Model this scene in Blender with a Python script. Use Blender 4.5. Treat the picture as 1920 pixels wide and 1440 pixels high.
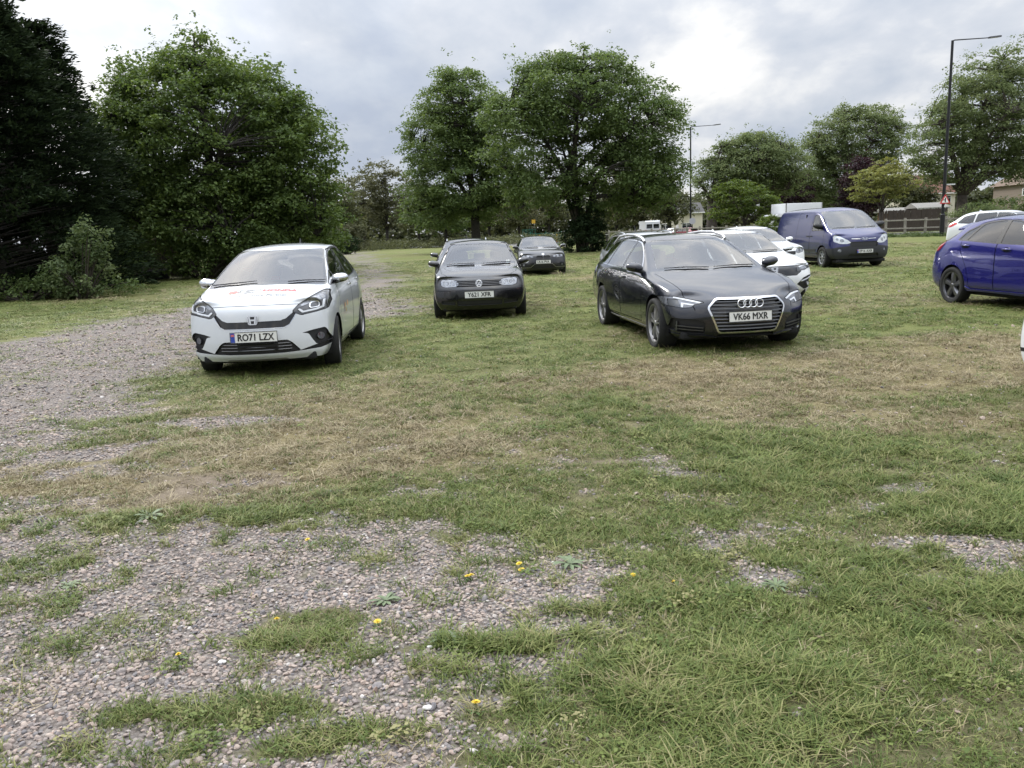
import bpy, bmesh, math, random
import numpy as np
from mathutils import Vector, Matrix
from mathutils.bvhtree import BVHTree
R = math.radians
SC = bpy.context.scene
COL = SC.collection
for _o in list(bpy.data.objects): bpy.data.objects.remove(_o)

# ---------------------------------------------------------------- camera
CAM_H, CAM_F, CAM_PITCH, CAM_ROLL = 1.5, 1500.0, R(10.61), R(-2.4)
cam_data = bpy.data.cameras.new('camera')
cam_data.sensor_width = 36.0; cam_data.lens = CAM_F / 1920 * 36
cam_data.clip_start = 0.05; cam_data.clip_end = 6000
cam = bpy.data.objects.new('camera', cam_data); COL.objects.link(cam)
CAM_M = Matrix.Rotation(math.pi / 2 - CAM_PITCH, 3, 'X') @ Matrix.Rotation(CAM_ROLL, 3, 'Z')
cam.matrix_world = Matrix.Translation((0, 0, CAM_H)) @ CAM_M.to_4x4()
SC.camera = cam

# ---------------------------------------------------------------- sky and sun (broken overcast, sun high on the left and ahead)
SUN_EL, SUN_AZ = R(43), R(-38)            # azimuth from +Y towards +X
world = bpy.data.worlds.new('World'); SC.world = world; world.use_nodes = True
def build_world():
    nt = world.node_tree; N = nt.nodes; L = nt.links; N.clear()
    def n(t, **k):
        x = N.new(t)
        for a, v in k.items(): setattr(x, a, v)
        return x
    def mth(op, a, b=None, c=None, clamp=False):
        x = n('ShaderNodeMath', operation=op, use_clamp=clamp)
        for i, v in enumerate((a, b, c)):
            if v is None: continue
            if isinstance(v, (int, float)): x.inputs[i].default_value = v
            else: L.new(v, x.inputs[i])
        return x.outputs[0]
    out = n('ShaderNodeOutputWorld')
    sky = n('ShaderNodeTexSky', sky_type='NISHITA', sun_disc=False)
    sky.sun_elevation = SUN_EL; sky.sun_rotation = SUN_AZ; sky.dust_density = 2.0
    tc = n('ShaderNodeTexCoord'); sep = n('ShaderNodeSeparateXYZ'); L.new(tc.outputs['Generated'], sep.inputs[0])
    z = mth('MAXIMUM', sep.outputs[2], 0.0)
    zz = mth('ADD', z, 0.34)
    px = mth('DIVIDE', sep.outputs[0], zz); py = mth('DIVIDE', sep.outputs[1], zz)
    cmb = n('ShaderNodeCombineXYZ'); L.new(px, cmb.inputs[0]); L.new(py, cmb.inputs[1])
    mp = n('ShaderNodeMapping'); L.new(cmb.outputs[0], mp.inputs[0]); mp.inputs['Location'].default_value = (3.7, 1.3, 0.0); mp.inputs['Scale'].default_value = (1.9, 1.5, 1)
    def noise(scale, detail, rough, dist, vec=None):
        x = n('ShaderNodeTexNoise'); L.new(vec or mp.outputs[0], x.inputs['Vector'])
        x.inputs['Scale'].default_value = scale; x.inputs['Detail'].default_value = detail
        x.inputs['Roughness'].default_value = rough; x.inputs['Distortion'].default_value = dist
        return x.outputs[0]
    big = noise(0.8, 5, .5, .1); fine = noise(2.5, 8, .55, .12); thin = noise(.45, 4, .5, .2)
    lum = mth('ADD', mth('MULTIPLY', big, .60), mth('MULTIPLY', fine, .40))
    r = n('ShaderNodeValToRGB'); L.new(lum, r.inputs[0])
    e = r.color_ramp.elements; e[0].position = .36; e[0].color = (.47, .53, .65, 1); e[1].position = .63; e[1].color = (1.14, 1.12, 1.09, 1)
    m = e.new(.45); m.color = (.59, .64, .725, 1); m = e.new(.51); m.color = (.69, .725, .79, 1); m = e.new(.565); m.color = (.88, .89, .905, 1)
    # overcast skies are about three times brighter overhead than at the horizon (CIE overcast)
    cie = mth('ADD', mth('MULTIPLY', mth('POWER', z, 3.0), 2.7), mth('ADD', mth('MULTIPLY', z, .20), .56))
    mulc = n('ShaderNodeVectorMath', operation='SCALE'); L.new(r.outputs[0], mulc.inputs[0]); L.new(cie, mulc.inputs['Scale'])
    bgc = n('ShaderNodeBackground'); L.new(mulc.outputs[0], bgc.inputs[0]); bgc.inputs[1].default_value = 1.0
    bgs = n('ShaderNodeBackground'); L.new(sky.outputs[0], bgs.inputs[0]); bgs.inputs[1].default_value = .11
    cov = n('ShaderNodeMapRange'); L.new(thin, cov.inputs[0]); cov.inputs[1].default_value = .28; cov.inputs[2].default_value = .48; cov.inputs[3].default_value = .70; cov.inputs[4].default_value = .97
    mix = n('ShaderNodeMixShader'); L.new(cov.outputs[0], mix.inputs[0]); L.new(bgs.outputs[0], mix.inputs[1]); L.new(bgc.outputs[0], mix.inputs[2])
    L.new(mix.outputs[0], out.inputs[0])
build_world()
sun_data = bpy.data.lights.new('sun', 'SUN'); sun_data.energy = 1.5; sun_data.angle = R(11); sun_data.color = (1.0, .96, .90)
sun = bpy.data.objects.new('sun', sun_data); COL.objects.link(sun)
_d = Vector((math.sin(SUN_AZ) * math.cos(SUN_EL), math.cos(SUN_AZ) * math.cos(SUN_EL), math.sin(SUN_EL)))
sun.rotation_euler = _d.to_track_quat('Z', 'Y').to_euler(); sun.location = (0, 0, 40)
SC.view_settings.view_transform = 'Standard'; SC.view_settings.look = 'None'
SC.view_settings.exposure = 0.78; SC.view_settings.gamma = 1.0; SC.view_settings.use_curve_mapping = False
SC.cycles.max_bounces = 5; SC.cycles.diffuse_bounces = 2; SC.cycles.glossy_bounces = 2
SC.cycles.transmission_bounces = 4; SC.cycles.transparent_max_bounces = 12
SC.cycles.caustics_reflective = False; SC.cycles.caustics_refractive = False
SC.cycles.use_denoising = True
SC.cycles.use_adaptive_sampling = True; SC.cycles.adaptive_threshold = .025

# ---------------------------------------------------------------- helpers
def ray(px, py):
    v = CAM_M @ Vector(((px - 960) / CAM_F, (720 - py) / CAM_F, -1.0))
    return v
def gp(px, py, z=0.0):
    """ground point seen at photo pixel (1920x1440)"""
    v = ray(px, py); t = (z - CAM_H) / v.z
    return Vector((v.x * t, v.y * t, z))
def at(px, py, Y):
    """point at depth Y seen at a photo pixel"""
    v = ray(px, py); t = Y / v.y
    return Vector((v.x * t, Y, CAM_H + v.z * t))
def tag(o, label=None, cat=None, group=None, kind=None):
    if label: o['label'] = label
    if cat: o['category'] = cat
    if group: o['group'] = group
    if kind: o['kind'] = kind
    return o
def empty(name, loc=(0, 0, 0), rz=0.0, parent=None):
    o = bpy.data.objects.new(name, None); COL.objects.link(o); o.location = loc; o.rotation_euler = (0, 0, rz)
    o.empty_display_size = .2
    if parent: o.parent = parent
    return o
def mesh_obj(name, V, F, mats, parent=None, smooth=True, mi=None, normals=None):
    me = bpy.data.meshes.new(name)
    me.from_pydata([tuple(v) for v in V], [], [tuple(f) for f in F])
    return link_mesh(name, me, mats, parent, smooth, mi, normals)
def link_mesh(name, me, mats, parent=None, smooth=True, mi=None, normals=None):
    if not isinstance(mats, (list, tuple)): mats = [mats]
    for m in mats: me.materials.append(m)
    if len(me.polygons):
        me.polygons.foreach_set('use_smooth', [smooth] * len(me.polygons))
        if mi is not None: me.polygons.foreach_set('material_index', mi)
    me.update()
    if normals is not None: me.normals_split_custom_set_from_vertices([tuple(v) for v in normals])
    o = bpy.data.objects.new(name, me); COL.objects.link(o)
    if parent: o.parent = parent
    return o
def fast_mesh(name, V, F, k):
    """numpy mesh with all faces of k corners"""
    me = bpy.data.meshes.new(name)
    V = np.asarray(V, np.float32); F = np.asarray(F, np.int32)
    me.vertices.add(len(V)); me.vertices.foreach_set('co', V.ravel())
    me.loops.add(F.size); me.loops.foreach_set('vertex_index', F.ravel())
    me.polygons.add(len(F)); me.polygons.foreach_set('loop_start', np.arange(0, F.size, k, dtype=np.int32))
    me.update(calc_edges=True)
    return me
def copy_tree(o, parent=None):
    c = o.copy(); COL.objects.link(c); c.parent = parent
    for ch in o.children: copy_tree(ch, c)
    return c
class MB:
    """collects simple solids into one mesh"""
    def __init__(s): s.V = []; s.F = []
    def add(s, V, F):
        b = len(s.V); s.V += [tuple(v) for v in V]; s.F += [tuple(i + b for i in f) for f in F]; return s
    def box(s, c, d, rz=0, M=None):
        x, y, z = d[0] / 2, d[1] / 2, d[2] / 2
        P = [Vector((i * x, j * y, k * z)) for i in (-1, 1) for j in (-1, 1) for k in (-1, 1)]
        if M is None: M = Matrix.Rotation(rz, 3, 'Z')
        P = [M @ p + Vector(c) for p in P]
        return s.add(P, [(0, 1, 3, 2), (4, 6, 7, 5), (0, 4, 5, 1), (2, 3, 7, 6), (0, 2, 6, 4), (1, 5, 7, 3)])
    def rbox(s, c, d, b=.01, rz=0, M=None):
        """box with chamfered edges"""
        bm = bmesh.new(); bmesh.ops.create_cube(bm, size=1.0, matrix=Matrix.Diagonal((*d, 1)))
        bmesh.ops.bevel(bm, geom=bm.edges[:], offset=min(b, min(d) * .45), segments=2, affect='EDGES', profile=.5)
        if M is None: M = Matrix.Rotation(rz, 3, 'Z')
        bm.verts.index_update()
        V = [M @ v.co + Vector(c) for v in bm.verts]; F = [[v.index for v in f.verts] for f in bm.faces]
        bm.free(); return s.add(V, F)
    def tube(s, pts, rad, n=8, cap=True):
        pts = [Vector(p) for p in pts]
        if not hasattr(rad, '__len__'): rad = [rad] * len(pts)
        V = []; F = []; up = Vector((0, 0, 1)); prev = None
        for i, p in enumerate(pts):
            t = (pts[min(i + 1, len(pts) - 1)] - pts[max(i - 1, 0)]).normalized()
            if prev is None:
                a = t.cross(up)
                if a.length < 1e-3: a = t.cross(Vector((1, 0, 0)))
            else: a = prev - t * prev.dot(t)
            a.normalize(); prev = a; b = t.cross(a)
            for k in range(n):
                q = 2 * math.pi * k / n
                V.append(p + (a * math.cos(q) + b * math.sin(q)) * rad[i])
        for i in range(len(pts) - 1):
            for k in range(n):
                k2 = (k + 1) % n
                F.append((i * n + k, i * n + k2, (i + 1) * n + k2, (i + 1) * n + k))
        if cap: F.append(tuple(reversed(range(n)))); F.append(tuple(range((len(pts) - 1) * n, len(pts) * n)))
        return s.add(V, F)
    def lathe(s, prof, n=32, M=None, closed=False):
        """revolve (r, h) profile about local y axis"""
        V = []; F = []; m = len(prof)
        for k in range(n):
            q = 2 * math.pi * k / n
            for r_, h in prof:
                p = Vector((r_ * math.cos(q), h, r_ * math.sin(q))); V.append(M @ p if M else p)
        for k in range(n):
            k2 = (k + 1) % n
            for i in range(m if closed else m - 1):
                j = (i + 1) % m
                F.append((k * m + i, k * m + j, k2 * m + j, k2 * m + i))
        return s.add(V, F)
    def prism(s, poly, z0, z1, M=None):
        n = len(poly)
        V = [Vector((p[0], p[1], z0)) for p in poly] + [Vector((p[0], p[1], z1)) for p in poly]
        if M: V = [M @ v for v in V]
        F = [tuple(reversed(range(n))), tuple(range(n, 2 * n))] + [(i, (i + 1) % n, n + (i + 1) % n, n + i) for i in range(n)]
        return s.add(V, F)
    def build(s, name, mats, parent=None, smooth=False, auto=None):
        o = mesh_obj(name, s.V, s.F, mats, parent, smooth)
        if auto is not None: o.data.set_sharp_from_angle(angle=R(auto))
        return o

# ---------------------------------------------------------------- materials
def mat(name, col, rough=.6, metal=0.0, coat=0.0, coat_rough=.04, spec=.5, var=0.0, var_scale=6.0, bump=0.0, bump_scale=40.0, rvar=0.0, emit=None):
    m = bpy.data.materials.new(name); m.use_nodes = True; nt = m.node_tree; N = nt.nodes; L = nt.links
    b = N['Principled BSDF']
    b.inputs['Base Color'].default_value = (*col, 1); b.inputs['Roughness'].default_value = rough
    b.inputs['Metallic'].default_value = metal; b.inputs['Coat Weight'].default_value = coat
    b.inputs['Coat Roughness'].default_value = coat_rough; b.inputs['Specular IOR Level'].default_value = spec
    if emit: b.inputs['Emission Color'].default_value = (*emit[0], 1); b.inputs['Emission Strength'].default_value = emit[1]
    if var or bump or rvar:
        tc = N.new('ShaderNodeTexCoord')
        nz = N.new('ShaderNodeTexNoise'); nz.inputs['Scale'].default_value = var_scale; nz.inputs['Detail'].default_value = 8; nz.inputs['Roughness'].default_value = .6
        L.new(tc.outputs['Object'], nz.inputs['Vector'])
        if var:
            mr = N.new('ShaderNodeMapRange'); L.new(nz.outputs[0], mr.inputs[0]); mr.inputs[1].default_value = .3; mr.inputs[2].default_value = .7
            mr.inputs[3].default_value = 1 - var; mr.inputs[4].default_value = 1 + var
            vm = N.new('ShaderNodeVectorMath'); vm.operation = 'SCALE'; vm.inputs[0].default_value = col; L.new(mr.outputs[0], vm.inputs['Scale'])
            L.new(vm.outputs[0], b.inputs['Base Color'])
        if rvar:
            mr = N.new('ShaderNodeMapRange'); L.new(nz.outputs[0], mr.inputs[0]); mr.inputs[1].default_value = .3; mr.inputs[2].default_value = .7
            mr.inputs[3].default_value = max(0.02, rough - rvar); mr.inputs[4].default_value = rough + rvar; L.new(mr.outputs[0], b.inputs['Roughness'])
        if bump:
            n2 = N.new('ShaderNodeTexNoise'); n2.inputs['Scale'].default_value = bump_scale; n2.inputs['Detail'].default_value = 6; L.new(tc.outputs['Object'], n2.inputs['Vector'])
            bp = N.new('ShaderNodeBump'); bp.inputs['Strength'].default_value = bump; bp.inputs['Distance'].default_value = .02
            L.new(n2.outputs[0], bp.inputs['Height']); L.new(bp.outputs[0], b.inputs['Normal'])
    return m
def paint(name, col, metal=0.0, rough=.35, dust=.012):
    """clear-coated car paint with a thin uneven film of road dust low down on the panels"""
    m = mat(name, col, rough, metal, coat=1.0, coat_rough=.03)
    nt = m.node_tree; N = nt.nodes; L = nt.links; b = N['Principled BSDF']
    tc = N.new('ShaderNodeTexCoord'); sp = N.new('ShaderNodeSeparateXYZ'); L.new(tc.outputs['Object'], sp.inputs[0])
    nz = N.new('ShaderNodeTexNoise'); nz.inputs['Scale'].default_value = 5; nz.inputs['Detail'].default_value = 9; L.new(tc.outputs['Object'], nz.inputs['Vector'])
    mr = N.new('ShaderNodeMapRange'); L.new(sp.outputs[2], mr.inputs[0]); mr.inputs[1].default_value = .75; mr.inputs[2].default_value = .15; mr.inputs[3].default_value = dust; mr.inputs[4].default_value = dust * 5
    mu = N.new('ShaderNodeMath'); mu.operation = 'MULTIPLY'; L.new(mr.outputs[0], mu.inputs[0]); L.new(nz.outputs[0], mu.inputs[1])
    mx = N.new('ShaderNodeMix'); mx.data_type = 'RGBA'; L.new(mu.outputs[0], mx.inputs[0]); mx.inputs[6].default_value = (*col, 1); mx.inputs[7].default_value = (.22, .20, .17, 1)
    L.new(mx.outputs[2], b.inputs['Base Color'])
    m2 = N.new('ShaderNodeMath'); m2.operation = 'MULTIPLY_ADD'; L.new(mu.outputs[0], m2.inputs[0]); m2.inputs[1].default_value = .5; m2.inputs[2].default_value = .02; L.new(m2.outputs[0], b.inputs['Coat Roughness'])
    return m
def glass_mat(name, tint, ior=1.52, rough=0.0, boost=0.0):
    m = bpy.data.materials.new(name); m.use_nodes = True; nt = m.node_tree; N = nt.nodes; L = nt.links; N.clear()
    o = N.new('ShaderNodeOutputMaterial'); mx = N.new('ShaderNodeMixShader'); fr = N.new('ShaderNodeFresnel'); fr.inputs[0].default_value = ior
    t = N.new('ShaderNodeBsdfTransparent'); t.inputs[0].default_value = (*tint, 1); g = N.new('ShaderNodeBsdfGlossy'); g.inputs['Roughness'].default_value = rough
    g.inputs[0].default_value = (1, 1, 1, 1)
    ad = N.new('ShaderNodeMath'); ad.operation = 'MULTIPLY_ADD'; ad.use_clamp = True; L.new(fr.outputs[0], ad.inputs[0]); ad.inputs[1].default_value = 1.75; ad.inputs[2].default_value = boost
    L.new(ad.outputs[0], mx.inputs[0]); L.new(t.outputs[0], mx.inputs[1]); L.new(g.outputs[0], mx.inputs[2]); L.new(mx.outputs[0], o.inputs[0])
    return m

# ================================================================ ground
rng = np.random.default_rng(7)
def _hash(ix, iy, seed):
    h = (ix * 374761393 + iy * 668265263 + seed * 974711) & 0x7fffffff
    h = ((h ^ (h >> 13)) * 1274126177) & 0x7fffffff
    return ((h ^ (h >> 16)) & 0xffff) / 65535.0
def vnoise(x, y, seed=0):
    ix = np.floor(x).astype(np.int64); iy = np.floor(y).astype(np.int64); fx = x - ix; fy = y - iy
    u = fx * fx * (3 - 2 * fx); v = fy * fy * (3 - 2 * fy)
    a = _hash(ix, iy, seed); b = _hash(ix + 1, iy, seed); c = _hash(ix, iy + 1, seed); d = _hash(ix + 1, iy + 1, seed)
    return (a + (b - a) * u) * (1 - v) + (c + (d - c) * u) * v
def fbm(x, y, seed=0, oct=4, gain=.5):
    s = 0; a = 1; t = 0
    for o in range(oct): s = s + a * vnoise(x * 2 ** o, y * 2 ** o, seed + o * 17); t += a; a *= gain
    return s / t
def sdist(poly, x, y):
    """signed distance (inside > 0) to a polygon, numpy"""
    d = np.full(x.shape, 1e9); ins = np.zeros(x.shape, bool); n = len(poly)
    for i in range(n):
        ax, ay = poly[i - 1]; bx, by = poly[i]; ex, ey = bx - ax, by - ay
        t = np.clip(((x - ax) * ex + (y - ay) * ey) / (ex * ex + ey * ey + 1e-12), 0, 1)
        d = np.minimum(d, np.hypot(x - ax - t * ex, y - ay - t * ey))
        if ay != by:
            c = ((ay > y) != (by > y)) & (x < (bx - ax) * (y - ay) / (by - ay) + ax); ins ^= c
    return np.where(ins, d, -d)
def gpoly(px): return [tuple(gp(a, b)[:2]) for a, b in px]
G_TRACK = gpoly([(-500, 770), (-300, 690), (-60, 652), (150, 612), (330, 578), (520, 562), (610, 545), (655, 520), (668, 500), (652, 484), (640, 475), (668, 471), (690, 480), (725, 498), (742, 520), (728, 548), (790, 578), (786, 592), (700, 602), (600, 640), (420, 668), (365, 690), (300, 716), (190, 780), (90, 830), (-20, 850), (-200, 930), (-600, 1100)])
G_NEAR = gpoly([(-500, 1010), (-100, 985), (120, 985), (330, 975), (500, 955), (660, 960), (860, 975), (1050, 990), (1210, 1015), (1220, 1080), (1190, 1130), (1190, 1220), (1160, 1320), (1090, 1400), (1060, 1600), (600, 1900), (-300, 1900), (-900, 1500)])
G_SPOTS = [(gp(x, y), a, b, w) for x, y, a, b, w in ((1440, 1085, .28, .22, .8), (1905, 1045, .35, .25, .9), (1260, 890, .5, .35, .5), (1385, 1000, .35, .2, .45), (1690, 1010, .4, .16, .5), (340, 790, .8, .28, .55), (450, 790, .6, .2, .5), (120, 850, 1.0, .5, .55), (250, 880, .7, .3, .35), (960, 880, .5, .2, .35), (60, 945, .8, .35, .5), (950, 1270, .3, .15, .8), (1100, 1260, .16, .2, .9), (900, 1390, .25, .10, .8), (310, 1400, .3, .2, .7), (1500, 960, .4, .2, .3), (1780, 940, .4, .2, .35), (770, 930, .6, .3, .35), (1300, 1430, .25, .06, .6), (1560, 1390, .2, .06, .5), (20, 1400, .4, .3, .8), (640, 1120, .2, .2, .6))]
G_LUSH = [(gp(x, y), a, b, w) for x, y, a, b, w in ((540, 1190, .26, .18, 1.0), (640, 1150, .2, .10, .6), (800, 1215, .26, .05, .62), (960, 1215, .2, .05, .6), (420, 1330, .42, .09, .9), (850, 1300, .2, .05, .5), (930, 1340, .12, .05, .4), (660, 1370, .26, .05, .6), (500, 1400, .26, .05, .6), (720, 950, .22, .18, .9), (540, 985, .18, .1, .8), (1040, 990, .15, .12, .8), (250, 1330, .16, .08, .6), (150, 1400, .2, .06, .6), (250, 1215, .10, .06, .6), (120, 1220, .12, .06, .5), (900, 1420, .26, .04, .45), (1090, 1430, .2, .06, .6), (1600, 1250, 1.0, .6, .9), (1400, 1350, .9, .3, .7), (620, 1090, .2, .06, .5), (870, 1060, .12, .05, .4), (330, 1110, .1, .05, .4), (440, 1060, .12, .06, .4))]
G_DRY = [(gp(x, y), a, b, w) for x, y, a, b, w in ((560, 760, 1.4, 1.2, .8), (760, 800, 1.3, 1.0, .65), (650, 860, 1.0, .7, .7), (300, 870, 1.6, .7, .9), (60, 900, 1.3, .5, .8), (1250, 680, 1.4, .8, .6), (1500, 700, 2.0, 1.0, .95), (1750, 690, 2.2, 1.1, 1.0), (1880, 640, 2.2, 1.3, 1.0), (1350, 760, 1.2, .6, .6), (1650, 780, 1.2, .4, .6), (1830, 800, .9, .3, .7), (1000, 720, 1.2, .8, .4), (240, 700, 1.0, .9, .5), (1090, 520, 3.0, 3.0, .9), (1240, 520, 3.0, 2.0, .6), (1680, 485, 3.0, 2.0, .7), (330, 940, .8, .25, .7), (1000, 850, .8, .5, .35), (700, 700, .9, .8, .5), (120, 585, 7.0, 5.0, -1.3), (850, 540, 5.0, 6.0, -.5), (1620, 560, 4.0, 3.5, -.6), (1050, 640, 2.0, 2.0, -.4), (1500, 950, 2.2, .9, -.5))]
G_BARE = [(gp(x, y), a, b, w) for x, y, a, b, w in ((330, 900, .9, .4, .42), (250, 940, .6, .2, .5), (1180, 860, .45, .12, .8), (1560, 790, .6, .2, .5), (1790, 830, .7, .12, .7), (720, 530, 1.2, 3.0, .6), (1330, 790, .6, .15, .4), (1300, 770, .5, .2, .4), (420, 900, .5, .25, .6))]
def blobs(L, x, y):
    s = np.zeros_like(x)
    for c, a, b, w in L: s = s + w * np.exp(-(((x - c.x) / a) ** 2 + ((y - c.y) / b) ** 2))
    return s
def sstep(a, b, x): t = np.clip((x - a) / (b - a), 0, 1); return t * t * (3 - 2 * t)
def fields(x, y):
    """gravel, dry and bare-earth cover (0..1) at ground points"""
    r = np.hypot(x, y); n1 = fbm(x * 1.1, y * 1.1, 3, 5, .55); n2 = fbm(x * 3.2, y * 3.2, 11, 4, .6); n3 = fbm(x * .35, y * .35, 23, 4); n4 = fbm(x * 9, y * 9, 31, 3, .6)
    tr = sstep(-.16, .22, sdist(G_TRACK, x, y) / (1 + .09 * r) + (n1 - .5) * .9 + (n2 - .5) * .6 + (n4 - .5) * .5)
    ne = sstep(-.10, .20, np.minimum(sdist(G_NEAR, x, y), .34) + .0 + (n1 - .5) * .6 + (n2 - .5) * .7 + (n4 - .5) * .75)
    sp = sstep(.26, .62, blobs(G_SPOTS, x, y) + (n2 - .5) * .9 + (n1 - .5) * .3 + (n4 - .5) * .6)
    lush = sstep(.36, .80, blobs(G_LUSH, x, y) + (n2 - .5) * .8 + (n4 - .5) * .8)
    near_r = np.exp(-(np.maximum(0, r - 4.5) / 2.0) ** 2)
    thin = sstep(.55, .68, n2 * .5 + n1 * .25 + n4 * .25) * near_r * .85
    g = np.clip(np.maximum(np.maximum(tr, np.maximum(ne, sp) * (1 - lush)), thin * (1 - lush)), 0, 1)
    dry = np.clip(blobs(G_DRY, x, y), 0, 1.1) + (n1 - .5) * .8 + (n2 - .5) * .5
    dry = np.clip(.92 * sstep(.12, 1.15, dry + (n4 - .5) * .5) + .36 * sstep(.48, .66, n3) * sstep(6, 10, r) * np.clip(1 + dry, 0, 1), 0, 1) * (1 - g * .4)
    bare = sstep(.40, .75, blobs(G_BARE, x, y) + (n2 - .5) * .7)
    return g, dry, bare
def make_ground():
    ys = [-6, -3, -1, 0, .6, 1.1]; y = 1.3
    while y < 2500: ys.append(y); y += max(.028, y * .0085) if y < 60 else y * .03
    us = np.linspace(-1, 1, 301); us = np.sign(us) * np.abs(us) ** 1.15
    Y, U = np.meshgrid(np.array(ys), us, indexing='ij'); X = U * (7 + 1.05 * np.maximum(Y, 0)) 
    g, dry, bare = fields(X, Y); r = np.hypot(X, Y)
    Z = ((fbm(X * .7, Y * .7, 5, 3) - .5) * .05 + (fbm(X * 5, Y * 5, 9, 2) - .5) * .012) * np.exp(-(r / 14) ** 2) - .012
    n, m = X.shape; V = np.stack([X, Y, Z], -1).reshape(-1, 3)
    i = np.arange(n * m).reshape(n, m); F = np.stack([i[:-1, :-1], i[:-1, 1:], i[1:, 1:], i[1:, :-1]], -1).reshape(-1, 4)
    me = fast_mesh('ground', V, F, 4)
    for nm, v in (('gravel', g), ('dry', dry), ('bare', bare)):
        a = me.attributes.new(nm, 'FLOAT', 'POINT'); a.data.foreach_set('value', v.ravel().astype(np.float32))
    return link_mesh('ground', me, ground_mat())
def ground_mat():
    m = bpy.data.materials.new('meadow_ground'); m.use_nodes = True; nt = m.node_tree; N = nt.nodes; L = nt.links; b = N['Principled BSDF']
    tc = N.new('ShaderNodeTexCoord'); b.inputs['Roughness'].default_value = .95; b.inputs['Specular IOR Level'].default_value = .12
    def noise(s, d=6, r=.6, vec=None):
        x = N.new('ShaderNodeTexNoise'); x.inputs['Scale'].default_value = s; x.inputs['Detail'].default_value = d; x.inputs['Roughness'].default_value = r; L.new(vec or tc.outputs['Object'], x.inputs['Vector']); return x
    def ramp(f, *st):
        x = N.new('ShaderNodeValToRGB'); L.new(f, x.inputs[0]); e = x.color_ramp.elements
        e[0].position, e[0].color = st[0][0], (*st[0][1], 1); e[1].position, e[1].color = st[-1][0], (*st[-1][1], 1)
        for p, c in st[1:-1]: q = e.new(p); q.color = (*c, 1)
        return x.outputs[0]
    def mix(f, a, c):
        x = N.new('ShaderNodeMix'); x.data_type = 'RGBA'; L.new(f, x.inputs[0]); L.new(a, x.inputs[6]); L.new(c, x.inputs[7]); return x.outputs[2]
    def att(n):
        x = N.new('ShaderNodeAttribute'); x.attribute_name = n; return x.outputs['Fac']
    big = noise(.35, 8, .62); mid = noise(2.6, 8, .7); fine = noise(26, 6, .75)
    # streaky tufts: noise stretched is avoided; two scales multiplied give mottled turf
    g1 = ramp(mid.outputs[0], (.30, (.060, .080, .022)), (.48, (.112, .130, .042)), (.70, (.182, .188, .070)))
    g2 = ramp(fine.outputs[0], (.30, (.066, .086, .026)), (.52, (.126, .142, .048)), (.72, (.222, .224, .096)))
    green = mix(noise(9, 4).outputs[0], g1, g2)
    d1 = ramp(fine.outputs[0], (.28, (.090, .074, .038)), (.50, (.180, .150, .080)), (.74, (.33, .275, .165)))
    soil = ramp(mid.outputs[0], (.3, (.120, .096, .070)), (.7, (.225, .185, .140)))
    vo = N.new('ShaderNodeTexVoronoi'); vo.inputs['Scale'].default_value = 52; L.new(tc.outputs['Object'], vo.inputs['Vector'])
    sepc = N.new('ShaderNodeSeparateColor'); L.new(vo.outputs['Color'], sepc.inputs[0])
    stone = ramp(sepc.outputs[0], (0.0, (.16, .145, .138)), (.35, (.23, .205, .19)), (.7, (.30, .265, .24)), (1.0, (.37, .335, .305)))
    dd = ramp(vo.outputs['Distance'], (.1, (1, 1, 1)), (.75, (.35, .33, .31)))
    mu = N.new('ShaderNodeMix'); mu.data_type = 'RGBA'; mu.blend_type = 'MULTIPLY'; mu.inputs[0].default_value = .8; L.new(stone, mu.inputs[6]); L.new(dd, mu.inputs[7])
    
    gm = N.new('ShaderNodeNewGeometry'); ln = N.new('ShaderNodeVectorMath'); ln.operation = 'LENGTH'; L.new(gm.outputs['Position'], ln.inputs[0])
    th = N.new('ShaderNodeMapRange'); L.new(ln.outputs['Value'], th.inputs[0]); th.inputs[1].default_value = 6.0; th.inputs[2].default_value = 13.0; th.inputs[3].default_value = .72; th.inputs[4].default_value = .0
    # between the modelled blades the earth and thatch show; farther off the turf colour stands for the blades
    green = mix(th.outputs[0], green, ramp(fine.outputs[0], (.3, (.072, .062, .036)), (.5, (.115, .100, .060)), (.72, (.185, .16, .105))))
    c = mix(att('dry'), green, d1); c = mix(att('bare'), c, soil); c = mix(att('gravel'), c, mu.outputs[2]); L.new(c, b.inputs['Base Color'])
    bp = N.new('ShaderNodeBump'); bp.inputs['Strength'].default_value = .7; bp.inputs['Distance'].default_value = .03
    ad = N.new('ShaderNodeMath'); ad.operation = 'ADD'; L.new(fine.outputs[0], ad.inputs[0]); L.new(mid.outputs[0], ad.inputs[1]); L.new(ad.outputs[0], bp.inputs['Height']); L.new(bp.outputs[0], b.inputs['Normal'])
    return m
GROUND = make_ground(); tag(GROUND, kind='structure')
def ground_z(x, y):
    r = np.hypot(x, y); return ((fbm(x * .7, y * .7, 5, 3) - .5) * .05 + (fbm(x * 5, y * 5, 9, 2) - .5) * .012) * np.exp(-(r / 14) ** 2) - .012
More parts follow.
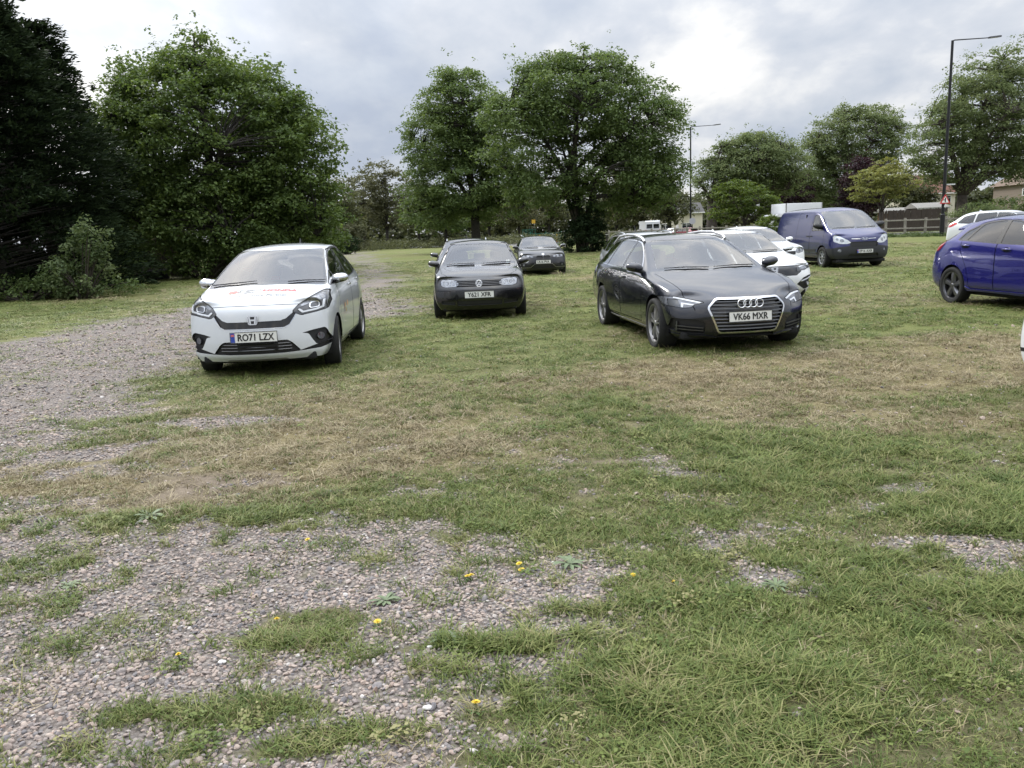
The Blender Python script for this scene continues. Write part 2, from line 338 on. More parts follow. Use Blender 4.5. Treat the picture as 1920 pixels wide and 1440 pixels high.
# road beyond the fence and the pale kerb along it
FA, FB = Vector((11.4, 90, 0)), Vector((37.1, 58, 0)); FD = (FB - FA).normalized(); FN = Vector((-FD.y, FD.x, 0))
if FN.y < 0: FN = -FN
def strip_mesh(name, off0, off1, z, m, a=-60, b=75):
    P = [FA + FD * a + FN * off0, FA + FD * b + FN * off0, FA + FD * b + FN * off1, FA + FD * a + FN * off1]
    return mesh_obj(name, [(p.x, p.y, z) for p in P], [(0, 1, 2, 3)], m, None, False)
tag(strip_mesh('road', 5.0, 12.0, .006, mat('asphalt', (.055, .055, .057), .9, var=.15, var_scale=1.5)), kind='structure')
kb = MB()
for off in (4.85, 12.15):
    p = FA + FD * 7.5 + FN * off; kb.box((p.x, p.y, .06), (135, .15, .12), math.atan2(FD.y, FD.x))
tag(kb.build('kerb', mat('kerb_stone', (.42, .41, .39), .85, var=.1)), kind='structure')
tag(strip_mesh('pavement', 2.6, 4.75, .012, mat('paving', (.30, .29, .275), .9, var=.1, var_scale=3)), kind='structure')

# ================================================================ trees and shrubs
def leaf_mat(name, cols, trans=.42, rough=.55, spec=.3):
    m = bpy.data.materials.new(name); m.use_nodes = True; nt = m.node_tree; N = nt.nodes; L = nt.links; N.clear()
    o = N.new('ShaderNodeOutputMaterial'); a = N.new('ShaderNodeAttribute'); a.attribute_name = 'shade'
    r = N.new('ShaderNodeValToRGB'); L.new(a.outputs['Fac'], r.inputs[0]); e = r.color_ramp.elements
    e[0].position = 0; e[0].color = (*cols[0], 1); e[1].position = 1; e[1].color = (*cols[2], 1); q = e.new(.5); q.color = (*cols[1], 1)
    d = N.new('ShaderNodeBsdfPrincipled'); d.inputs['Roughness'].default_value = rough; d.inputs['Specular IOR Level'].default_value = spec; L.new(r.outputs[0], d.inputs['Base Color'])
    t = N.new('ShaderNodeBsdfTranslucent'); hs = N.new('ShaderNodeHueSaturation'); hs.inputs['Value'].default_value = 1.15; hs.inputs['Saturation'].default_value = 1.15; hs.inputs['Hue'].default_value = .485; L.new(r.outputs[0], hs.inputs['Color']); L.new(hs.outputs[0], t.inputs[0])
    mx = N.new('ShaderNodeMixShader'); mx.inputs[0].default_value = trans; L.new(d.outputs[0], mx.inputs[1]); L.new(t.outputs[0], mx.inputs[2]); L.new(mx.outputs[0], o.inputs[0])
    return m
BARK = mat('bark', (.055, .045, .036), .95, var=.4, var_scale=5, bump=.6, bump_scale=14)
BARK_D = mat('dark_bark', (.028, .024, .020), .95, var=.4, var_scale=5, bump=.6, bump_scale=14)
LF = {
 'maple': leaf_mat('maple_leaf', ((.052, .084, .024), (.092, .142, .040), (.160, .215, .066))),
 'syc': leaf_mat('sycamore_leaf', ((.066, .104, .034), (.110, .162, .054), (.170, .225, .082))),
 'plane': leaf_mat('plane_leaf', ((.092, .128, .056), (.150, .192, .086), (.225, .262, .130)), .45, .7, .1),
 'olive': leaf_mat('olive_leaf', ((.060, .070, .032), (.095, .106, .048), (.140, .150, .070))),
 'brown': leaf_mat('brown_twig_leaf', ((.070, .076, .040), (.105, .110, .056), (.140, .146, .076))),
 'yellow': leaf_mat('yellow_leaf', ((.11, .13, .035), (.19, .21, .06), (.28, .28, .10))),
 'fresh': leaf_mat('fresh_leaf', ((.050, .080, .016), (.085, .13, .026), (.15, .20, .045))),
 'purple': leaf_mat('purple_leaf', ((.018, .009, .012), (.034, .016, .020), (.055, .028, .030))),
 'dark': leaf_mat('cypress_leaf', ((.009, .015, .008), (.016, .026, .012), (.034, .050, .021)), .2, .8, .05),
 'ivy': leaf_mat('ivy_leaf', ((.011, .020, .009), (.020, .036, .014), (.038, .062, .024)), .2, .7, .12),
 'light': leaf_mat('light_leaf', ((.050, .080, .028), (.095, .135, .050), (.19, .23, .11))),
}
def bez(a, b, c, n):
    t = np.linspace(0, 1, n)[:, None]; return (1 - t) ** 2 * a + 2 * t * (1 - t) * b + t * t * c
def foliage(centers, sizes, per, leaf, rs, flat=.42, droop=.25, narrow=.62, up=1.0, tone=None, spread=.5):
    """leaf quads scattered about twig-end clusters; returns verts, faces, shade"""
    n = len(centers); k = np.repeat(np.arange(n), per); m = len(k); C = centers[k]; S = sizes[k][:, None]
    d = rs.normal(size=(m, 3)); d /= np.linalg.norm(d, axis=1)[:, None]; rad = rs.random((m, 1)) ** .5
    P = C + d * rad * S * np.array([1, 1, flat]); P[:, 2] -= droop * S[:, 0] * (rad[:, 0] ** 2) * (np.abs(d[:, :2]).sum(1) * .6)
    nr = rs.normal(size=(m, 3)) * .55 + np.array([0, 0, up]) + d * spread; nr /= np.linalg.norm(nr, axis=1)[:, None]
    t = rs.normal(size=(m, 3)); t -= (t * nr).sum(1)[:, None] * nr; t /= np.linalg.norm(t, axis=1)[:, None] + 1e-9; b = np.cross(nr, t)
    L_ = leaf * (.65 + .7 * rs.random((m, 1))); W_ = L_ * narrow
    fold = nr * L_ * .10
    V = np.stack([P - t * L_ * .5, P + b * W_ * .5 + fold, P + t * L_ * .5, P - b * W_ * .5 + fold], 1).reshape(-1, 3)
    F = np.arange(m * 4).reshape(-1, 4)
    sh = np.clip((tone[k] if tone is not None else .5) + rs.normal(size=m) * .16, 0, 1)
    return V, F, np.repeat(sh, 4)
def leaf_obj(name, parts, m, parent):
    V = np.concatenate([p[0] for p in parts]); off = 0; F = []
    for p in parts: F.append(p[1] + off); off += len(p[0])
    me = fast_mesh(name, V, np.concatenate(F), 4); a = me.attributes.new('shade', 'FLOAT', 'POINT'); a.data.foreach_set('value', np.concatenate([p[2] for p in parts]).astype(np.float32))
    return link_mesh(name, me, m, parent, False)
def in_blobs(blb, n, rs, shell_=.6):
    """points spread through a union of ellipsoids, more of them towards the outside"""
    vol = np.array([b[3] * b[4] * b[5] for b in blb]); k = rs.choice(len(blb), n, p=vol / vol.sum()); B = np.array(blb)[k]
    d = rs.normal(size=(n, 3)); d /= np.linalg.norm(d, axis=1)[:, None]; r = rs.random(n) ** (1 / 3); r = np.where(rs.random(n) < shell_, .72 + .30 * rs.random(n), r)
    return B[:, :3] + d * r[:, None] * B[:, 3:]
def tree(name, label, cat, base, blb, kind, seed, nclus=300, per=80, leaf=.22, csize=.85, trunk=.35, fork=2.0, limbs=9, group=None, bark=None, stems=1, twig=.35, flat=.42, droop=.25, stray=.03, lean=(0, 0), shell_=.6, narrow=.62, minz=.5, copies=None, thin_branches=True):
    rs = np.random.default_rng(seed); bark = bark or BARK
    root = empty(name, base)
    C = in_blobs(blb, nclus, rs, shell_); C += rs.normal(size=C.shape) * .12 * csize
    C = C[C[:, 2] > minz]
    # thin out clusters that crowd each other so that gaps show
    keep = []; 
    for i in range(len(C)):
        if all(np.sum((C[i] - C[j]) ** 2) > (csize * .45) ** 2 for j in keep[-60:]): keep.append(i)
    C = C[keep]; n = len(C)
    S = csize * (.6 + .75 * rs.random(n)); top = C[:, 2].max(); cen = np.array([np.mean([b[0] for b in blb]), np.mean([b[1] for b in blb])])
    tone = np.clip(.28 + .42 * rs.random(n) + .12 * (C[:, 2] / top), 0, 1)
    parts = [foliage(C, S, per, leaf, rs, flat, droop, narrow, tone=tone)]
    ns = int(n * per * stray)
    if ns:      # loose single twigs that break the outline
        Q = C[rs.integers(0, n, ns // 6 + 1)]; o = Q - np.array([*cen, top * .5]); o /= np.linalg.norm(o, axis=1)[:, None] + 1e-9; Q = Q + o * csize * (.6 + .9 * rs.random((len(Q), 1)))
        parts.append(foliage(Q, np.full(len(Q), csize * .28), 6, leaf * .9, rs, .8, .1, narrow))
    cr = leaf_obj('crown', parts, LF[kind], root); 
    # trunk and limbs
    T = MB(); hts = []
    fk = np.array([lean[0] * .4, lean[1] * .4, fork])
    if stems == 1:
        T.tube([(0, 0, -.15), (lean[0] * .05, lean[1] * .05, fork * .3), tuple(fk)], [trunk * 1.45, trunk * 1.05, trunk * .88], 10)
        roots_ = [fk]
    else:
        roots_ = []
        for i in range(stems):
            q = 2 * math.pi * i / stems + seed; r0 = trunk * 1.1; e = np.array([math.cos(q) * trunk * 3.2, math.sin(q) * trunk * 2.2, fork * (.9 + .3 * rs.random())])
            P = bez(np.array([math.cos(q) * r0 * .4, math.sin(q) * r0 * .4, -.1]), np.array([math.cos(q) * r0 * .8, math.sin(q) * r0 * .8, fork * .5]), e, 5); T.tube(P, [trunk * .75, trunk * .62, trunk * .55, trunk * .5, trunk * .45], 8); roots_.append(e)
    T.build('trunk', bark, root, True)
    tg = [int(np.argmax(C[:, 2]))]
    dm = np.linalg.norm(C - C[tg[0]], axis=1)
    while len(tg) < min(limbs, n): j = int(np.argmax(dm * (.7 + .3 * rs.random(n)))); tg.append(j); dm = np.minimum(dm, np.linalg.norm(C - C[j], axis=1))
    LP = []; B = MB()
    for i, j in enumerate(tg):
        a = roots_[i % len(roots_)]; c = C[j] * .92 + a * .08; mid = (a + c) / 2; mid[2] += .18 * np.linalg.norm(c - a); mid[:2] = a[:2] + (mid[:2] - a[:2]) * .75
        P = bez(a - np.array([0, 0, .2]), mid, c, 8); w = trunk * (.52 if i else .7); mb = MB(); mb.tube(P, [w * (1 - .86 * t) for t in np.linspace(0, 1, 8)], 7); mb.build('limb', bark, root, True); LP.append(P)
    A = np.concatenate(LP)
    if thin_branches:
        for j in range(n):
            d = np.linalg.norm(A - C[j], axis=1) + np.maximum(0, A[:, 2] - C[j, 2]) * 1.2; a = A[int(np.argmin(d))]
            if np.linalg.norm(C[j] - a) < .25: continue
            mid = (a + C[j]) / 2 + np.array([0, 0, .12 * np.linalg.norm(C[j] - a)]) + rs.normal(size=3) * .1; P = bez(a, mid, C[j], 4)
            B.tube(P, [trunk * .15 * twig / .35 + .012, trunk * .10 * twig / .35 + .01, .016, .008], 4, False)
        o = B.build('branches', bark, root, True); o['kind'] = 'stuff'
    tag(root, label, cat, group); return root
def shrub(name, label, base, blb, kind, seed, nclus=60, per=60, leaf=.12, csize=.4, cat='shrub', group=None, flat=.7, narrow=.6, stem=.04, minz=.08):
    rs = np.random.default_rng(seed); root = empty(name, base); C = in_blobs(blb, nclus, rs, .7); C = C[C[:, 2] > minz]; n = len(C)
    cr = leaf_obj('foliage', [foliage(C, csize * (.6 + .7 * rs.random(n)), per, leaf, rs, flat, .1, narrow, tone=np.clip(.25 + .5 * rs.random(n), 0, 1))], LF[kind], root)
    mb = MB()
    for j in range(0, n, 3): mb.tube(bez(np.array([C[j, 0] * .15, C[j, 1] * .15, -.05]), np.array([C[j, 0] * .4, C[j, 1] * .4, C[j, 2] * .6]), C[j], 4), [stem, stem * .8, stem * .5, stem * .25], 4, False)
    o = mb.build('stems', BARK, root, True); o['kind'] = 'stuff'
    tag(root, label, cat, group); return root
def conifer(name, label, base, H, Rb, seed, ncl=900, per=52, top_r=.15, kind='dark', z0=.2, leaf=.25):
    """broad dark cypress: upswept flat sprays in ragged tiers"""
    rs = np.random.default_rng(seed); root = empty(name, base)
    z = z0 + (H - z0) * rs.random(ncl) ** .9; q = rs.random(ncl) * 2 * math.pi; env = Rb * np.clip(1.02 - ((z / H) ** 2.1), top_r, 1) * (.9 + .22 * np.sin(3 * q + z * 1.3)) 
    r = env * (.55 + .5 * rs.random(ncl) ** .6); C = np.stack([r * np.cos(q), r * np.sin(q), z], 1)
    od = np.stack([np.cos(q), np.sin(q), np.full(ncl, .25)], 1)
    k = np.repeat(np.arange(ncl), per); m = len(k); s = rs.random(m); wd = rs.normal(size=m) * (.26 * (1 - s * .7)); tg = np.stack([-np.sin(q), np.cos(q), np.zeros(ncl)], 1)[k]
    ln = (.75 + .6 * rs.random(ncl))[k]
    P = C[k] + od[k] * (s * ln)[:, None] + tg * wd[:, None] + rs.normal(size=(m, 3)) * .07; P[:, 2] -= (s ** 2) * .35 * ln
    t = od[k] + tg * (wd * 2.2)[:, None] + rs.normal(size=(m, 3)) * .35; t /= np.linalg.norm(t, axis=1)[:, None]
    nr = rs.normal(size=(m, 3)) * .6 + np.array([0, 0, 1]); b = np.cross(nr, t); b /= np.linalg.norm(b, axis=1)[:, None] + 1e-9
    L_ = leaf * (.5 + .8 * rs.random((m, 1))); W_ = L_ * .30
    V = np.stack([P - t * L_ * .5, P + b * W_ * .5, P + t * L_ * .5, P - b * W_ * .5], 1).reshape(-1, 3); sh = np.clip(.15 + .55 * s + rs.normal(size=m) * .15, 0, 1)
    leaf_obj('crown', [(V, np.arange(m * 4).reshape(-1, 4), np.repeat(sh, 4))], LF[kind], root)
    mb = MB(); mb.tube([(0, 0, -.2), (0, 0, H * .5), (0, 0, H * .96)], [.34, .2, .03], 9); mb.build('trunk', BARK_D, root, True)
    mb = MB()
    for j in range(0, ncl, 6): mb.tube([(0, 0, max(.2, C[j, 2] - .5)), tuple(C[j] + od[j] * .3)], [.035, .01], 4, False)
    o = mb.build('branches', BARK_D, root, True); o['kind'] = 'stuff'
    tag(root, label, 'tree'); return root
# ---- the trees of the place
def X_at(px, d): return (px - 960) / CAM_F * d
tree('maple_tree', 'big dense maple tree behind the white hatchback, leafy down to the ground', 'tree', (X_at(432, 42), 42, 0),
     [(0, 0, 6.8, 5.4, 4.6, 4.3), (-3.8, 0, 5.6, 3.0, 3.2, 3.3), (3.9, -.5, 6.0, 2.8, 3, 3.0), (0, -1.2, 3.2, 5.6, 3.2, 2.6), (4.4, -.5, 3.6, 2.3, 2.5, 2.4), (-2.2, 0, 9.5, 2.0, 2.2, 1.7), (.2, 0, 10.2, 1.9, 2.0, 1.7), (2.2, 0, 8.6, 2.6, 2.4, 1.8)],
     'maple', 3, 1150, 92, .19, .88, .40, 2.4, 12, twig=.22, bark=BARK_D, stray=.04, shell_=.55, minz=.3)
tree('sycamore_tree', 'tall narrow sycamore behind the older black hatchback, left of the ivy-clad tree', 'tree', (X_at(905, 75), 75, 0),
     [(-1.0, 0, 12.9, 3.7, 3.8, 3.4), (-2.6, 0, 10.0, 3.8, 4, 2.8), (1.4, 0, 10.2, 3.2, 3.5, 3.6), (-1.5, 0, 6.2, 5.0, 4.2, 2.8), (-4.2, 0, 3.9, 2.6, 2.8, 2.3), (2.8, 0, 5.4, 2.8, 2.6, 2.6), (-.5, 1, 4.4, 3.2, 2.6, 1.9)],
     'syc', 11, 720, 90, .24, 1.1, .42, 4.0, 10, bark=BARK_D, stray=.02, shell_=.5, minz=2.2, group='two big sycamores in the middle')
tree('sycamore_tree', 'broad round sycamore with several stems and ivy round its base', 'tree', (X_at(1100, 60), 60, 0),
     [(0.2, 0, 10.8, 4.4, 4.4, 3.4), (4.1, 0, 9.0, 3.5, 3.8, 3.7), (-3.9, 0, 8.4, 3.2, 3.2, 3.7), (-1.8, 0, 11.4, 3.2, 3.2, 2.6), (2.8, 0, 5.4, 4.6, 3.8, 2.4), (-2.8, 0, 5.0, 2.9, 3, 2.1), (5.4, 0, 6.2, 2.5, 2.6, 2.9), (3.8, .5, 4.2, 2.8, 2.4, 1.6)],
     'syc', 23, 960, 88, .21, 1.0, .36, 4.4, 12, bark=BARK_D, stems=5, stray=.02, shell_=.5, minz=2.7, group='two big sycamores in the middle')
shrub('ivy_bush', 'dark ivy thicket round the foot of the broad sycamore', (X_at(1106, 59), 59.4, 0), [(0, 0, .9, 1.6, 1.5, 1.5), (.5, 0, 2.4, 1.0, .9, 1.3), (-.4, 0, 2.6, .8, .8, 1.5)], 'ivy', 5, 170, 70, .17, .42, 'ivy')
G2 = 'grey-green plane trees along the road'
tree('plane_tree', 'grey-green plane tree behind the right-hand lamp post and blue hatchback', 'tree', (X_at(1800, 88), 88, 0), [(2.5, 0, 12, 6.2, 5.5, 5.2), (-1.8, 0, 9.5, 4.0, 4, 3.8), (6.0, 0, 9.5, 5.0, 4.5, 4.6), (2.5, 0, 16, 3.8, 3.6, 2.8), (0, 0, 6.6, 5.5, 4, 2.0)], 'plane', 31, 720, 84, .25, 1.25, .55, 3.6, 11, stray=.02, group=G2, minz=3.0, shell_=.55)
tree('plane_tree', 'grey-green plane tree behind the van and the yellow-green tree', 'tree', (X_at(1585, 112), 112, 0), [(1.0, 0, 11.5, 6.0, 5, 5.4), (-3.0, 0, 9.0, 4.2, 4, 4.6), (4.5, 0, 12, 3.4, 3.4, 4.4), (0, 0, 5, 6, 4, 2.6)], 'plane', 37, 620, 76, .29, 1.4, .55, 3.4, 10, stray=.02, group=G2, minz=2.0)
tree('plane_tree', 'grey-green plane tree standing right of the far lamp post', 'tree', (X_at(1340, 100), 100, 0), [(4.6, 0, 8.6, 5.6, 4.6, 3.6), (1.0, 0, 7.2, 3.2, 3, 3.0), (8.2, 0, 8.0, 3.4, 3.4, 3.4), (5.0, 0, 10.6, 3.6, 3, 2.2)], 'plane', 41, 540, 76, .27, 1.25, .62, 4.0, 9, stray=.02, group=G2, minz=2.4, bark=BARK)
tree('maple_tree', 'small yellow-green tree behind the blue van by the fence', 'tree', (X_at(1652, 76), 76, 0), [(0, 0, 5.3, 2.7, 2.4, 1.1), (-.6, 0, 4.0, 2.6, 2.2, .9), (.8, 0, 6.4, 1.5, 1.3, .7), (1.2, 0, 4.6, 2.0, 1.8, .8)], 'yellow', 43, 150, 64, .20, .62, .13, 2.2, 8, flat=.25, minz=2.2)
tree('maple_tree', 'small bright green spreading tree beside the white box lorry', 'tree', (X_at(1400, 84), 84, 0), [(0, 0, 4.0, 3.2, 2.6, 1.3), (-.6, 0, 5.2, 2.2, 2, .9), (1.8, 0, 3.2, 2.0, 1.8, .8), (-1.8, 0, 2.8, 1.8, 1.6, .9)], 'fresh', 47, 170, 64, .22, .66, .14, 1.5, 8, flat=.25, minz=1.2)
tree('purple_tree', 'dark purple-leaved tree left of the grey-green plane, over the small green tree', 'tree', (X_at(1482, 108), 108, 0), [(0, 0, 5.6, 2.9, 2.5, 2.6), (0, 0, 7.4, 1.9, 1.7, 1.4), (.5, 0, 3.4, 2.6, 2, 1.4)], 'purple', 53, 130, 56, .30, .9, .2, 1.6, 7)
tree('purple_tree', 'dark purple-leaved tree just left of the yellow-green tree', 'tree', (X_at(1617, 94), 94, 0), [(0, 0, 5.4, 2.6, 2.3, 2.8), (.4, 0, 7.6, 1.7, 1.6, 1.4), (-.6, 0, 3.0, 2.4, 2, 1.6)], 'purple', 59, 130, 56, .28, .85, .2, 1.4, 7)
shrub('garden_shrub', 'round green shrub between the white lorry and the blue van', (X_at(1443, 66), 66, 0), [(0, 0, 1.25, .95, .9, 1.0)], 'fresh', 61, 60, 60, .13, .34)
shrub('garden_shrub', 'pale grey-green rounded shrub under the plane tree by the right edge', (X_at(1835, 70), 70, 0), [(0, 0, 1.1, 3.2, 1.2, 1.3), (2.5, 0, 1.0, 2.0, 1.2, 1.1)], 'plane', 67, 130, 50, .15, .5)
shrub('hedge', 'long dark hedge below the brick house at the right edge', (X_at(1885, 92), 92, 0), [(0, 0, 1.6, 6.0, 1.0, 1.5), (5, 0, 2.2, 6, 1, 1.7), (-3, 0, 1.2, 3, 1, 1.2)], 'syc', 69, 200, 46, .24, .8, 'hedge')
# dark trees at the left edge
conifer('cypress_tree', 'very dark broad cypress filling the left edge', (X_at(18, 30), 30, 0), 10.6, 4.4, 71, 1600, 54)
conifer('cypress_tree', 'dark cypress behind the pale bush, right of the broad cypress', (X_at(128, 36), 36, 0), 11.0, 3.0, 73, 1150, 48)
tree('ivy_clad_tree', 'tall dark ivy-covered tree rising out of the top left corner', 'tree', (X_at(5, 34), 34, 0), [(0, 0, 10, 2.4, 2.4, 3.2), (0, 0, 13.2, 1.9, 2, 2.6), (0, 0, 5, 3.0, 3, 3.0)], 'ivy', 79, 480, 60, .20, .65, .4, 5, 8, stray=.08, bark=BARK_D)
shrub('lilac_bush', 'bush with pale green leaves under the dark cypresses', (X_at(172, 26.5), 26.5, 0), [(0, 0, .95, 1.0, .8, 1.0), (.4, 0, 2.0, .6, .5, .7), (-.7, 0, .6, .9, .7, .7)], 'light', 83, 110, 34, .12, .34)
shrub('undergrowth_bush', 'dark green bush at the foot of the maple, left of the plank fence', (X_at(225, 37), 37, 0), [(0, 0, 1.3, 1.6, 1.1, 1.4), (-1.5, 0, 2.2, 1.3, 1, 1.6)], 'maple', 87, 120, 50, .20, .5)
shrub('undergrowth_bush', 'low leafy bush behind the white hatchback, right of the plank fence', (X_at(395, 39), 39, 0), [(0, 0, .9, 1.7, .9, 1.0), (2.6, 0, 1.2, 2.0, 1, 1.3)], 'maple', 89, 130, 50, .18, .46)
# far wood beyond the lawn: a few kinds, each tree its own object
def far_tree(px, d, H, w, kind, seed, label, per=40, n=150, cs=1.25, leaf=.42, trunk=.26, fork=3.0):
    s = H / 12; return tree('woodland_tree', label, 'tree', (X_at(px, d), d, 0), [(0, 0, 8.2 * s, w, w * .85, 3.6 * s), (w * .3, 0, 5.4 * s, w * .9, w * .8, 2.6 * s), (-w * .35, 0, 6.0 * s, w * .85, w * .8, 3 * s)], kind, seed, n, per, leaf, cs, trunk, fork, 7, 'far wood trees', BARK_D, stray=.06, minz=2.2, twig=.25)
for i, (px, d, H, w, kind, lb) in enumerate((
    (655, 118, 10.5, 3.2, 'olive', 'olive-green tree at the left end of the far wood, beside the maple'),
    (700, 140, 13.0, 3.4, 'brown', 'thin brown-leaved tree second from the left in the far wood'),
    (742, 132, 15.2, 3.6, 'brown', 'tallest brown-leaved tree of the far wood, left of the narrow sycamore'),
    (800, 150, 12.5, 4.2, 'olive', 'far wood tree seen left of the narrow sycamore trunk'),
    (850, 120, 9.0, 3.6, 'syc', 'far green tree low behind the narrow sycamore'),
    (930, 160, 12.0, 4.6, 'olive', 'far olive tree right of the narrow sycamore trunk'),
    (985, 150, 11.0, 4.0, 'brown', 'far brownish tree above the green gate'),
    (1040, 165, 11.5, 4.2, 'olive', 'far olive tree behind the green gate, left of the broad sycamore'),
    (1165, 130, 10.5, 3.8, 'olive', 'far olive tree right of the broad sycamore trunk'),
    (1210, 118, 10.0, 3.6, 'brown', 'brownish tree above the far white van'),
    (1262, 112, 9.0, 3.0, 'olive', 'sparse tree with bent limbs left of the far lamp post'),
    (1525, 140, 11.0, 4.0, 'syc', 'far dark green tree between the plane trees'),
    (1705, 125, 9.0, 3.6, 'olive', 'far olive tree between the lamp post and the yellow-green tree'),
)): far_tree(px, d, H, w, kind, 100 + i, lb, n=90 if px == 1262 else 160)
for i, (px, d, w, h, kind, lb) in enumerate(((668, 112, 3.2, 3.6, 'brown', 'brown thicket at the left end of the far lawn edge'), (645, 92, 2.6, 2.2, 'ivy', 'dark low bramble beside the track at the far lawn edge'))):
    shrub('thicket', lb, (X_at(px, d), d, 0), [(0, 0, h * .5, w, 1.2, h * .55)], kind, 140 + i, 90, 50, .26, .7)
def undergrowth():
    """long grass, nettles and brambles along the far edge of the lawn"""
    rs = np.random.default_rng(5); n = 900; t = rs.random(n); px = 620 + t * 620; d = 128 + rs.normal(size=n) * 5 - t * 14; C = np.stack([(px - 960) / CAM_F * d, d, .25 + .9 * rs.random(n) ** 1.5], 1)
    o = leaf_obj('undergrowth', [foliage(C, .5 + .5 * rs.random(n), 26, .32, rs, .7, .1, .45, tone=np.clip(.2 + .6 * rs.random(n), 0, 1))], LF['olive'], None)
    tag(o, 'band of tall weeds and brambles along the far edge of the lawn', 'undergrowth', kind='stuff')
undergrowth()
def far_wood():
    """the mass of distant trees and hedges that closes the view between the trunks"""
    rs = np.random.default_rng(15); n = 4200; t = rs.random(n); px = 480 + t * 1560; d = 195 + rs.normal(size=n) * 7 - 25 * t; hm = 5.0 + 5.0 * fbm(px * .012, px * 0 + 3.0, 61, 4) * 1.3; C = np.stack([(px - 960) / CAM_F * d, d, hm * rs.random(n) ** 1.25], 1)
    o = leaf_obj('distant_wood', [foliage(C, .9 + .8 * rs.random(n), 24, .80, rs, .8, .1, .8, tone=np.clip(.0 + .5 * rs.random(n), 0, 1))], LF['olive'], None)
    tag(o, 'distant belt of trees and hedges closing the view', 'wood', kind='stuff')
far_wood()
def verge():
    """rough grass and weeds under the post and rail fence"""
    rs = np.random.default_rng(6); n = 1500; t = rs.random(n) * 62 - 8; off = rs.normal(size=n) * .9 - .3; C = np.array(FA)[None] + np.array(FD)[None] * t[:, None] + np.array(FN)[None] * off[:, None]; C[:, 2] = (.05 + .14 * rs.random(n) ** 2)
    o = leaf_obj('verge_grass', [foliage(C, (.16 + .2 * rs.random(n)), 22, .20, rs, .7, .0, .22, .3, tone=np.clip(.2 + .6 * rs.random(n), 0, 1))], LF['light'], None)
    tag(o, 'rough grass and weeds along the foot of the fence', 'grass', kind='stuff')
verge()

# dense boundary hedge behind the left-hand trees
shrub('boundary_hedge', 'tall dark boundary hedge behind the cypresses at the left', (X_at(60, 40), 40, 0), [(-4, 0, 2.6, 5.0, 1.0, 2.9), (1.5, 0, 2.4, 3.4, 1.0, 2.7), (-9, 0, 2.6, 5, 1, 2.9)], 'ivy', 191, 420, 60, .24, .75, 'hedge')
shrub('boundary_hedge', 'tall dark boundary hedge behind the maple and plank fence', (X_at(400, 50), 50, 0), [(-3.2, 0, 2.4, 3.0, .9, 2.6), (2, 0, 2.2, 5.0, 1.0, 2.5), (6, 0, 2.0, 3.0, 1, 2.2)], 'maple', 193, 330, 54, .26, .75, 'hedge')
shrub('nettle_patch', 'low green weeds at the foot of the broad dark cypress', (X_at(60, 27), 27, 0), [(0, 0, .35, 2.6, .7, .45), (2.2, .3, .3, 1.5, .6, .4)], 'syc', 195, 110, 40, .11, .3, 'weeds')

from mathutils.interpolate import poly_3d_calc
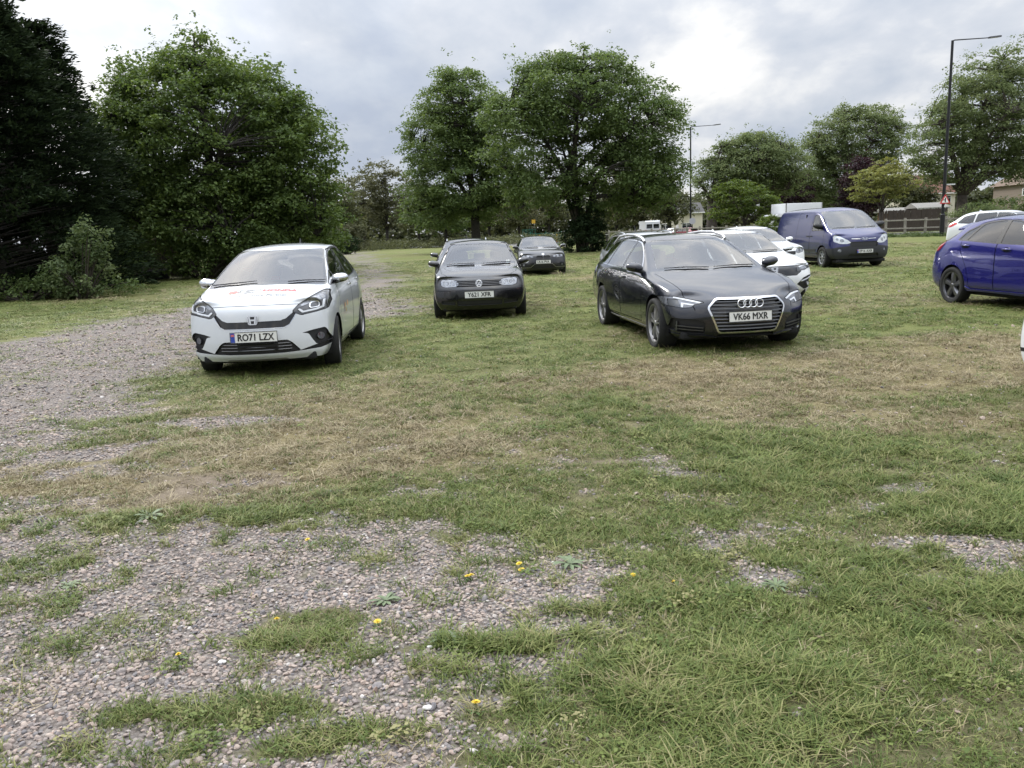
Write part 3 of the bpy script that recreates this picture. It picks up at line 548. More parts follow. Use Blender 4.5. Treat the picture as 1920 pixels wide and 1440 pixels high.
# ================================================================ vehicles: smooth shell, panels cut out of it along their outlines
def itp(tab, x):
    tab = sorted(tab); return float(np.interp(x, [t[0] for t in tab], [t[1] for t in tab]))
NC = 4; NR = 6
def shell(sp):
    """closed car skin (no floor) from a cage: front grid, stations along the sides and top, rear grid -> Catmull-Clark"""
    st = sp['stations']; S = len(st) + 1
    P = {}
    def rows(x):
        zs, ys = itp(sp['zs'], x), itp(sp['ys'], x); yw, zw = itp(sp['yw'], x), itp(sp['zw'], x)
        zb, yb = itp(sp['zb'], x), itp(sp['yb'], x); ze, ye = itp(sp['ze'], x), itp(sp['ye'], x)
        bul = sp.get('bulge', .02)
        f5 = .5
        return [(ys - .04, zs), (ys + (yw - ys) * .55, zs + .09), (yw, zw), (yb + .72 * (yw - yb), zw + .72 * (zb - zw)), (yb, zb),
                (yb + (ye - yb) * f5 + bul * min(1, (ze - zb) / .3), zb + (ze - zb) * f5), (ye, ze)]
    for end, sidx in (('front', 0), ('rear', S)):
        sg = 1 if end == 'front' else -1
        fr = sp[end]; pc = sp[end + '_pc']; ex = sp.get(end + '_ex', 2.6)
        for r, (x, y, z, *more) in enumerate(fr):
            pcr = more[0] if more else pc
            dz = more[1] if len(more) > 1 else 0.0
            for c in range(-NC, NC + 1):
                t = abs(c) / NC
                P[(sidx, r, c)] = (x - sg * pcr * t ** ex, y * c / NC, z - dz * t ** 2)
    for i, x in enumerate(st):
        s = i + 1; rw = rows(x)
        for r, (y, z) in enumerate(rw):
            for sd in (-1, 1): P[(s, r, sd * NC)] = (x, sd * y, z)
        ye, ze = rw[NR]; dx = itp(sp['dx'], x)
        zc = itp(sp['zc'], x + dx)
        cr = sp.get('crown', 2.2)
        for c in range(-NC + 1, NC):
            t = abs(c) / NC
            P[(s, NR, c)] = (x + dx * (1 - t ** 2), ye * c / NC, zc + (ze - zc) * t ** cr)
    keys = list(P); idx = {k: i for i, k in enumerate(keys)}
    F = []
    def q(a, b, c, d):
        F.append([idx[a], idx[b], idx[c], idx[d]])
    for s in range(S):
        for c in range(-NC, NC): q((s, NR, c), (s, NR, c + 1), (s + 1, NR, c + 1), (s + 1, NR, c))
        for r in range(NR):
            q((s, r, NC), (s + 1, r, NC), (s + 1, r + 1, NC), (s, r + 1, NC))
            q((s + 1, r, -NC), (s, r, -NC), (s, r + 1, -NC), (s + 1, r + 1, -NC))
    for r in range(NR):
        for c in range(-NC, NC):
            q((0, r, c), (0, r, c + 1), (0, r + 1, c + 1), (0, r + 1, c))
            q((S, r, c + 1), (S, r, c), (S, r + 1, c), (S, r + 1, c + 1))
    me = bpy.data.meshes.new('cage'); me.from_pydata([P[k] for k in keys], [], F); me.update()
    cr = {}
    def ck(a, b, v):
        if a in idx and b in idx: cr[tuple(sorted((idx[a], idx[b])))] = v
    for kind, n_, a, b, v in sp.get('crease', []):
        for s in range(a, b):
            for sd in (-1, 1):
                if kind == 'row': ck((s, n_, sd * NC), (s + 1, n_, sd * NC), v)
                if kind == 'col': ck((s, NR, sd * n_), (s + 1, NR, sd * n_), v)
                if kind == 'sta': ck((n_, NR, sd * s), (n_, NR, sd * (s + 1)), v)
                if kind == 'frow': ck((0, n_, sd * s), (0, n_, sd * (s + 1)), v)
                if kind == 'brow': ck((S, n_, sd * s), (S, n_, sd * (s + 1)), v)
    at_ = me.attributes.new('crease_edge', 'FLOAT', 'EDGE')
    vals = np.zeros(len(me.edges), np.float32)
    for e in me.edges:
        v = cr.get(tuple(sorted(e.vertices)))
        if v: vals[e.index] = v
    at_.data.foreach_set('value', vals)
    ob = bpy.data.objects.new('cage', me); COL.objects.link(ob)
    md = ob.modifiers.new('s', 'SUBSURF'); md.levels = md.render_levels = sp.get('level', 2); md.use_limit_surface = True
    dg = bpy.context.evaluated_depsgraph_get(); ev = ob.evaluated_get(dg); res = bpy.data.meshes.new_from_object(ev)
    bpy.data.objects.remove(ob); bpy.data.meshes.remove(me)
    return res

def rpoly(pts, r=.02, n=4):
    """polygon with rounded corners; pts may carry their own radius as third value"""
    out = []; m = len(pts)
    for i in range(m):
        p = Vector(pts[i][:2]); a = Vector(pts[i - 1][:2]); b = Vector(pts[(i + 1) % m][:2])
        rr = pts[i][2] if len(pts[i]) > 2 else r
        u = a - p; w = b - p; rr = min(rr, u.length * .45, w.length * .45)
        if rr < 1e-4: out.append(tuple(p)); continue
        s = p + u.normalized() * rr; e = p + w.normalized() * rr
        for k in range(n + 1):
            t = k / n; out.append(tuple(s * (1 - t) ** 2 + p * 2 * t * (1 - t) + e * t ** 2))
    return out
def circ(cx, cy, rx, ry=None, n=24):
    ry = ry or rx
    return [(cx + rx * math.cos(2 * math.pi * k / n), cy + ry * math.sin(2 * math.pi * k / n)) for k in range(n)]
def strip(pts, w):
    """thin polygon along a polyline (panel gap or trim)"""
    pts = [Vector(p) for p in pts]; L_ = []; R_ = []
    for i, p in enumerate(pts):
        t = (pts[min(i + 1, len(pts) - 1)] - pts[max(0, i - 1)]).normalized(); n = Vector((-t.y, t.x)) * w / 2
        L_.append(tuple(p + n)); R_.append(tuple(p - n))
    return L_, R_
def grow(poly, d):
    A = sum(poly[i - 1][0] * poly[i][1] - poly[i][0] * poly[i - 1][1] for i in range(len(poly)))
    sg = 1 if A > 0 else -1; out = []; n = len(poly)
    for i in range(n):
        p = Vector(poly[i]); a = (p - Vector(poly[i - 1])); b = (Vector(poly[(i + 1) % n]) - p)
        na = Vector((a.y, -a.x)).normalized() if a.length > 1e-9 else Vector((0, 0)); nb = Vector((b.y, -b.x)).normalized() if b.length > 1e-9 else na
        m = (na + nb); m = m.normalized() if m.length > 1e-6 else na
        k = max(.5, m.dot(na)); out.append(tuple(p + m * sg * d / k))
    return out
def inside(poly, x, y):
    c = False; n = len(poly); j = n - 1
    for i in range(n):
        xi, yi = poly[i]; xj, yj = poly[j]
        if (yi > y) != (yj > y) and x < (xj - xi) * (y - yi) / (yj - yi) + xi: c = not c
        j = i
    return c

class Cutter:
    """cuts outlines into a polygon skin and hands the pieces out as separate parts"""
    AX = {'F': (1, 2), 'B': (1, 2), 'L': (0, 2), 'R': (0, 2), 'T': (0, 1)}
    def __init__(s, me):
        nV = len(me.vertices); co = np.zeros(nV * 3, np.float32); me.vertices.foreach_get('co', co); co = co.reshape(-1, 3).astype(float)
        nv = np.zeros(nV * 3, np.float32); me.vertices.foreach_get('normal', nv); nv = nv.reshape(-1, 3).astype(float)
        s.V = [tuple(c) for c in co.tolist()]; s.N = [tuple(c) for c in nv.tolist()]
        s.F = [list(p.vertices) for p in me.polygons]; s.tag = [0] * len(s.F); s.names = ['body']
        n = len(s.F); s.cap = n * 6; s.bb = np.full((s.cap, 6), 9e9); s.fn = np.zeros((s.cap, 3)); s.ce = np.zeros((s.cap, 3)); s.n = 0
        nr = [p.normal[:] for p in me.polygons]
        s.E = {}
        for f in range(n): s.reg(f, nr[f])
        s.src_V = [Vector(v) for v in s.V]; s.src_F = [list(f) for f in s.F]; s.src_N = [Vector(v) for v in s.N]
        s.bvh = BVHTree.FromPolygons(s.src_V, s.src_F)
    def reg(s, f, nrm=None):
        if f >= s.cap:
            k = s.cap; s.bb = np.vstack([s.bb, np.full((k, 6), 9e9)]); s.fn = np.vstack([s.fn, np.zeros((k, 3))]); s.ce = np.vstack([s.ce, np.zeros((k, 3))]); s.cap *= 2
        vs = s.F[f]; P = [s.V[v] for v in vs]; m = len(P)
        xs, ys, zs = zip(*P)
        s.bb[f] = (min(xs), max(xs), min(ys), max(ys), min(zs), max(zs)); s.ce[f] = (sum(xs) / m, sum(ys) / m, sum(zs) / m)
        if nrm is not None: s.fn[f] = nrm
        for i in range(m):
            a, b = vs[i - 1], vs[i]; s.E.setdefault((a, b) if a < b else (b, a), set()).add(f)
        s.n = max(s.n, f + 1)
    def unreg(s, f):
        vs = s.F[f]
        for i in range(len(vs)):
            a, b = vs[i - 1], vs[i]; s.E[(a, b) if a < b else (b, a)].discard(f)
    def split_edge(s, a, b, t):
        """new vertex on edge a-b, threaded into every face that has the edge"""
        A, B = s.V[a], s.V[b]; k = len(s.V)
        s.V.append(tuple(A[i] + (B[i] - A[i]) * t for i in range(3)))
        n = [s.N[a][i] + (s.N[b][i] - s.N[a][i]) * t for i in range(3)]; l = math.sqrt(sum(x * x for x in n)) or 1; s.N.append(tuple(x / l for x in n))
        key = (a, b) if a < b else (b, a)
        for f in list(s.E.pop(key)):
            vs = s.F[f]
            for i in range(len(vs)):
                if (vs[i - 1] == a and vs[i] == b) or (vs[i - 1] == b and vs[i] == a): vs.insert(i, k); break
            for x in (a, b): s.E.setdefault((x, k), set()).add(f)
        return k
    def facing(s, d, thr):
        fn, ce, n = s.fn[:s.n], s.ce[:s.n], s.n
        if d == 'F': return (fn[:, 0] > thr) & (ce[:, 0] > 0)
        if d == 'B': return (fn[:, 0] < -thr) & (ce[:, 0] < 0)
        if d == 'L': return (fn[:, 1] > thr) & (ce[:, 1] > 0)
        if d == 'R': return (fn[:, 1] < -thr) & (ce[:, 1] < 0)
        return fn[:, 2] > thr
    def cut(s, d, poly, name, over=None, thr=.12):
        a, b = s.AX[d]; n = len(poly)
        xs = [p[0] for p in poly]; ys = [p[1] for p in poly]; X0, X1, Y0, Y1 = min(xs), max(xs), min(ys), max(ys)
        bb = s.bb[:s.n]
        m = (bb[:, 2 * a] <= X1) & (bb[:, 2 * a + 1] >= X0) & (bb[:, 2 * b] <= Y1) & (bb[:, 2 * b + 1] >= Y0) & s.facing(d, thr)
        cand = np.nonzero(m)[0].tolist(); e = 1e-6
        for i in range(n):
            p, q = poly[i - 1], poly[i]; tx, ty = q[0] - p[0], q[1] - p[1]; ln = math.hypot(tx, ty)
            if ln < 1e-5: continue
            nx, ny = -ty / ln, tx / ln; c0 = nx * p[0] + ny * p[1]
            x0, x1 = (p[0], q[0]) if p[0] < q[0] else (q[0], p[0]); y0, y1 = (p[1], q[1]) if p[1] < q[1] else (q[1], p[1])
            ca = np.array(cand, int); g = s.bb[ca]
            hit = ca[(g[:, 2 * a] <= x1 + e) & (g[:, 2 * a + 1] >= x0 - e) & (g[:, 2 * b] <= y1 + e) & (g[:, 2 * b + 1] >= y0 - e)].tolist()
            for f in hit:
                vs = s.F[f]; D = [nx * s.V[v][a] + ny * s.V[v][b] - c0 for v in vs]
                if min(D) > -1e-5 or max(D) < 1e-5: continue
                new = []
                for k in range(len(vs)):
                    da, db = D[k - 1], D[k]
                    if (da > 1e-5 and db < -1e-5) or (da < -1e-5 and db > 1e-5): new.append((vs[k - 1], vs[k], da / (da - db)))
                for (u, w, t) in new: s.split_edge(u, w, t)
                vs = s.F[f]; D = [nx * s.V[v][a] + ny * s.V[v][b] - c0 for v in vs]
                P = [v for v, x in zip(vs, D) if x >= -1e-5]; Q = [v for v, x in zip(vs, D) if x <= 1e-5]
                if len(P) < 3 or len(Q) < 3: continue
                s.unreg(f); s.F[f] = P; s.reg(f)
                k = len(s.F); s.F.append(Q); s.tag.append(s.tag[f]); s.reg(k, s.fn[f].copy()); cand.append(k)
        if name not in s.names: s.names.append(name)
        k = s.names.index(name)
        okid = None if over is None else {s.names.index(o) for o in over if o in s.names}
        for f in cand:
            if (okid is None or s.tag[f] in okid) and inside(poly, s.ce[f][a], s.ce[f][b]): s.tag[f] = k
        return k
    def line(s, d, pts, w, name, over=('body',), thr=.12):
        """thin strip along a polyline, cut segment by segment"""
        L_, R_ = strip(pts, w)
        for i in range(len(pts) - 1): s.cut(d, [L_[i], L_[i + 1], R_[i + 1], R_[i]], name, over, thr)
    def vnorm(s, co):
        loc, n, i, d = s.bvh.find_nearest(co)
        vs = s.src_F[i]; w = poly_3d_calc([s.src_V[v] for v in vs], loc); tot = Vector((0, 0, 0))
        for v, x in zip(vs, w): tot += s.src_N[v] * x
        return tot.normalized() if tot.length > 1e-6 else n
    def hit(s, d, u, v):
        """point and normal of the skin seen along d at (u, v)"""
        o = {'F': ((5, u, v), (-1, 0, 0)), 'B': ((-5, u, v), (1, 0, 0)), 'L': ((u, 5, v), (0, -1, 0)), 'R': ((u, -5, v), (0, 1, 0)), 'T': ((u, v, 5), (0, 0, -1))}[d]
        loc, n, i, dist = s.bvh.ray_cast(Vector(o[0]), Vector(o[1]))
        if loc is None: return None, None
        return loc, s.vnorm(loc)
    def drop(s, name): 
        k = s.names.index(name); s.tag = [-1 if t == k else t for t in s.tag]
    def faces(s, name, keep=None):
        if name not in s.names: return []
        k = s.names.index(name)
        return [f for f, t in enumerate(s.tag) if t == k and (keep is None or keep(Vector(s.ce[f])))]
    def out(s, name, objname, m, parent, off=0.0, skirt=0.0, label=None, keep=None):
        """turn the faces of one part into an object; off = push out (+) or in (-); skirt = depth of its returned edge"""
        fs = s.faces(name, keep)
        if not fs: return None
        vi = {}; V = []; Nn = []; F = []; cnt = {}
        for f in fs:
            row = []; vs = s.F[f]
            for i, v in enumerate(vs):
                j = vi.get(v)
                if j is None:
                    n = s.N[v]; c = s.V[v]; j = vi[v] = len(V); V.append((c[0] + n[0] * off, c[1] + n[1] * off, c[2] + n[2] * off)); Nn.append(n)
                row.append(j)
                a = vs[i - 1]; key = (a, v) if a < v else (v, a); cnt[key] = None if key in cnt else (a, v)
            F.append(row)
        if skirt:
            for e in cnt.values():
                if e is None: continue
                a, b = e; na, nb = Vector(s.N[a]), Vector(s.N[b]); pa, pb = Vector(V[vi[a]]), Vector(V[vi[b]]); j = len(V)
                w = (pb - pa).cross(na); w = w.normalized() if w.length > 1e-9 else na
                if skirt < 0: w = -w
                V += [pa, pb, pb - nb * skirt, pa - na * skirt]; Nn += [w] * 4
                F.append([j + 3, j + 2, j + 1, j])
        o = mesh_obj(objname, V, F, m, parent, True, None, Nn)
        if label: o['label'] = label
        return o

def text_geo(txt, size, bold=.0, xs=1.0, spacing=1.0):
    """flat lettering as (verts, faces), centred"""
    cu = bpy.data.curves.new('t', 'FONT'); cu.body = txt; cu.size = size; cu.align_x = 'CENTER'; cu.align_y = 'CENTER'; cu.offset = bold; cu.space_character = spacing
    cu.resolution_u = 3
    ob = bpy.data.objects.new('t', cu); COL.objects.link(ob)
    me = bpy.data.meshes.new_from_object(ob.evaluated_get(bpy.context.evaluated_depsgraph_get()))
    bm = bmesh.new(); bm.from_mesh(me); bmesh.ops.triangulate(bm, faces=bm.faces[:])
    bm.verts.index_update(); V = [(v.co.x * xs, v.co.y) for v in bm.verts]; F = [[v.index for v in f.verts] for f in bm.faces]
    bm.free(); bpy.data.objects.remove(ob); bpy.data.meshes.remove(me)
    x = [v[0] for v in V]; y = [v[1] for v in V]; cx, cy = (min(x) + max(x)) / 2, (min(y) + max(y)) / 2
    return [(v[0] - cx, v[1] - cy) for v in V], F
def on_skin(ct, d, V, F, pos, off, m, name, parent, xdir=(1, 0), flip=False):
    """lay flat lettering on the skin: local (x, y) -> (u, v) of projection d"""
    P = []; Q = []
    for x, y in V:
        u = pos[0] + xdir[0] * x - xdir[1] * y; v = pos[1] + xdir[1] * x + xdir[0] * y
        h, n = ct.hit(d, u, v)
        if h is None: h = Vector((0, 0, 0)); n = Vector((0, 0, 1))
        P.append(h + n * off); Q.append(n)
    return mesh_obj(name, P, F, m, parent, False)

# ---------------------------------------------------------------- shared car materials
M_GLASS = glass_mat('car_glass', (.62, .67, .66))
M_GLASS_D = glass_mat('dark_car_glass', (.10, .11, .115))
M_BLACK = mat('black_plastic', (.012, .012, .013), .55)
M_GLOSSBLK = mat('gloss_black', (.006, .006, .007), .12, coat=.6)
M_SEAM = mat('panel_gap', (.004, .004, .004), .9)
M_CHROME = mat('chrome', (.75, .76, .78), .12, 1.0)
M_ALU = mat('alloy_wheel', (.27, .265, .265), .35, .7, var=.12, var_scale=14)
M_ALU_D = mat('dark_alloy_wheel', (.045, .045, .05), .3, .6)
M_TYRE = mat('tyre_rubber', (.013, .013, .013), .85, var=.35, var_scale=9, bump=.25, bump_scale=60)
M_INT = mat('cabin_trim', (.018, .018, .02), .8)
M_SEAT = mat('seat_fabric', (.05, .05, .054), .9)
M_LINER = mat('roof_lining', (.10, .10, .10), .9)
M_PLATE_W = mat('plate_white', (.66, .66, .62), .35)
M_PLATE_BLK = mat('plate_characters', (.008, .008, .008), .5)
M_LED = mat('light_guide', (.62, .64, .67), .25, coat=.6)
M_LAMP = mat('lamp_reflector', (.26, .27, .29), .16, .6, coat=.6, var=.6, var_scale=26)
M_LAMP_D = mat('dark_lamp_bowl', (.05, .052, .056), .12, .2, coat=1)
M_LENS = mat('projector_lens', (.03, .032, .04), .02, 0, coat=1)
M_RED = mat('red_lens', (.42, .008, .008), .12, coat=1)
M_AMBER = mat('amber_lens', (.5, .16, .02), .15, coat=1)
M_UNDER = mat('underbody', (.008, .008, .008), .9)
M_DISC = mat('brake_disc', (.05, .048, .046), .5, .6)
M_BARREL = mat('rim_barrel', (.02, .02, .021), .6)
M_STEEL = mat('wheel_trim', (.34, .35, .36), .35, .6, var=.1)

def spokes(style, r):
    """list of spoke outlines (radial, tangential half width) -> solids"""
    return style
def make_wheel(parent, pos, rad, width, rimr, style, side, mrim=None, steer=0.0, mface=None):
    """wheel: rim with spokes (mesh), tyre and brake disc as sub-parts. side=+1 left, -1 right (outer face points to side*y)"""
    mrim = mrim or M_ALU
    mb = MB(); w = width / 2
    bl = MB(); bl.lathe([(rimr * .97, -w * .9), (rimr, -w * .8), (rimr * .93, -w * .5), (rimr * .93, w * .6)], 36)
    mb.lathe([(rimr * .93, w * .6), (rimr * .985, w * .8), (rimr * 1.01, w * .9), (rimr * .96, w * .88), (rimr * .935, w * .7)], 36)
    n, kind = style
    zf = w * .78
    for k in range(n):
        a = 2 * math.pi * k / n + math.pi / 2
        if kind == 'twin':
            legs = [(-.085, -.20, .045, .05), (.085, .20, .045, .05)]      # (angle at hub, angle at rim, width hub, width rim)
        elif kind == 'y': legs = [(0, -.16, .06, .05), (0, .16, .06, .05)]
        elif kind == 'broad': legs = [(0, 0, .10, .17)]
        elif kind == 'multi': legs = [(0, 0, .06, .075)]
        else: legs = [(0, 0, .09, .10)]
        for a0, a1, w0, w1 in legs:
            r0, r1 = rimr * .14, rimr * .97
            p0 = Vector((math.cos(a + a0) * r0, 0, math.sin(a + a0) * r0)); p1 = Vector((math.cos(a + a1) * r1, 0, math.sin(a + a1) * r1))
            t = (p1 - p0).normalized(); nn = Vector((-t.z, 0, t.x)); h0, h1 = w0 * rimr / .3 * .5, w1 * rimr / .3 * .5
            V = []
            for p, h, y0, y1 in ((p0, h0, zf - .006, zf - .05), ((p0 + p1) / 2, (h0 + h1) / 2 * .85, zf, zf - .045), (p1, h1, zf - .012, zf - .045)):
                V += [p + nn * h * .55 + Vector((0, y0, 0)), p - nn * h * .55 + Vector((0, y0, 0)), p - nn * h + Vector((0, y1, 0)), p + nn * h + Vector((0, y1, 0))]
            F = []
            for i in range(2):
                for j in range(4): F.append((i * 4 + j, i * 4 + (j + 1) % 4, i * 4 + 4 + (j + 1) % 4, i * 4 + 4 + j))
            F += [(3, 2, 1, 0), (8, 9, 10, 11)]
            mb.add(V, F)
    mb.lathe([(.001, zf + .004), (rimr * .13, zf + .002), (rimr * .19, zf - .012), (rimr * .2, zf - .05)], 20)
    wh = mb.build('wheel', mrim, parent, True, 35); bl.build('rim_barrel', M_BARREL, wh, True, 35)
    t = MB(); s = rad - rimr
    t.lathe([(rimr * 1.0, -w * .82), (rimr + s * .2, -w * .97), (rimr + s * .6, -w * 1.02), (rad - s * .16, -w * .96), (rad - .006, -w * .8), (rad, -w * .45), (rad, w * .45), (rad - .006, w * .8),
             (rad - s * .16, w * .96), (rimr + s * .6, w * 1.02), (rimr + s * .2, w * .97), (rimr * 1.0, w * .82)], 44)
    ty = t.build('tyre', M_TYRE, wh, True, 50)
    d = MB(); d.lathe([(.02, w * .15), (rimr * .75, w * .15), (rimr * .75, -w * .1), (.02, -w * .1)], 28); d.build('brake_disc', M_DISC if kind != 'cover' else M_BLACK, wh, True, 40)
    wh.location = pos; wh.rotation_euler = (0, 0, (0 if side > 0 else math.pi) + steer)
    return wh

def make_plate(parent, txt, pos, nrm_yaw, tilt=0.0, blue=True, w=.52, h=.111, rear=False, xs=.80, size=.098, sp=1.0, col=None, dim=None):
    """UK number plate: pos = centre on the bumper, faces +x rotated by nrm_yaw"""
    mb = MB(); mb.rbox((0, 0, 0), (.006, w + .012, h + .012), .004)
    pl = mb.build('number_plate', [col or M_PLATE_W], parent, False)
    fr = MB()
    for y, z, dy, dz in ((0, h / 2 + .004, w + .014, .005), (0, -h / 2 - .004, w + .014, .005), (w / 2 + .004, 0, .005, h), (-w / 2 - .004, 0, .005, h)): fr.box((.0035, y, z), (.006, dy, dz))
    fr.build('plate_border', M_PLATE_BLK, pl)
    dy = 0.0
    if blue:
        b = MB(); b.box((.0045, -w / 2 + .024, 0), (.003, .046, h - .004)); b.build('plate_band', mat('plate_blue', (.02, .05, .30), .4), pl)
        b = MB(); b.box((.0052, -w / 2 + .024, .026), (.003, .034, .026)); b.build('plate_flag', mat('plate_flag_red', (.5, .12, .14), .4), pl)
        dy = .024
    V, F = text_geo(txt, size, 0.0, xs, sp)
    if dim:
        x = [v[0] for v in V]; y = [v[1] for v in V]; kx = dim[0] / (max(x) - min(x)); ky = dim[1] / (max(y) - min(y)); V = [(a * kx, b * ky) for a, b in V]
    BV = []; BF = []
    for q, (ox, oy) in enumerate(((0, 0), (.0028, 0), (-.0028, 0), (0, .0022), (0, -.0022))):
        b = len(BV); BV += [(.0065 + q * .00008, dy + x * .985 + ox, y * .97 + oy) for x, y in V]; BF += [tuple(i + b for i in f) for f in F]
    mesh_obj('plate_lettering', BV, BF, M_PLATE_BLK, pl, False)
    pl.location = pos; pl.rotation_euler = (0, tilt, nrm_yaw)
    return pl

def seat(parent, x, y, w=.5, h=1.02, z0=.30):
    mb = MB()
    mb.rbox((x + .12, y, z0 + .13), (.52, w, .16), .05)
    mb.rbox((x - .2, y, z0 + .43), (.15, w, .58), .06, M=Matrix.Rotation(R(-16), 3, 'Y'))
    mb.rbox((x - .30, y, h - .02), (.09, w * .5, .19), .04, M=Matrix.Rotation(R(-10), 3, 'Y'))
    return mb.build('seat', M_SEAT, parent, True, 40)
def cabin(parent, xd, xr, yw, zfloor, zdash, hd=1.05, rear=True, wheel_side=-1, bench_x=None):
    """floor, dash, steering wheel (right-hand drive), two front seats, rear bench"""
    mb = MB(); mb.box(((xd + xr) / 2, 0, zfloor), (xd - xr, yw * 1.9, .02))
    for s in (-1, 1): mb.box(((xd + xr) / 2, s * yw * .95, (zfloor + zdash - .08) / 2), (xd - xr, .03, zdash - .08 - zfloor))
    mb.build('cabin_floor', M_INT, parent)
    d = MB(); d.rbox((xd - .12, 0, zdash - .12), (.55, yw * 1.86, .2), .06); d.rbox((xd - .34, wheel_side * .36, zdash - .03), (.22, .36, .08), .03)
    d.build('dashboard', M_INT, parent, True, 40)
    sw = MB(); pts = [(0, .185 * math.cos(q), .185 * math.sin(q)) for q in [2 * math.pi * k / 20 for k in range(21)]]
    sw.tube(pts, .016, 6, False); sw.box((0, 0, 0), (.04, .16, .10)); sw.box((0, 0, 0), (.02, .36, .03))
    o = sw.build('steering_wheel', M_INT, parent, True, 40); o.location = (xd - .52, wheel_side * .36, zdash - .06); o.rotation_euler = (0, R(-22), 0)
    sx = xd - 1.05
    for s in (-1, 1): seat(parent, sx, s * .36, .5, hd, zfloor)
    if rear:
        bx = bench_x or sx - .85
        mb = MB(); mb.rbox((bx + .1, 0, zfloor + .15), (.5, yw * 1.55, .16), .05); mb.rbox((bx - .2, 0, zfloor + .45), (.15, yw * 1.6, .55), .05, M=Matrix.Rotation(R(-18), 3, 'Y'))
        for y in (-.42, 0, .42): mb.rbox((bx - .32, y, hd - .06), (.08, .24, .15), .03)
        mb.build('rear_bench', M_SEAT, parent, True, 40)
def mirror_part(parent, ct, x, z, yb, side, mcap, mlow=None, s=1.0, mhouse=None, dz=0.0):
    """door mirror: housing shell with stalk and glass"""
    y = side * yb
    bm = bmesh.new(); bmesh.ops.create_icosphere(bm, subdivisions=3, radius=1)
    for v in bm.verts:
        c = v.co
        c.x = c.x * (.085 if c.x > 0 else .025); c.y *= .125; c.z = c.z * (.075 if c.z > 0 else .062)
        c.z += -.015 * (c.y / .125) * side * -1
    bm.verts.index_update()
    cy = y + side * .15 * s
    V = [Vector((x + v.co.x * s, cy + v.co.y * s, z + .08 * s + dz + v.co.z * s)) for v in bm.verts]; F = [[v.index for v in f.verts] for f in bm.faces]
    up = [f for f in F if sum(V[i].z for i in f) / 3 > z + dz + .055 * s or mlow is None]
    lo = [f for f in F if not (sum(V[i].z for i in f) / 3 > z + dz + .055 * s or mlow is None)]
    bm.free()
    o = mesh_obj('door_mirror', V, up + lo, [mcap, mlow or mcap], parent, True, [0] * len(up) + [1] * len(lo))
    mb = MB(); mb.tube([(x + .01, y - side * .03, z - .01), (x + .015, y + side * .045, z + .02 + dz), (x + .01, cy, z + .05 + dz)], [.035, .026, .03], 8); mb.build('mirror_stalk', mlow or M_BLACK, o, True, 50)
    mb = MB(); mb.prism(rpoly([(-.10, -.052), (.10, -.052), (.10, .056), (-.10, .056)], .03), 0, .004, Matrix.Translation((x - .026 * s, cy, z + .08 * s + dz)) @ Matrix.Rotation(R(-90), 4, 'Y') @ Matrix.Rotation(R(90), 4, 'Z'))
    mb.build('mirror_glass', M_CHROME, o)
    return o
def wiper(parent, ct, pts, name='wiper'):
    P = []
    for u, v in pts:
        h, n = ct.hit('F', u, v)
        if h is None: return None
        P.append(h + n * .014)
    mb = MB(); mb.tube(P, [.007] * (len(P) - 1) + [.004], 5)
    return mb.build(name, M_BLACK, parent)
def rail_on_roof(parent, ct, side, xs, y, hgt, m, off=0.0):
    P = []
    for i, x in enumerate(xs):
        h, n = ct.hit('T', x, side * itp(y, x) if isinstance(y, list) else side * y)
        lift = hgt * (0.15 if i in (0, len(xs) - 1) else (.75 if i in (1, len(xs) - 2) else 1))
        P.append(h + Vector((0, 0, lift)))
    mb = MB(); mb.tube(P, .02, 8); return mb.build('roof_rail', m, parent, True, 60)
def underbody(parent, sp, xa, xb, yw, z):
    mb = MB(); mb.rbox(((xa + xb) / 2, 0, z + .05), (xa - xb, yw * 2, .10), .03)
    return mb.build('underbody', M_UNDER, parent)
def arch_liners(parent, axles, y0, rad, z):
    mb = MB()
    for x in axles:
        for s in (-1, 1):
            n = 16; V = []; F = []
            for k in range(n + 1):
                q = math.pi * (k / n) * 1.2 - .1 * math.pi
                for yy in (y0, y0 - .34): V.append((x + rad * math.cos(q), s * yy, z + rad * math.sin(q)))
            for k in range(n): F.append((2 * k, 2 * k + 1, 2 * k + 3, 2 * k + 2))
            b = len(V); V.append((x, s * (y0 - .34), z))
            for k in range(n): F.append((2 * k + 1, b, 2 * k + 3))
            mb.add(V, F)
    return mb.build('wheel_arch_liner', M_UNDER, parent)
def lining(parent, ct, xa, xb, z0, tags=('body', 'seam', 'door', 'roof')):
    """dark inner trim a little inside the painted cabin skin"""
    ids = {ct.names.index(t) for t in tags if t in ct.names}; vi = {}; V = []; F = []
    for f, t in enumerate(ct.tag):
        c = ct.ce[f]
        if t not in ids or c[2] < z0 or not (xb < c[0] < xa): continue
        row = []
        for v in ct.F[f]:
            if v not in vi: vi[v] = len(V); V.append(tuple(ct.V[v][i] - ct.N[v][i] * .02 for i in range(3)))
            row.append(vi[v])
        F.append(row[::-1])
    if F: mesh_obj('roof_lining', V, F, M_LINER, parent, True)
def ring(mb, c, R_, r_, M, n=24, m=8):
    V = []; F = []
    for i in range(n):
        a = 2 * math.pi * i / n
        for j in range(m):
            b = 2 * math.pi * j / m
            V.append(M @ Vector((c[0] + (R_ + r_ * math.cos(b)) * math.cos(a), c[1] + (R_ + r_ * math.cos(b)) * math.sin(a), r_ * math.sin(b))))
    for i in range(n):
        for j in range(m): F.append((i * m + j, ((i + 1) % n) * m + j, ((i + 1) % n) * m + (j + 1) % m, i * m + (j + 1) % m))
    mb.add(V, F)
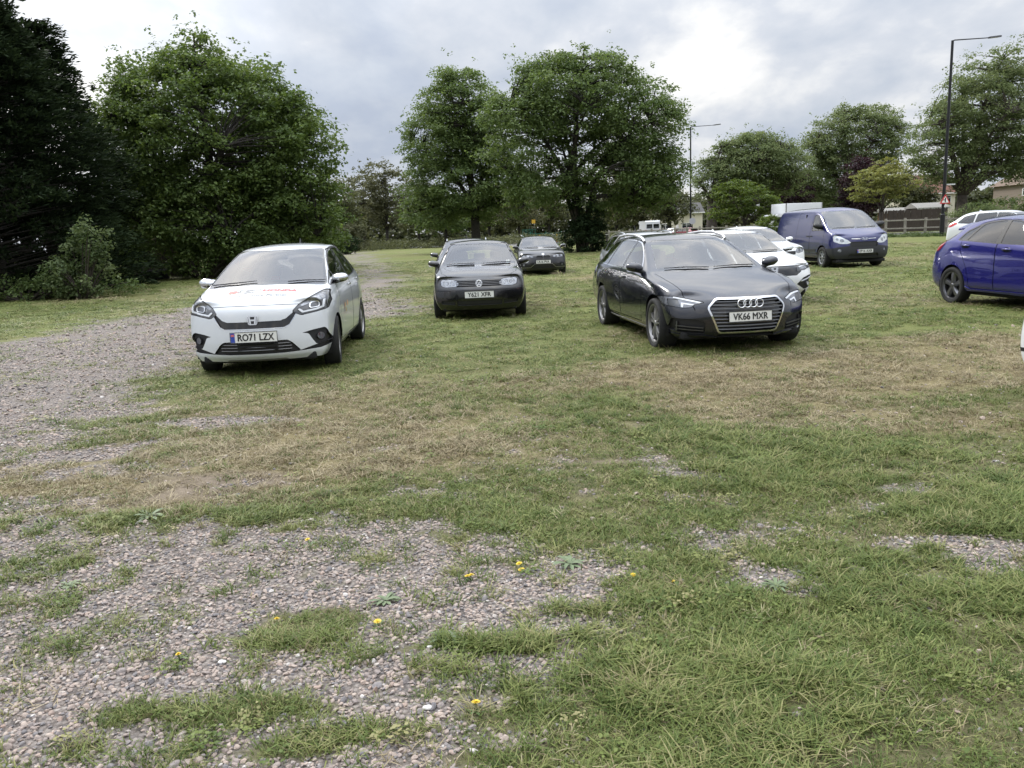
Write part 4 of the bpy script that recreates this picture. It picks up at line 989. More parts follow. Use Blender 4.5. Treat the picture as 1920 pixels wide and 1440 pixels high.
def face_frame(pt, yaw=0.0, tilt=0.0):
    """matrix: local x -> car left... local (x, y) plane facing forward (+x), local z outwards"""
    M = Matrix(((0, 0, 1), (1, 0, 0), (0, 1, 0)))
    return Matrix.Translation(pt) @ (Matrix.Rotation(yaw, 3, 'Z') @ Matrix.Rotation(tilt, 3, 'Y') @ M).to_4x4()

# ================================================================ fence, lamps, sign, buildings
WOOD = mat('weathered_wood', (.26, .24, .205), .9, var=.3, var_scale=7, bump=.4, bump_scale=30)
def rail_fence():
    root = empty('post_and_rail_fence', FA); ang = math.atan2(FD.y, FD.x); Lf = (FB - FA).length + 10; n = int(Lf / 1.55)
    rs = random.Random(4)
    pm = MB(); pm.rbox((0, 0, .72), (.16, .16, 1.5), .02); po = None
    for i in range(n + 1):
        if po is None: po = pm.build('post', WOOD, root); o = po
        else: o = po.copy(); COL.objects.link(o); o.parent = root
        p = FD * (i * 1.55); o.location = (p.x, p.y, rs.uniform(-.04, .02)); o.rotation_euler = (rs.uniform(-.02, .02), rs.uniform(-.02, .02), ang)
    rm = MB(); rm.rbox((0, 0, 0), (3.09, .06, .11), .012); ro = None
    for i in range(0, n, 2):
        for z in (.66, 1.28):
            if ro is None: ro = rm.build('rail', WOOD, root); o = ro
            else: o = ro.copy(); COL.objects.link(o); o.parent = root
            p = FD * ((i + 1) * 1.55) + FN * -.09; o.location = (p.x, p.y, z + rs.uniform(-.02, .02)); o.rotation_euler = (0, rs.uniform(-.006, .006), ang)
    tag(root, 'weathered wooden post and rail fence along the road', 'fence')
rail_fence()
BLKSTEEL = mat('black_steel', (.012, .012, .014), .45, .3)
def lamp_post(base, H, reach, label, az):
    root = empty('lamp_post', base, az)
    mb = MB(); mb.tube([(0, 0, -.1), (0, 0, 1.6), (0, 0, 1.65), (0, 0, H)], [.17, .165, .12, .09], 12); mb.build('column', BLKSTEEL, root, True, 40)
    mb = MB(); mb.tube([(0, 0, H - .05), (.15, 0, H + .02), (reach, 0, H + .12)], [.05, .045, .035], 8); mb.build('arm', BLKSTEEL, root, True, 40)
    mb = MB(); mb.prism(rpoly([(0, -.13), (.75, -.16), (.95, -.08), (.95, .08), (.75, .16), (0, .13)], .03), 0, .10, Matrix.Translation((reach - .05, 0, H + .08)) @ Matrix.Rotation(R(-5), 4, 'Y')); o = mb.build('lantern', mat('lantern_grey', (.10, .10, .11), .4, .3), root, False)
    mb = MB(); mb.prism(rpoly([(.12, -.1), (.75, -.12), (.75, .12), (.12, .1)], .03), -.012, -.002, Matrix.Translation((reach - .05, 0, H + .08)) @ Matrix.Rotation(R(-5), 4, 'Y')); mb.build('lens', mat('lantern_lens', (.62, .58, .5), .2), o)
    tag(root, label, 'lamp post', 'black street lamps along the road'); return root
LP1 = Vector((X_at(1766, 61.5), 61.5, 0)); lamp_post(LP1, 14.0, 2.8, 'tall black street lamp at the right with a triangular sign on its column', R(4))
lamp_post((X_at(1301, 108), 108, 0), 14.2, 3.1, 'black street lamp in the middle distance right of the broad sycamore', R(4))
lamp_post((X_at(1650, 150), 150, 0), 17.5, 3.4, 'distant street lamp in front of the plane tree behind the van', R(172))
def warning_sign():
    p = LP1 + Vector((.02, -.17, 2.72)); root = empty('warning_sign', p); root.scale = (.52, 1, .52)
    RED = mat('sign_red', (.48, .025, .025), .4); WH = mat('sign_white', (.80, .80, .78), .4); BK = mat('sign_black', (.01, .01, .01), .5)
    Mx = Matrix.Rotation(R(90), 4, 'X'); s = .78
    tri = rpoly([(-s, -.62), (s, -.62), (0, .74)], .10); mb = MB(); mb.prism(tri, 0, .03, Mx); mb.build('red_border', RED, root)
    mb = MB(); mb.prism(rpoly([(-.52, -.47), (.52, -.47), (0, .46)], .06), .03, .036, Mx); mb.build('white_panel', WH, root)
    mb = MB(); mb.prism([(-.07, -.42), (.09, -.42), (.09, .24), (-.07, .24)], .036, .042, Mx); mb.prism([(-.28, -.14), (-.07, -.14), (-.07, -.02), (-.28, -.02)], .036, .041, Mx); mb.build('side_road_symbol', BK, root)
    mb = MB(); mb.rbox((.02, .02, -.95), (.12, .03, .34), .01); mb.build('small_plate', WH, root)
    mb = MB(); mb.box((0, .10, .1), (.3, .14, .06)); mb.build('clamp', BLKSTEEL, root)
    tag(root, 'red triangular side-road warning sign on the tall right-hand lamp column', 'road sign')
    q = LP1 + Vector((.10, -.05, 3.75)); r2 = empty('sign_light', q); r2.scale = (.55, .8, .8); mb = MB(); mb.prism(rpoly([(0, -.15), (1.05, -.2), (1.25, 0), (1.05, .2), (0, .15)], .05), 0, .12); mb.build('lamp_shade', mat('pale_grey_hood', (.55, .56, .57), .5), r2); mb = MB(); mb.tube([(0, 0, .06), (-.1, 0, .06)], .03, 6); mb.build('bracket', BLKSTEEL, r2)
    tag(r2, 'pale flat hood light sticking out above the triangular sign', 'sign light')
warning_sign()
def brick_mat(name, c1, c2, s=4.0):
    m = mat(name, c1, .9); nt = m.node_tree; N = nt.nodes; L = nt.links; tc = N.new('ShaderNodeTexCoord'); mp = N.new('ShaderNodeMapping'); mp.inputs['Rotation'].default_value = (R(90), 0, 0); L.new(tc.outputs['Object'], mp.inputs[0])
    br = N.new('ShaderNodeTexBrick'); br.inputs['Color1'].default_value = (*c1, 1); br.inputs['Color2'].default_value = (*c2, 1); br.inputs['Mortar'].default_value = (.25, .23, .2, 1); br.inputs['Scale'].default_value = s; L.new(mp.outputs[0], br.inputs['Vector']); L.new(br.outputs[0], N['Principled BSDF'].inputs['Base Color']); return m
def house(base, w, d, eave, ridge, wallm, roofm, wins, label, az=0, hip=False, chim=True, name='house'):
    root = empty(name, base, az); mb = MB(); mb.box((0, 0, eave / 2), (w, d, eave)); mb.build('wall', wallm, root)
    mb = MB(); o = .4; hw, hd = w / 2 + o, d / 2 + o; rx = hw * .45 if hip else hw
    mb.add([(-hw, -hd, eave), (hw, -hd, eave), (hw, hd, eave), (-hw, hd, eave), (-rx, 0, ridge), (rx, 0, ridge)], [(0, 1, 5, 4), (2, 3, 4, 5), (1, 2, 5), (3, 0, 4), (3, 2, 1, 0)]); rf = mb.build('roof', roofm, root)
    if chim: mb = MB(); mb.box((w * .28, 0, ridge + .2), (.7, .5, 1.4)); mb.build('chimney', wallm, rf)
    mb = MB(); mb.box((0, -hd - .02, eave - .06), (2 * hw, .05, .18)); mb.build('fascia', mat('white_fascia', (.72, .72, .70), .5), root)
    wf = bpy.data.materials.get('window_white') or mat('window_white', (.78, .78, .76), .4); wg = bpy.data.materials.get('house_glass') or mat('house_glass', (.02, .025, .03), .06)
    for x, z, ww, hh in wins:
        f = MB(); y = -d / 2 - .02
        for dx, dz, a, b in ((0, hh / 2, ww, .09), (0, -hh / 2, ww + .1, .11), (-ww / 2, 0, .09, hh), (ww / 2, 0, .09, hh), (0, 0, .06, hh), (0, hh * .2, ww, .06)): f.box((x + dx, y, z + dz), (a, .08, b))
        fo = f.build('window', wf, root); g = MB(); g.box((x, y + .015, z), (ww, .03, hh)); g.build('pane', wg, fo)
    tag(root, label, 'house' if name == 'house' else 'shed'); return root
BR = brick_mat('brown_brick', (.20, .13, .095), (.26, .17, .12)); TILE = mat('brown_roof_tile', (.17, .125, .095), .9, var=.2, var_scale=4, bump=.5, bump_scale=8); TILE_R = mat('red_roof_tile', (.16, .075, .055), .9, var=.25, var_scale=4)
CREAM = mat('cream_render', (.58, .54, .44), .9, var=.06); SLATE = mat('slate_roof', (.07, .068, .066), .85, var=.2, var_scale=3)
house((X_at(1945, 112), 112, 1.8), 9, 7, 3.4, 6.2, BR, TILE, [(-3.6, 2.4, 2.4, .9), (-.6, 1.9, 1.2, 1.7), (2.8, 2.2, 2, 1.2)], 'brown brick house with white windows on the rise at the right edge', hip=True)
house((X_at(1722, 130), 130, 0), 8, 6, 5.0, 8.0, CREAM, TILE_R, [(-2.4, 4.0, 1.6, 1.1), (.4, 4.0, 1.4, 1.1), (2.6, 4.0, 1.4, 1.1), (-2, 1.6, 1.6, 1.2)], 'pale house with red-brown roof seen between yellow-green tree and right lamp')
house((X_at(1272, 165), 165, 0), 9.5, 7, 4.2, 6.2, CREAM, SLATE, [(-2.6, 1.6, 1.8, 1.2), (1.6, 1.6, 1.8, 1.2)], 'cream rendered building with dark roof behind the far lamp post', chim=False)
house((X_at(1735, 96), 96, 0), 3.0, 2.6, 2.5, 3.1, mat('shed_board', (.10, .085, .07), .9), mat('pale_felt_roof', (.30, .29, .27), .9), [(.3, 1.6, 1.0, .5)], 'small garden shed with pale roof behind the dark wall', chim=False, name='garden_shed')
house((X_at(1672, 98), 98, 0), 2.4, 2.2, 2.2, 2.7, mat('orange_board', (.22, .12, .06), .9), mat('pale_shed_roof', (.28, .27, .25), .9), [], 'small orange-brown shed behind the left end of the dark wall', chim=False, name='garden_shed')
def panel_fence(name, a, b, h, m, n, label, cat='fence'):
    a = Vector(a); b = Vector(b); root = empty(name, a); ang = math.atan2((b - a).y, (b - a).x); L_ = (b - a).length; w = L_ / n; D = (b - a).normalized(); rs = random.Random(n)
    pb = MB(); pb.rbox((0, 0, h / 2), (w * .94, .03, h), .006); first = None
    for i in range(n):
        if first is None: first = pb.build('plank', m, root); o = first
        else: o = first.copy(); COL.objects.link(o); o.parent = root
        p = D * ((i + .5) * w); o.location = (p.x, p.y, rs.uniform(-.03, .03)); o.rotation_euler = (rs.uniform(-.02, .02), 0, ang)
    pm = MB(); pm.rbox((0, .06, h / 2 + .03), (.10, .10, h + .06), .01); first = None
    for i in range(0, n + 1, max(2, n // 8)):
        if first is None: first = pm.build('post', m, root); o = first
        else: o = first.copy(); COL.objects.link(o); o.parent = root
        p = D * (i * w); o.location = (p.x, p.y, 0); o.rotation_euler = (0, 0, ang)
    tag(root, label, cat); return root
DARKW = mat('dark_creosote', (.030, .022, .017), .9, var=.3, var_scale=6)
panel_fence('plank_fence', (X_at(1648, 90), 90, 0), (X_at(1775, 84), 84, 0), 2.3, mat('brown_fence', (.05, .038, .031), .9, var=.25), 46, 'long dark brown plank fence behind the road at the right')
panel_fence('plank_fence', (X_at(255, 45), 45, 0), (X_at(352, 44), 44, 0), 2.0, DARKW, 24, 'almost black plank fence in the shade under the maple')
panel_fence('trellis_fence', (X_at(338, 43.2), 43.2, 0), (X_at(372, 43), 43, 0), 1.35, mat('grey_brown_pale', (.085, .07, .055), .9, var=.2), 12, 'short grey-brown paling fence right of the almost black plank fence')
house((X_at(285, 52), 52, 0), 4.5, 3.5, 3.0, 3.9, mat('tan_render', (.34, .26, .17), .9), SLATE, [], 'tan walled outbuilding glimpsed through the leaves of the maple', chim=False, name='outbuilding')
def tyre_stack():
    p = gp(296, 524)
    for i, (dx, dz, r, lb) in enumerate(((0, .11, .55, 'lower old tyre lying on the grass under the maple'), (-.12, .34, .6, 'upper old tyre of the stack under the maple'))):
        mb = MB(); mb.lathe([(r * .55, -.10), (r * .8, -.12), (r, -.09), (r * 1.02, 0), (r, .09), (r * .8, .12), (r * .55, .10), (r * .52, 0)], 30, Matrix.Rotation(R(90), 4, 'X'), True); o = mb.build('old_tyre', M_TYRE, None, True, 60); o.location = (p.x + dx, p.y, dz); o.rotation_euler = (R(3 * i), 0, 0); tag(o, lb, 'tyre', 'old tyres under the maple')
tyre_stack()
def green_gate():
    d = 122; root = empty('site_gate', (X_at(1034, d), d, 0)); GR = mat('gate_green', (.02, .13, .09), .5); 
    for x in (-2.3, 0, 2.3): mb = MB(); mb.box((x, 0, .8), (.12, .12, 1.7)); mb.build('gate_post', GR, root)
    for sx in (-1.15, 1.15):
        for z in (.25, .8, 1.4): mb = MB(); mb.box((sx, 0, z), (2.2, .05, .06)); mb.build('gate_rail', GR, root)
        for k in range(9): mb = MB(); mb.box((sx - 1 + k * .25, 0, .8), (.03, .03, 1.2)); mb.build('gate_bar', GR, root)
    mb = MB(); mb.box((1.0, .10, .65), (2.4, .03, .8)); mb.build('pale_panel', mat('pale_sheet', (.42, .47, .48), .5), root); tag(root, 'green metal site gate with a pale panel at the far edge of the lawn', 'gate')
    for i, (px, lb) in enumerate(((1022, 'yellow marker post left of the pale gate panel'), (1054, 'yellow and red marker post right of the pale gate panel'))):
        r = empty('marker_post', (X_at(px, d - 2), d - 2, 0)); mb = MB(); mb.tube([(0, 0, 0), (0, 0, 1.2)], .12, 8); mb.build('post', mat('marker_yellow', (.55, .38, .04), .5), r)
        mb = MB(); mb.rbox((0, 0, .08), (.9, .5, .16), .04); mb.build('foot', mat('marker_foot_red', (.35, .06, .03), .6), r); tag(r, lb, 'post')
    r = empty('notice_board', (X_at(1012, d), d, 0)); mb = MB(); mb.box((0, 0, 3.2), (.55, .04, .55)); mb.build('board', mat('notice_yellow', (.55, .33, .03), .5), r); mb = MB(); mb.tube([(0, .06, 0), (0, .06, 3.4)], .04, 6); mb.build('pole', BLKSTEEL, r); tag(r, 'small yellow notice on a pole above the green gate', 'sign')
    r = empty('mesh_panel', (X_at(1003, d + 1), d + 1, 0)); 
    for k in range(10): mb = MB(); mb.box((-1.0 + k * .22, 0, 1.05), (.05, .04, 2.1)); mb.build('bar', GR, r)
    for z in (.1, 1.1, 2.05): mb = MB(); mb.box((0, 0, z), (2.1, .05, .06)); mb.build('rail', GR, r)
    tag(r, 'taller green barred panel left of the site gate', 'fence')
green_gate()
def road_bits():
    p = Vector((X_at(1304, 92), 92, 0)); r = empty('litter_bin', p); mb = MB(); mb.tube([(0, 0, 0), (0, 0, 1.9)], .05, 8); mb.build('post', BLKSTEEL, r); mb = MB(); mb.prism(circ(0, 0, .36, n=20), 0, .04, Matrix.Translation((0, -.07, 2.1)) @ Matrix.Rotation(R(90), 4, 'X')); mb.build('disc', mat('disc_grey', (.45, .45, .47), .5), r)
    r.name = 'round_sign'; tag(r, 'round grey-backed sign on a short post by the far lamp post', 'road sign')
    for i in range(5):
        t = i * 1.7; p = FA + FD * (-7.5 + t) + FN * .4; r = empty('bollard', p); mb = MB(); mb.rbox((0, 0, .62), (.2, .2, 1.24), .03); mb.build('shaft', mat('bollard_wood', (.035, .03, .026), .9) if i == 0 else bpy.data.materials['bollard_wood'], r); mb = MB(); mb.box((0, 0, 1.0), (.206, .206, .06)); mb.build('band', M_PLATE_W, r)
        tag(r, ('leftmost', 'second from the left', 'middle', 'second from the right', 'rightmost')[i] + ' dark square bollard of the five before the far white van', 'bollard', 'dark bollards by the far white van')
    p = Vector((X_at(1277, 100), 100, 0)); r = empty('bollard', p); mb = MB(); mb.tube([(0, 0, 0), (0, 0, 1.35)], .28, 10); mb.build('shaft', BLKSTEEL, r); mb = MB(); mb.tube([(0, 0, 1.35), (0, 0, 1.75)], [.2, .16], 10); mb.build('cap', M_PLATE_W, r); tag(r, 'black bollard with pale cap between the far white and red cars', 'bollard')
road_bits()

def both(ct, d, fn, *a, **k):
    pass
def mir(poly): return [(-x, y) for x, y in poly]
def doors_and_windows(ct, sp, wins, doors, arches, m_arch=True, thr=.1):
    """side openings on both flanks: arches first, then doors with gaps, then windows with a trim line"""
    for d in ('L', 'R'):
        for (x, z, r) in arches: ct.cut(d, circ(x, z, r, n=28), 'arch', None, .02)
        for poly in doors:
            ct.cut(d, grow(poly, .007), 'seam', ('body',), thr); ct.cut(d, grow(poly, -.004), 'door', ('seam', 'body'), thr)
        for poly, trim in wins:
            if trim: ct.cut(d, grow(poly, trim), 'trim', ('body', 'door', 'seam'), thr)
            ct.cut(d, poly, 'window', ('body', 'door', 'seam', 'trim'), thr)

def build_audi(loc, yaw):
    sp = dict(
        stations=[1.86, 1.62, 1.41, 1.12, .95, .80, .45, .15, -.08, -.45, -1.0, -1.5, -1.85, -2.10, -2.28],
        zs=[(2.1, .21), (1.0, .20), (-1.2, .20), (-2.3, .30)], ys=[(2.1, .78), (1.6, .86), (1.0, .87), (-1.2, .87), (-2.3, .78)],
        zw=[(2.1, .52), (1.2, .56), (-1.2, .60), (-2.3, .62)], yw=[(2.0, .85), (1.75, .905), (1.41, .925), (.6, .915), (-1.2, .925), (-1.8, .92), (-2.3, .84)],
        zb=[(2.1, .66), (1.86, .735), (1.41, .835), (.95, .885), (.4, .915), (-1.0, .95), (-2.3, .985)],
        yb=[(2.1, .70), (1.86, .80), (1.41, .885), (.95, .895), (0, .892), (-1.0, .892), (-1.7, .865), (-2.3, .76)],
        ze=[(2.1, .70), (1.86, .765), (1.62, .82), (1.41, .865), (.95, .93), (.80, .965), (.45, 1.13), (.15, 1.265), (-.08, 1.345), (-.45, 1.385), (-1.0, 1.39), (-1.5, 1.368), (-1.85, 1.31), (-2.10, 1.17), (-2.28, 1.0)],
        ye=[(2.1, .62), (1.86, .70), (1.62, .76), (1.41, .79), (.95, .80), (.80, .79), (.45, .715), (.15, .645), (-.08, .62), (-.45, .615), (-1.0, .605), (-1.5, .585), (-1.85, .565), (-2.10, .56), (-2.28, .60)],
        zc=[(2.2, .70), (2.0, .775), (1.7, .855), (1.4, .91), (1.12, .955), (1.0, .985), (.9, 1.03), (.3, 1.34), (.15, 1.385), (0, 1.405), (-.4, 1.43), (-1.0, 1.435), (-1.5, 1.422), (-1.95, 1.375), (-2.2, 1.23), (-2.36, 1.0)],
        dx=[(2.2, .12), (1.86, .15), (1.41, .16), (.95, .17), (.45, .17), (.15, .13), (-.45, 0), (-1.5, -.04), (-2.28, -.08)],
        front=[(2.17, .72, .20, .25), (2.25, .80, .27, .33), (2.285, .82, .42, .36), (2.285, .80, .53, .38), (2.27, .77, .61, .41), (2.25, .72, .66, .42), (2.21, .64, .70, .38)], front_pc=.34, front_ex=2.5,
        rear=[(-2.33, .72, .30), (-2.42, .80, .38), (-2.44, .82, .52), (-2.42, .80, .70), (-2.41, .74, .86), (-2.38, .70, .93), (-2.36, .62, .99)], rear_pc=-.25,
        crease=[('row', 4, 1, 15, 1.0), ('row', 6, 1, 5, .6), ('row', 6, 5, 13, .6), ('col', 2, 1, 5, 1.0), ('sta', 4, 0, 4, .5), ('row', 1, 2, 13, .5), ('frow', 1, 0, 4, .5), ('frow', 5, 0, 4, .4)], bulge=.018)
    root = empty('estate_car', loc, yaw); me = shell(sp); ct = Cutter(me)
    body = paint('navy_black_paint', (.0038, .0052, .0125), .2, .25, .002)
    ws = rpoly([(-.70, .955, .05), (.70, .955, .05), (.535, 1.345, .07), (-.535, 1.345, .07)], .05, 5)
    ct.cut('F', ws, 'windscreen')
    wl = [(.60, .945), (.58, .955), (-.22, .975), (-.22, 1.325), (.0, 1.300), (.25, 1.195)]
    w1 = rpoly([(.66, .945, .02), (-.235, .972, .01), (-.235, 1.338, .02), (-.02, 1.308, .10), (.3, 1.165, .2)], .02)
    w2 = rpoly([(-.30, .974, .01), (-1.18, .998, .01), (-1.10, 1.345, .03), (-.62, 1.35, .1), (-.30, 1.342, .02)], .02)
    w3 = rpoly([(-1.24, 1.0, .01), (-1.98, 1.022, .03), (-1.74, 1.23, .12), (-1.46, 1.312, .08), (-1.17, 1.34, .02)], .02)
    d1 = rpoly([(.82, .30), (.84, .62), (.80, .90), (.62, .945), (.3, 1.18), (-.02, 1.325), (-.265, 1.352), (-.27, .30)], .03)
    d2 = rpoly([(-.285, .30), (-.28, 1.352), (-.62, 1.366), (-1.12, 1.36), (-1.21, .99), (-1.09, .72), (-1.02, .52), (-.98, .30)], .03)
    doors_and_windows(ct, sp, [(w1, .016), (w2, .016), (w3, .016)], [d1, d2], [(1.41, .325, .375), (-1.41, .325, .375)])
    ct.drop('arch')
    # bonnet seam
    ct.line('T', [(2.08, .60), (1.8, .70), (1.4, .745), (1.0, .76)], .007, 'seam'); ct.line('T', [(2.08, -.60), (1.8, -.70), (1.4, -.745), (1.0, -.76)], .007, 'seam')
    # grille: hexagon with chrome surround
    g = [(-.46, .56), (-.37, .655), (.37, .655), (.46, .56), (.345, .275), (-.345, .275)]
    gr = rpoly(g, .03); ct.cut('F', grow(gr, .020), 'grille_frame', None, .05); ct.cut('F', gr, 'grille', None, .05)
    hl = rpoly([(.50, .625, .02), (.80, .695, .05), (.90, .69, .02), (.89, .595, .03), (.70, .562, .02), (.63, .572, .02), (.60, .602, .01)], .02)
    hd = rpoly([(.585, .632), (.76, .672), (.765, .652), (.60, .612)], .005)
    l1 = [(.52, .628), (.795, .694), (.80, .676), (.545, .615)]
    l2 = [(.60, .602), (.72, .622), (.735, .56), (.715, .555), (.70, .602), (.605, .588)]
    for sg in (1, -1):
        f = (lambda p: p) if sg > 0 else mir
        ct.cut('F', f(grow(hl, .008)), 'seam', ('body', 'seam'), .05); ct.cut('F', f(hl), 'headlight', None, .05)
        ct.cut('F', f(rpoly([(.73, .575), (.75, .665), (.86, .672), (.86, .588)], .015)), 'lamp_bowl', ('headlight',), .05)
        ct.cut('F', f(l1), 'light_guide', ('headlight',), .05); ct.cut('F', f(l2), 'light_guide', ('headlight', 'lamp_bowl'), .05)
        ct.cut('F', f(rpoly([(.50, .245), (.50, .385), (.58, .425), (.84, .44), (.86, .30), (.70, .255)], .02)), 'air_intake', ('body', 'seam'), .05)
        ct.cut('F', f([(.52, .33), (.80, .352), (.80, .340), (.52, .318)]), 'intake_blade', ('air_intake',), .05)
        ct.cut('F', f([(.52, .295), (.80, .315), (.80, .303), (.52, .283)]), 'intake_blade', ('air_intake',), .05)
        ct.cut('F', f([(.78, .28), (.78, .40), (.793, .40), (.793, .28)]), 'intake_blade', ('air_intake',), .05)
        ct.cut('F', f([(.36, .205), (.48, .235), (.72, .238), (.86, .27), (.86, .255), (.72, .222), (.50, .218), (.38, .19)]), 'splitter', ('body', 'seam'), .03)
    ct.cut('F', [(-.36, .205), (.36, .205), (.33, .245), (-.33, .245)], 'air_intake', ('body',), .03)
    # silver sill strip, tail lights, rear glass
    for d in ('L', 'R'):
        ct.cut(d, [(1.02, .215), (-1.02, .225), (-1.02, .25), (1.02, .24)], 'sill_strip', ('body', 'seam', 'door'), -.2)
        ct.line(d, [(1.03, .79), (.6, .80), (-.5, .825), (-1.7, .86)], .006, 'crease_line', ('nothing',))
    ct.cut('B', rpoly([(-.60, 1.02), (.60, 1.02), (.50, 1.28), (-.50, 1.28)], .04), 'rear_window')
    for f in (lambda p: p, mir): ct.cut('B', f(rpoly([(.38, .80), (.38, .90), (.78, .95), (.80, .82)], .02)), 'tail_light', None, .4)
    ct.out('body', 'body', body, root); ct.out('seam', 'panel_gap', M_SEAM, root, -.006)
    ct.out('door', 'door', body, root, keep=lambda c: c.y < 0 and c.x > -.277); ct.out('door', 'door', body, root, keep=lambda c: c.y < 0 and c.x < -.277)
    ct.out('door', 'door', body, root, keep=lambda c: c.y > 0 and c.x > -.277); ct.out('door', 'door', body, root, keep=lambda c: c.y > 0 and c.x < -.277)
    ct.out('trim', 'window_trim', M_CHROME, root, .001)
    for s in (-1, 1):
        for a, b in ((-.27, 2), (-1.21, -.27), (-3, -1.21)): ct.out('window', 'window', M_GLASS if a > -3 else M_GLASS_D, root, -.003, keep=lambda c, s=s, a=a, b=b: c.y * s > 0 and a < c.x < b)
    ct.out('windscreen', 'windscreen', M_GLASS, root, -.002); ct.out('rear_window', 'rear_window', M_GLASS_D, root, -.002)
    # inner grille with slats
    gp_ = ct.out('grille', 'grille', M_GLOSSBLK, root, -.030, -.030)
    ct.out('grille_frame', 'grille_frame', M_CHROME, root, .006, .012)
    sl = MB()
    for i, z in enumerate(np.linspace(.305, .63, 9)):
        hw = .355 + (.46 - .355) * min(1, (z - .275) / .285) if z < .56 else .46 - .09 * (z - .56) / .095
        hw -= .01; P = []
        for y in np.linspace(-hw, hw, 13):
            h, n = ct.hit('F', float(y), float(z)); P.append(h + Vector((-.010, 0, 0)))
        V = []; F = []
        for p in P: V += [p + Vector((.008, 0, .007)), p + Vector((.010, 0, -.005)), p + Vector((-.014, 0, -.008)), p + Vector((-.014, 0, .008))]
        for k in range(12):
            for j in range(4): F.append((4 * k + j, 4 * k + 4 + j, 4 * k + 4 + (j + 1) % 4, 4 * k + (j + 1) % 4))
        o = mesh_obj('grille_slat', V, F, mat('satin_grey_slat', (.15, .155, .165), .35, .7) if i == 0 else bpy.data.materials['satin_grey_slat'], gp_, False)
    h, n = ct.hit('F', 0, .607); mb = MB(); Mx = face_frame(h + Vector((.02, 0, 0)), 0, R(-5))
    for k in range(4): ring(mb, ((k - 1.5) * .072, 0), .048, .0075, Mx)
    mb.build('ring_badge', M_CHROME, root, True)
    hls = []
    for s in (-1, 1):
        k = lambda c, s=s: c.y * s > 0
        o = ct.out('headlight', 'headlight', mat('smoked_lamp', (.13, .135, .15), .15, .4, coat=.6, var=.4, var_scale=24) if s < 0 else bpy.data.materials['smoked_lamp'], root, -.004, keep=k); 
        ct.out('lamp_bowl', 'lamp_bowl', M_LAMP_D, o, -.012, -.01, keep=k); ct.out('light_guide', 'light_guide', M_LED, o, .001, keep=k)
        ct.out('tail_light', 'tail_light', M_RED, root, .002, keep=k)
        o = ct.out('air_intake', 'air_intake', M_BLACK, root, -.035, -.035, keep=lambda c, s=s: c.y * s > 0 and abs(c.y) > .45)
        ct.out('intake_blade', 'intake_blade', bpy.data.materials['satin_grey_slat'], o, -.004, .012, keep=k)
        ct.out('splitter', 'splitter', M_GLOSSBLK, root, .012, .012, keep=k)
        ct.out('sill_strip', 'sill_strip', M_ALU, root, .006, .006, keep=k)
        mirror_part(root, ct, .70, .93, .81, s, body, M_BLACK, .95)
        rail_on_roof(root, ct, s, [-.02, -.12, -.5, -1.0, -1.5, -1.85, -2.0], [(.0, .60), (-.5, .60), (-1.5, .57), (-2.1, .54)], .05, mat('satin_rail', (.62, .63, .65), .35, .5) if s < 0 else bpy.data.materials['satin_rail'])
        for i, x in enumerate((-.12, -1.02)):
            hh, n = ct.hit('L' if s > 0 else 'R', x, .845 + .02 * i); mb = MB(); mb.rbox(hh + n * .022, (.20, .025, .028), .012); mb.build('door_handle', body, root, True, 40)
    ct.out('air_intake', 'lower_intake', M_BLACK, root, -.03, -.03, keep=lambda c: abs(c.y) < .45)
    for x in (1.41, -1.41):
        for s in (-1, 1): make_wheel(root, (x, s * .80, .325), .325, .245, .245, (5, 'twin'), s, M_ALU)
    h, n = ct.hit('F', 0, .455); make_plate(root, 'VK66 MXR', h + Vector((.012, 0, 0)), 0, R(-4), False, dim=(.43, .079))
    cabin(root, .92, -2.0, .80, .28, .93, 1.14, bench_x=-1.0); lining(root, ct, .9, -2.3, .9)
    underbody(root, sp, 2.0, -2.2, .74, .17); arch_liners(root, (1.41, -1.41), .86, .385, .325)
    wiper(root, ct, [(.62, .975), (.35, .985), (.02, .978)]); wiper(root, ct, [(-.05, .975), (-.35, .985), (-.60, .978)])
    mb = MB(); mb.rbox((.12, 0, 1.27), (.03, .20, .055), .02); mb.build('rear_view_mirror', M_INT, root, True)
    return root, ct

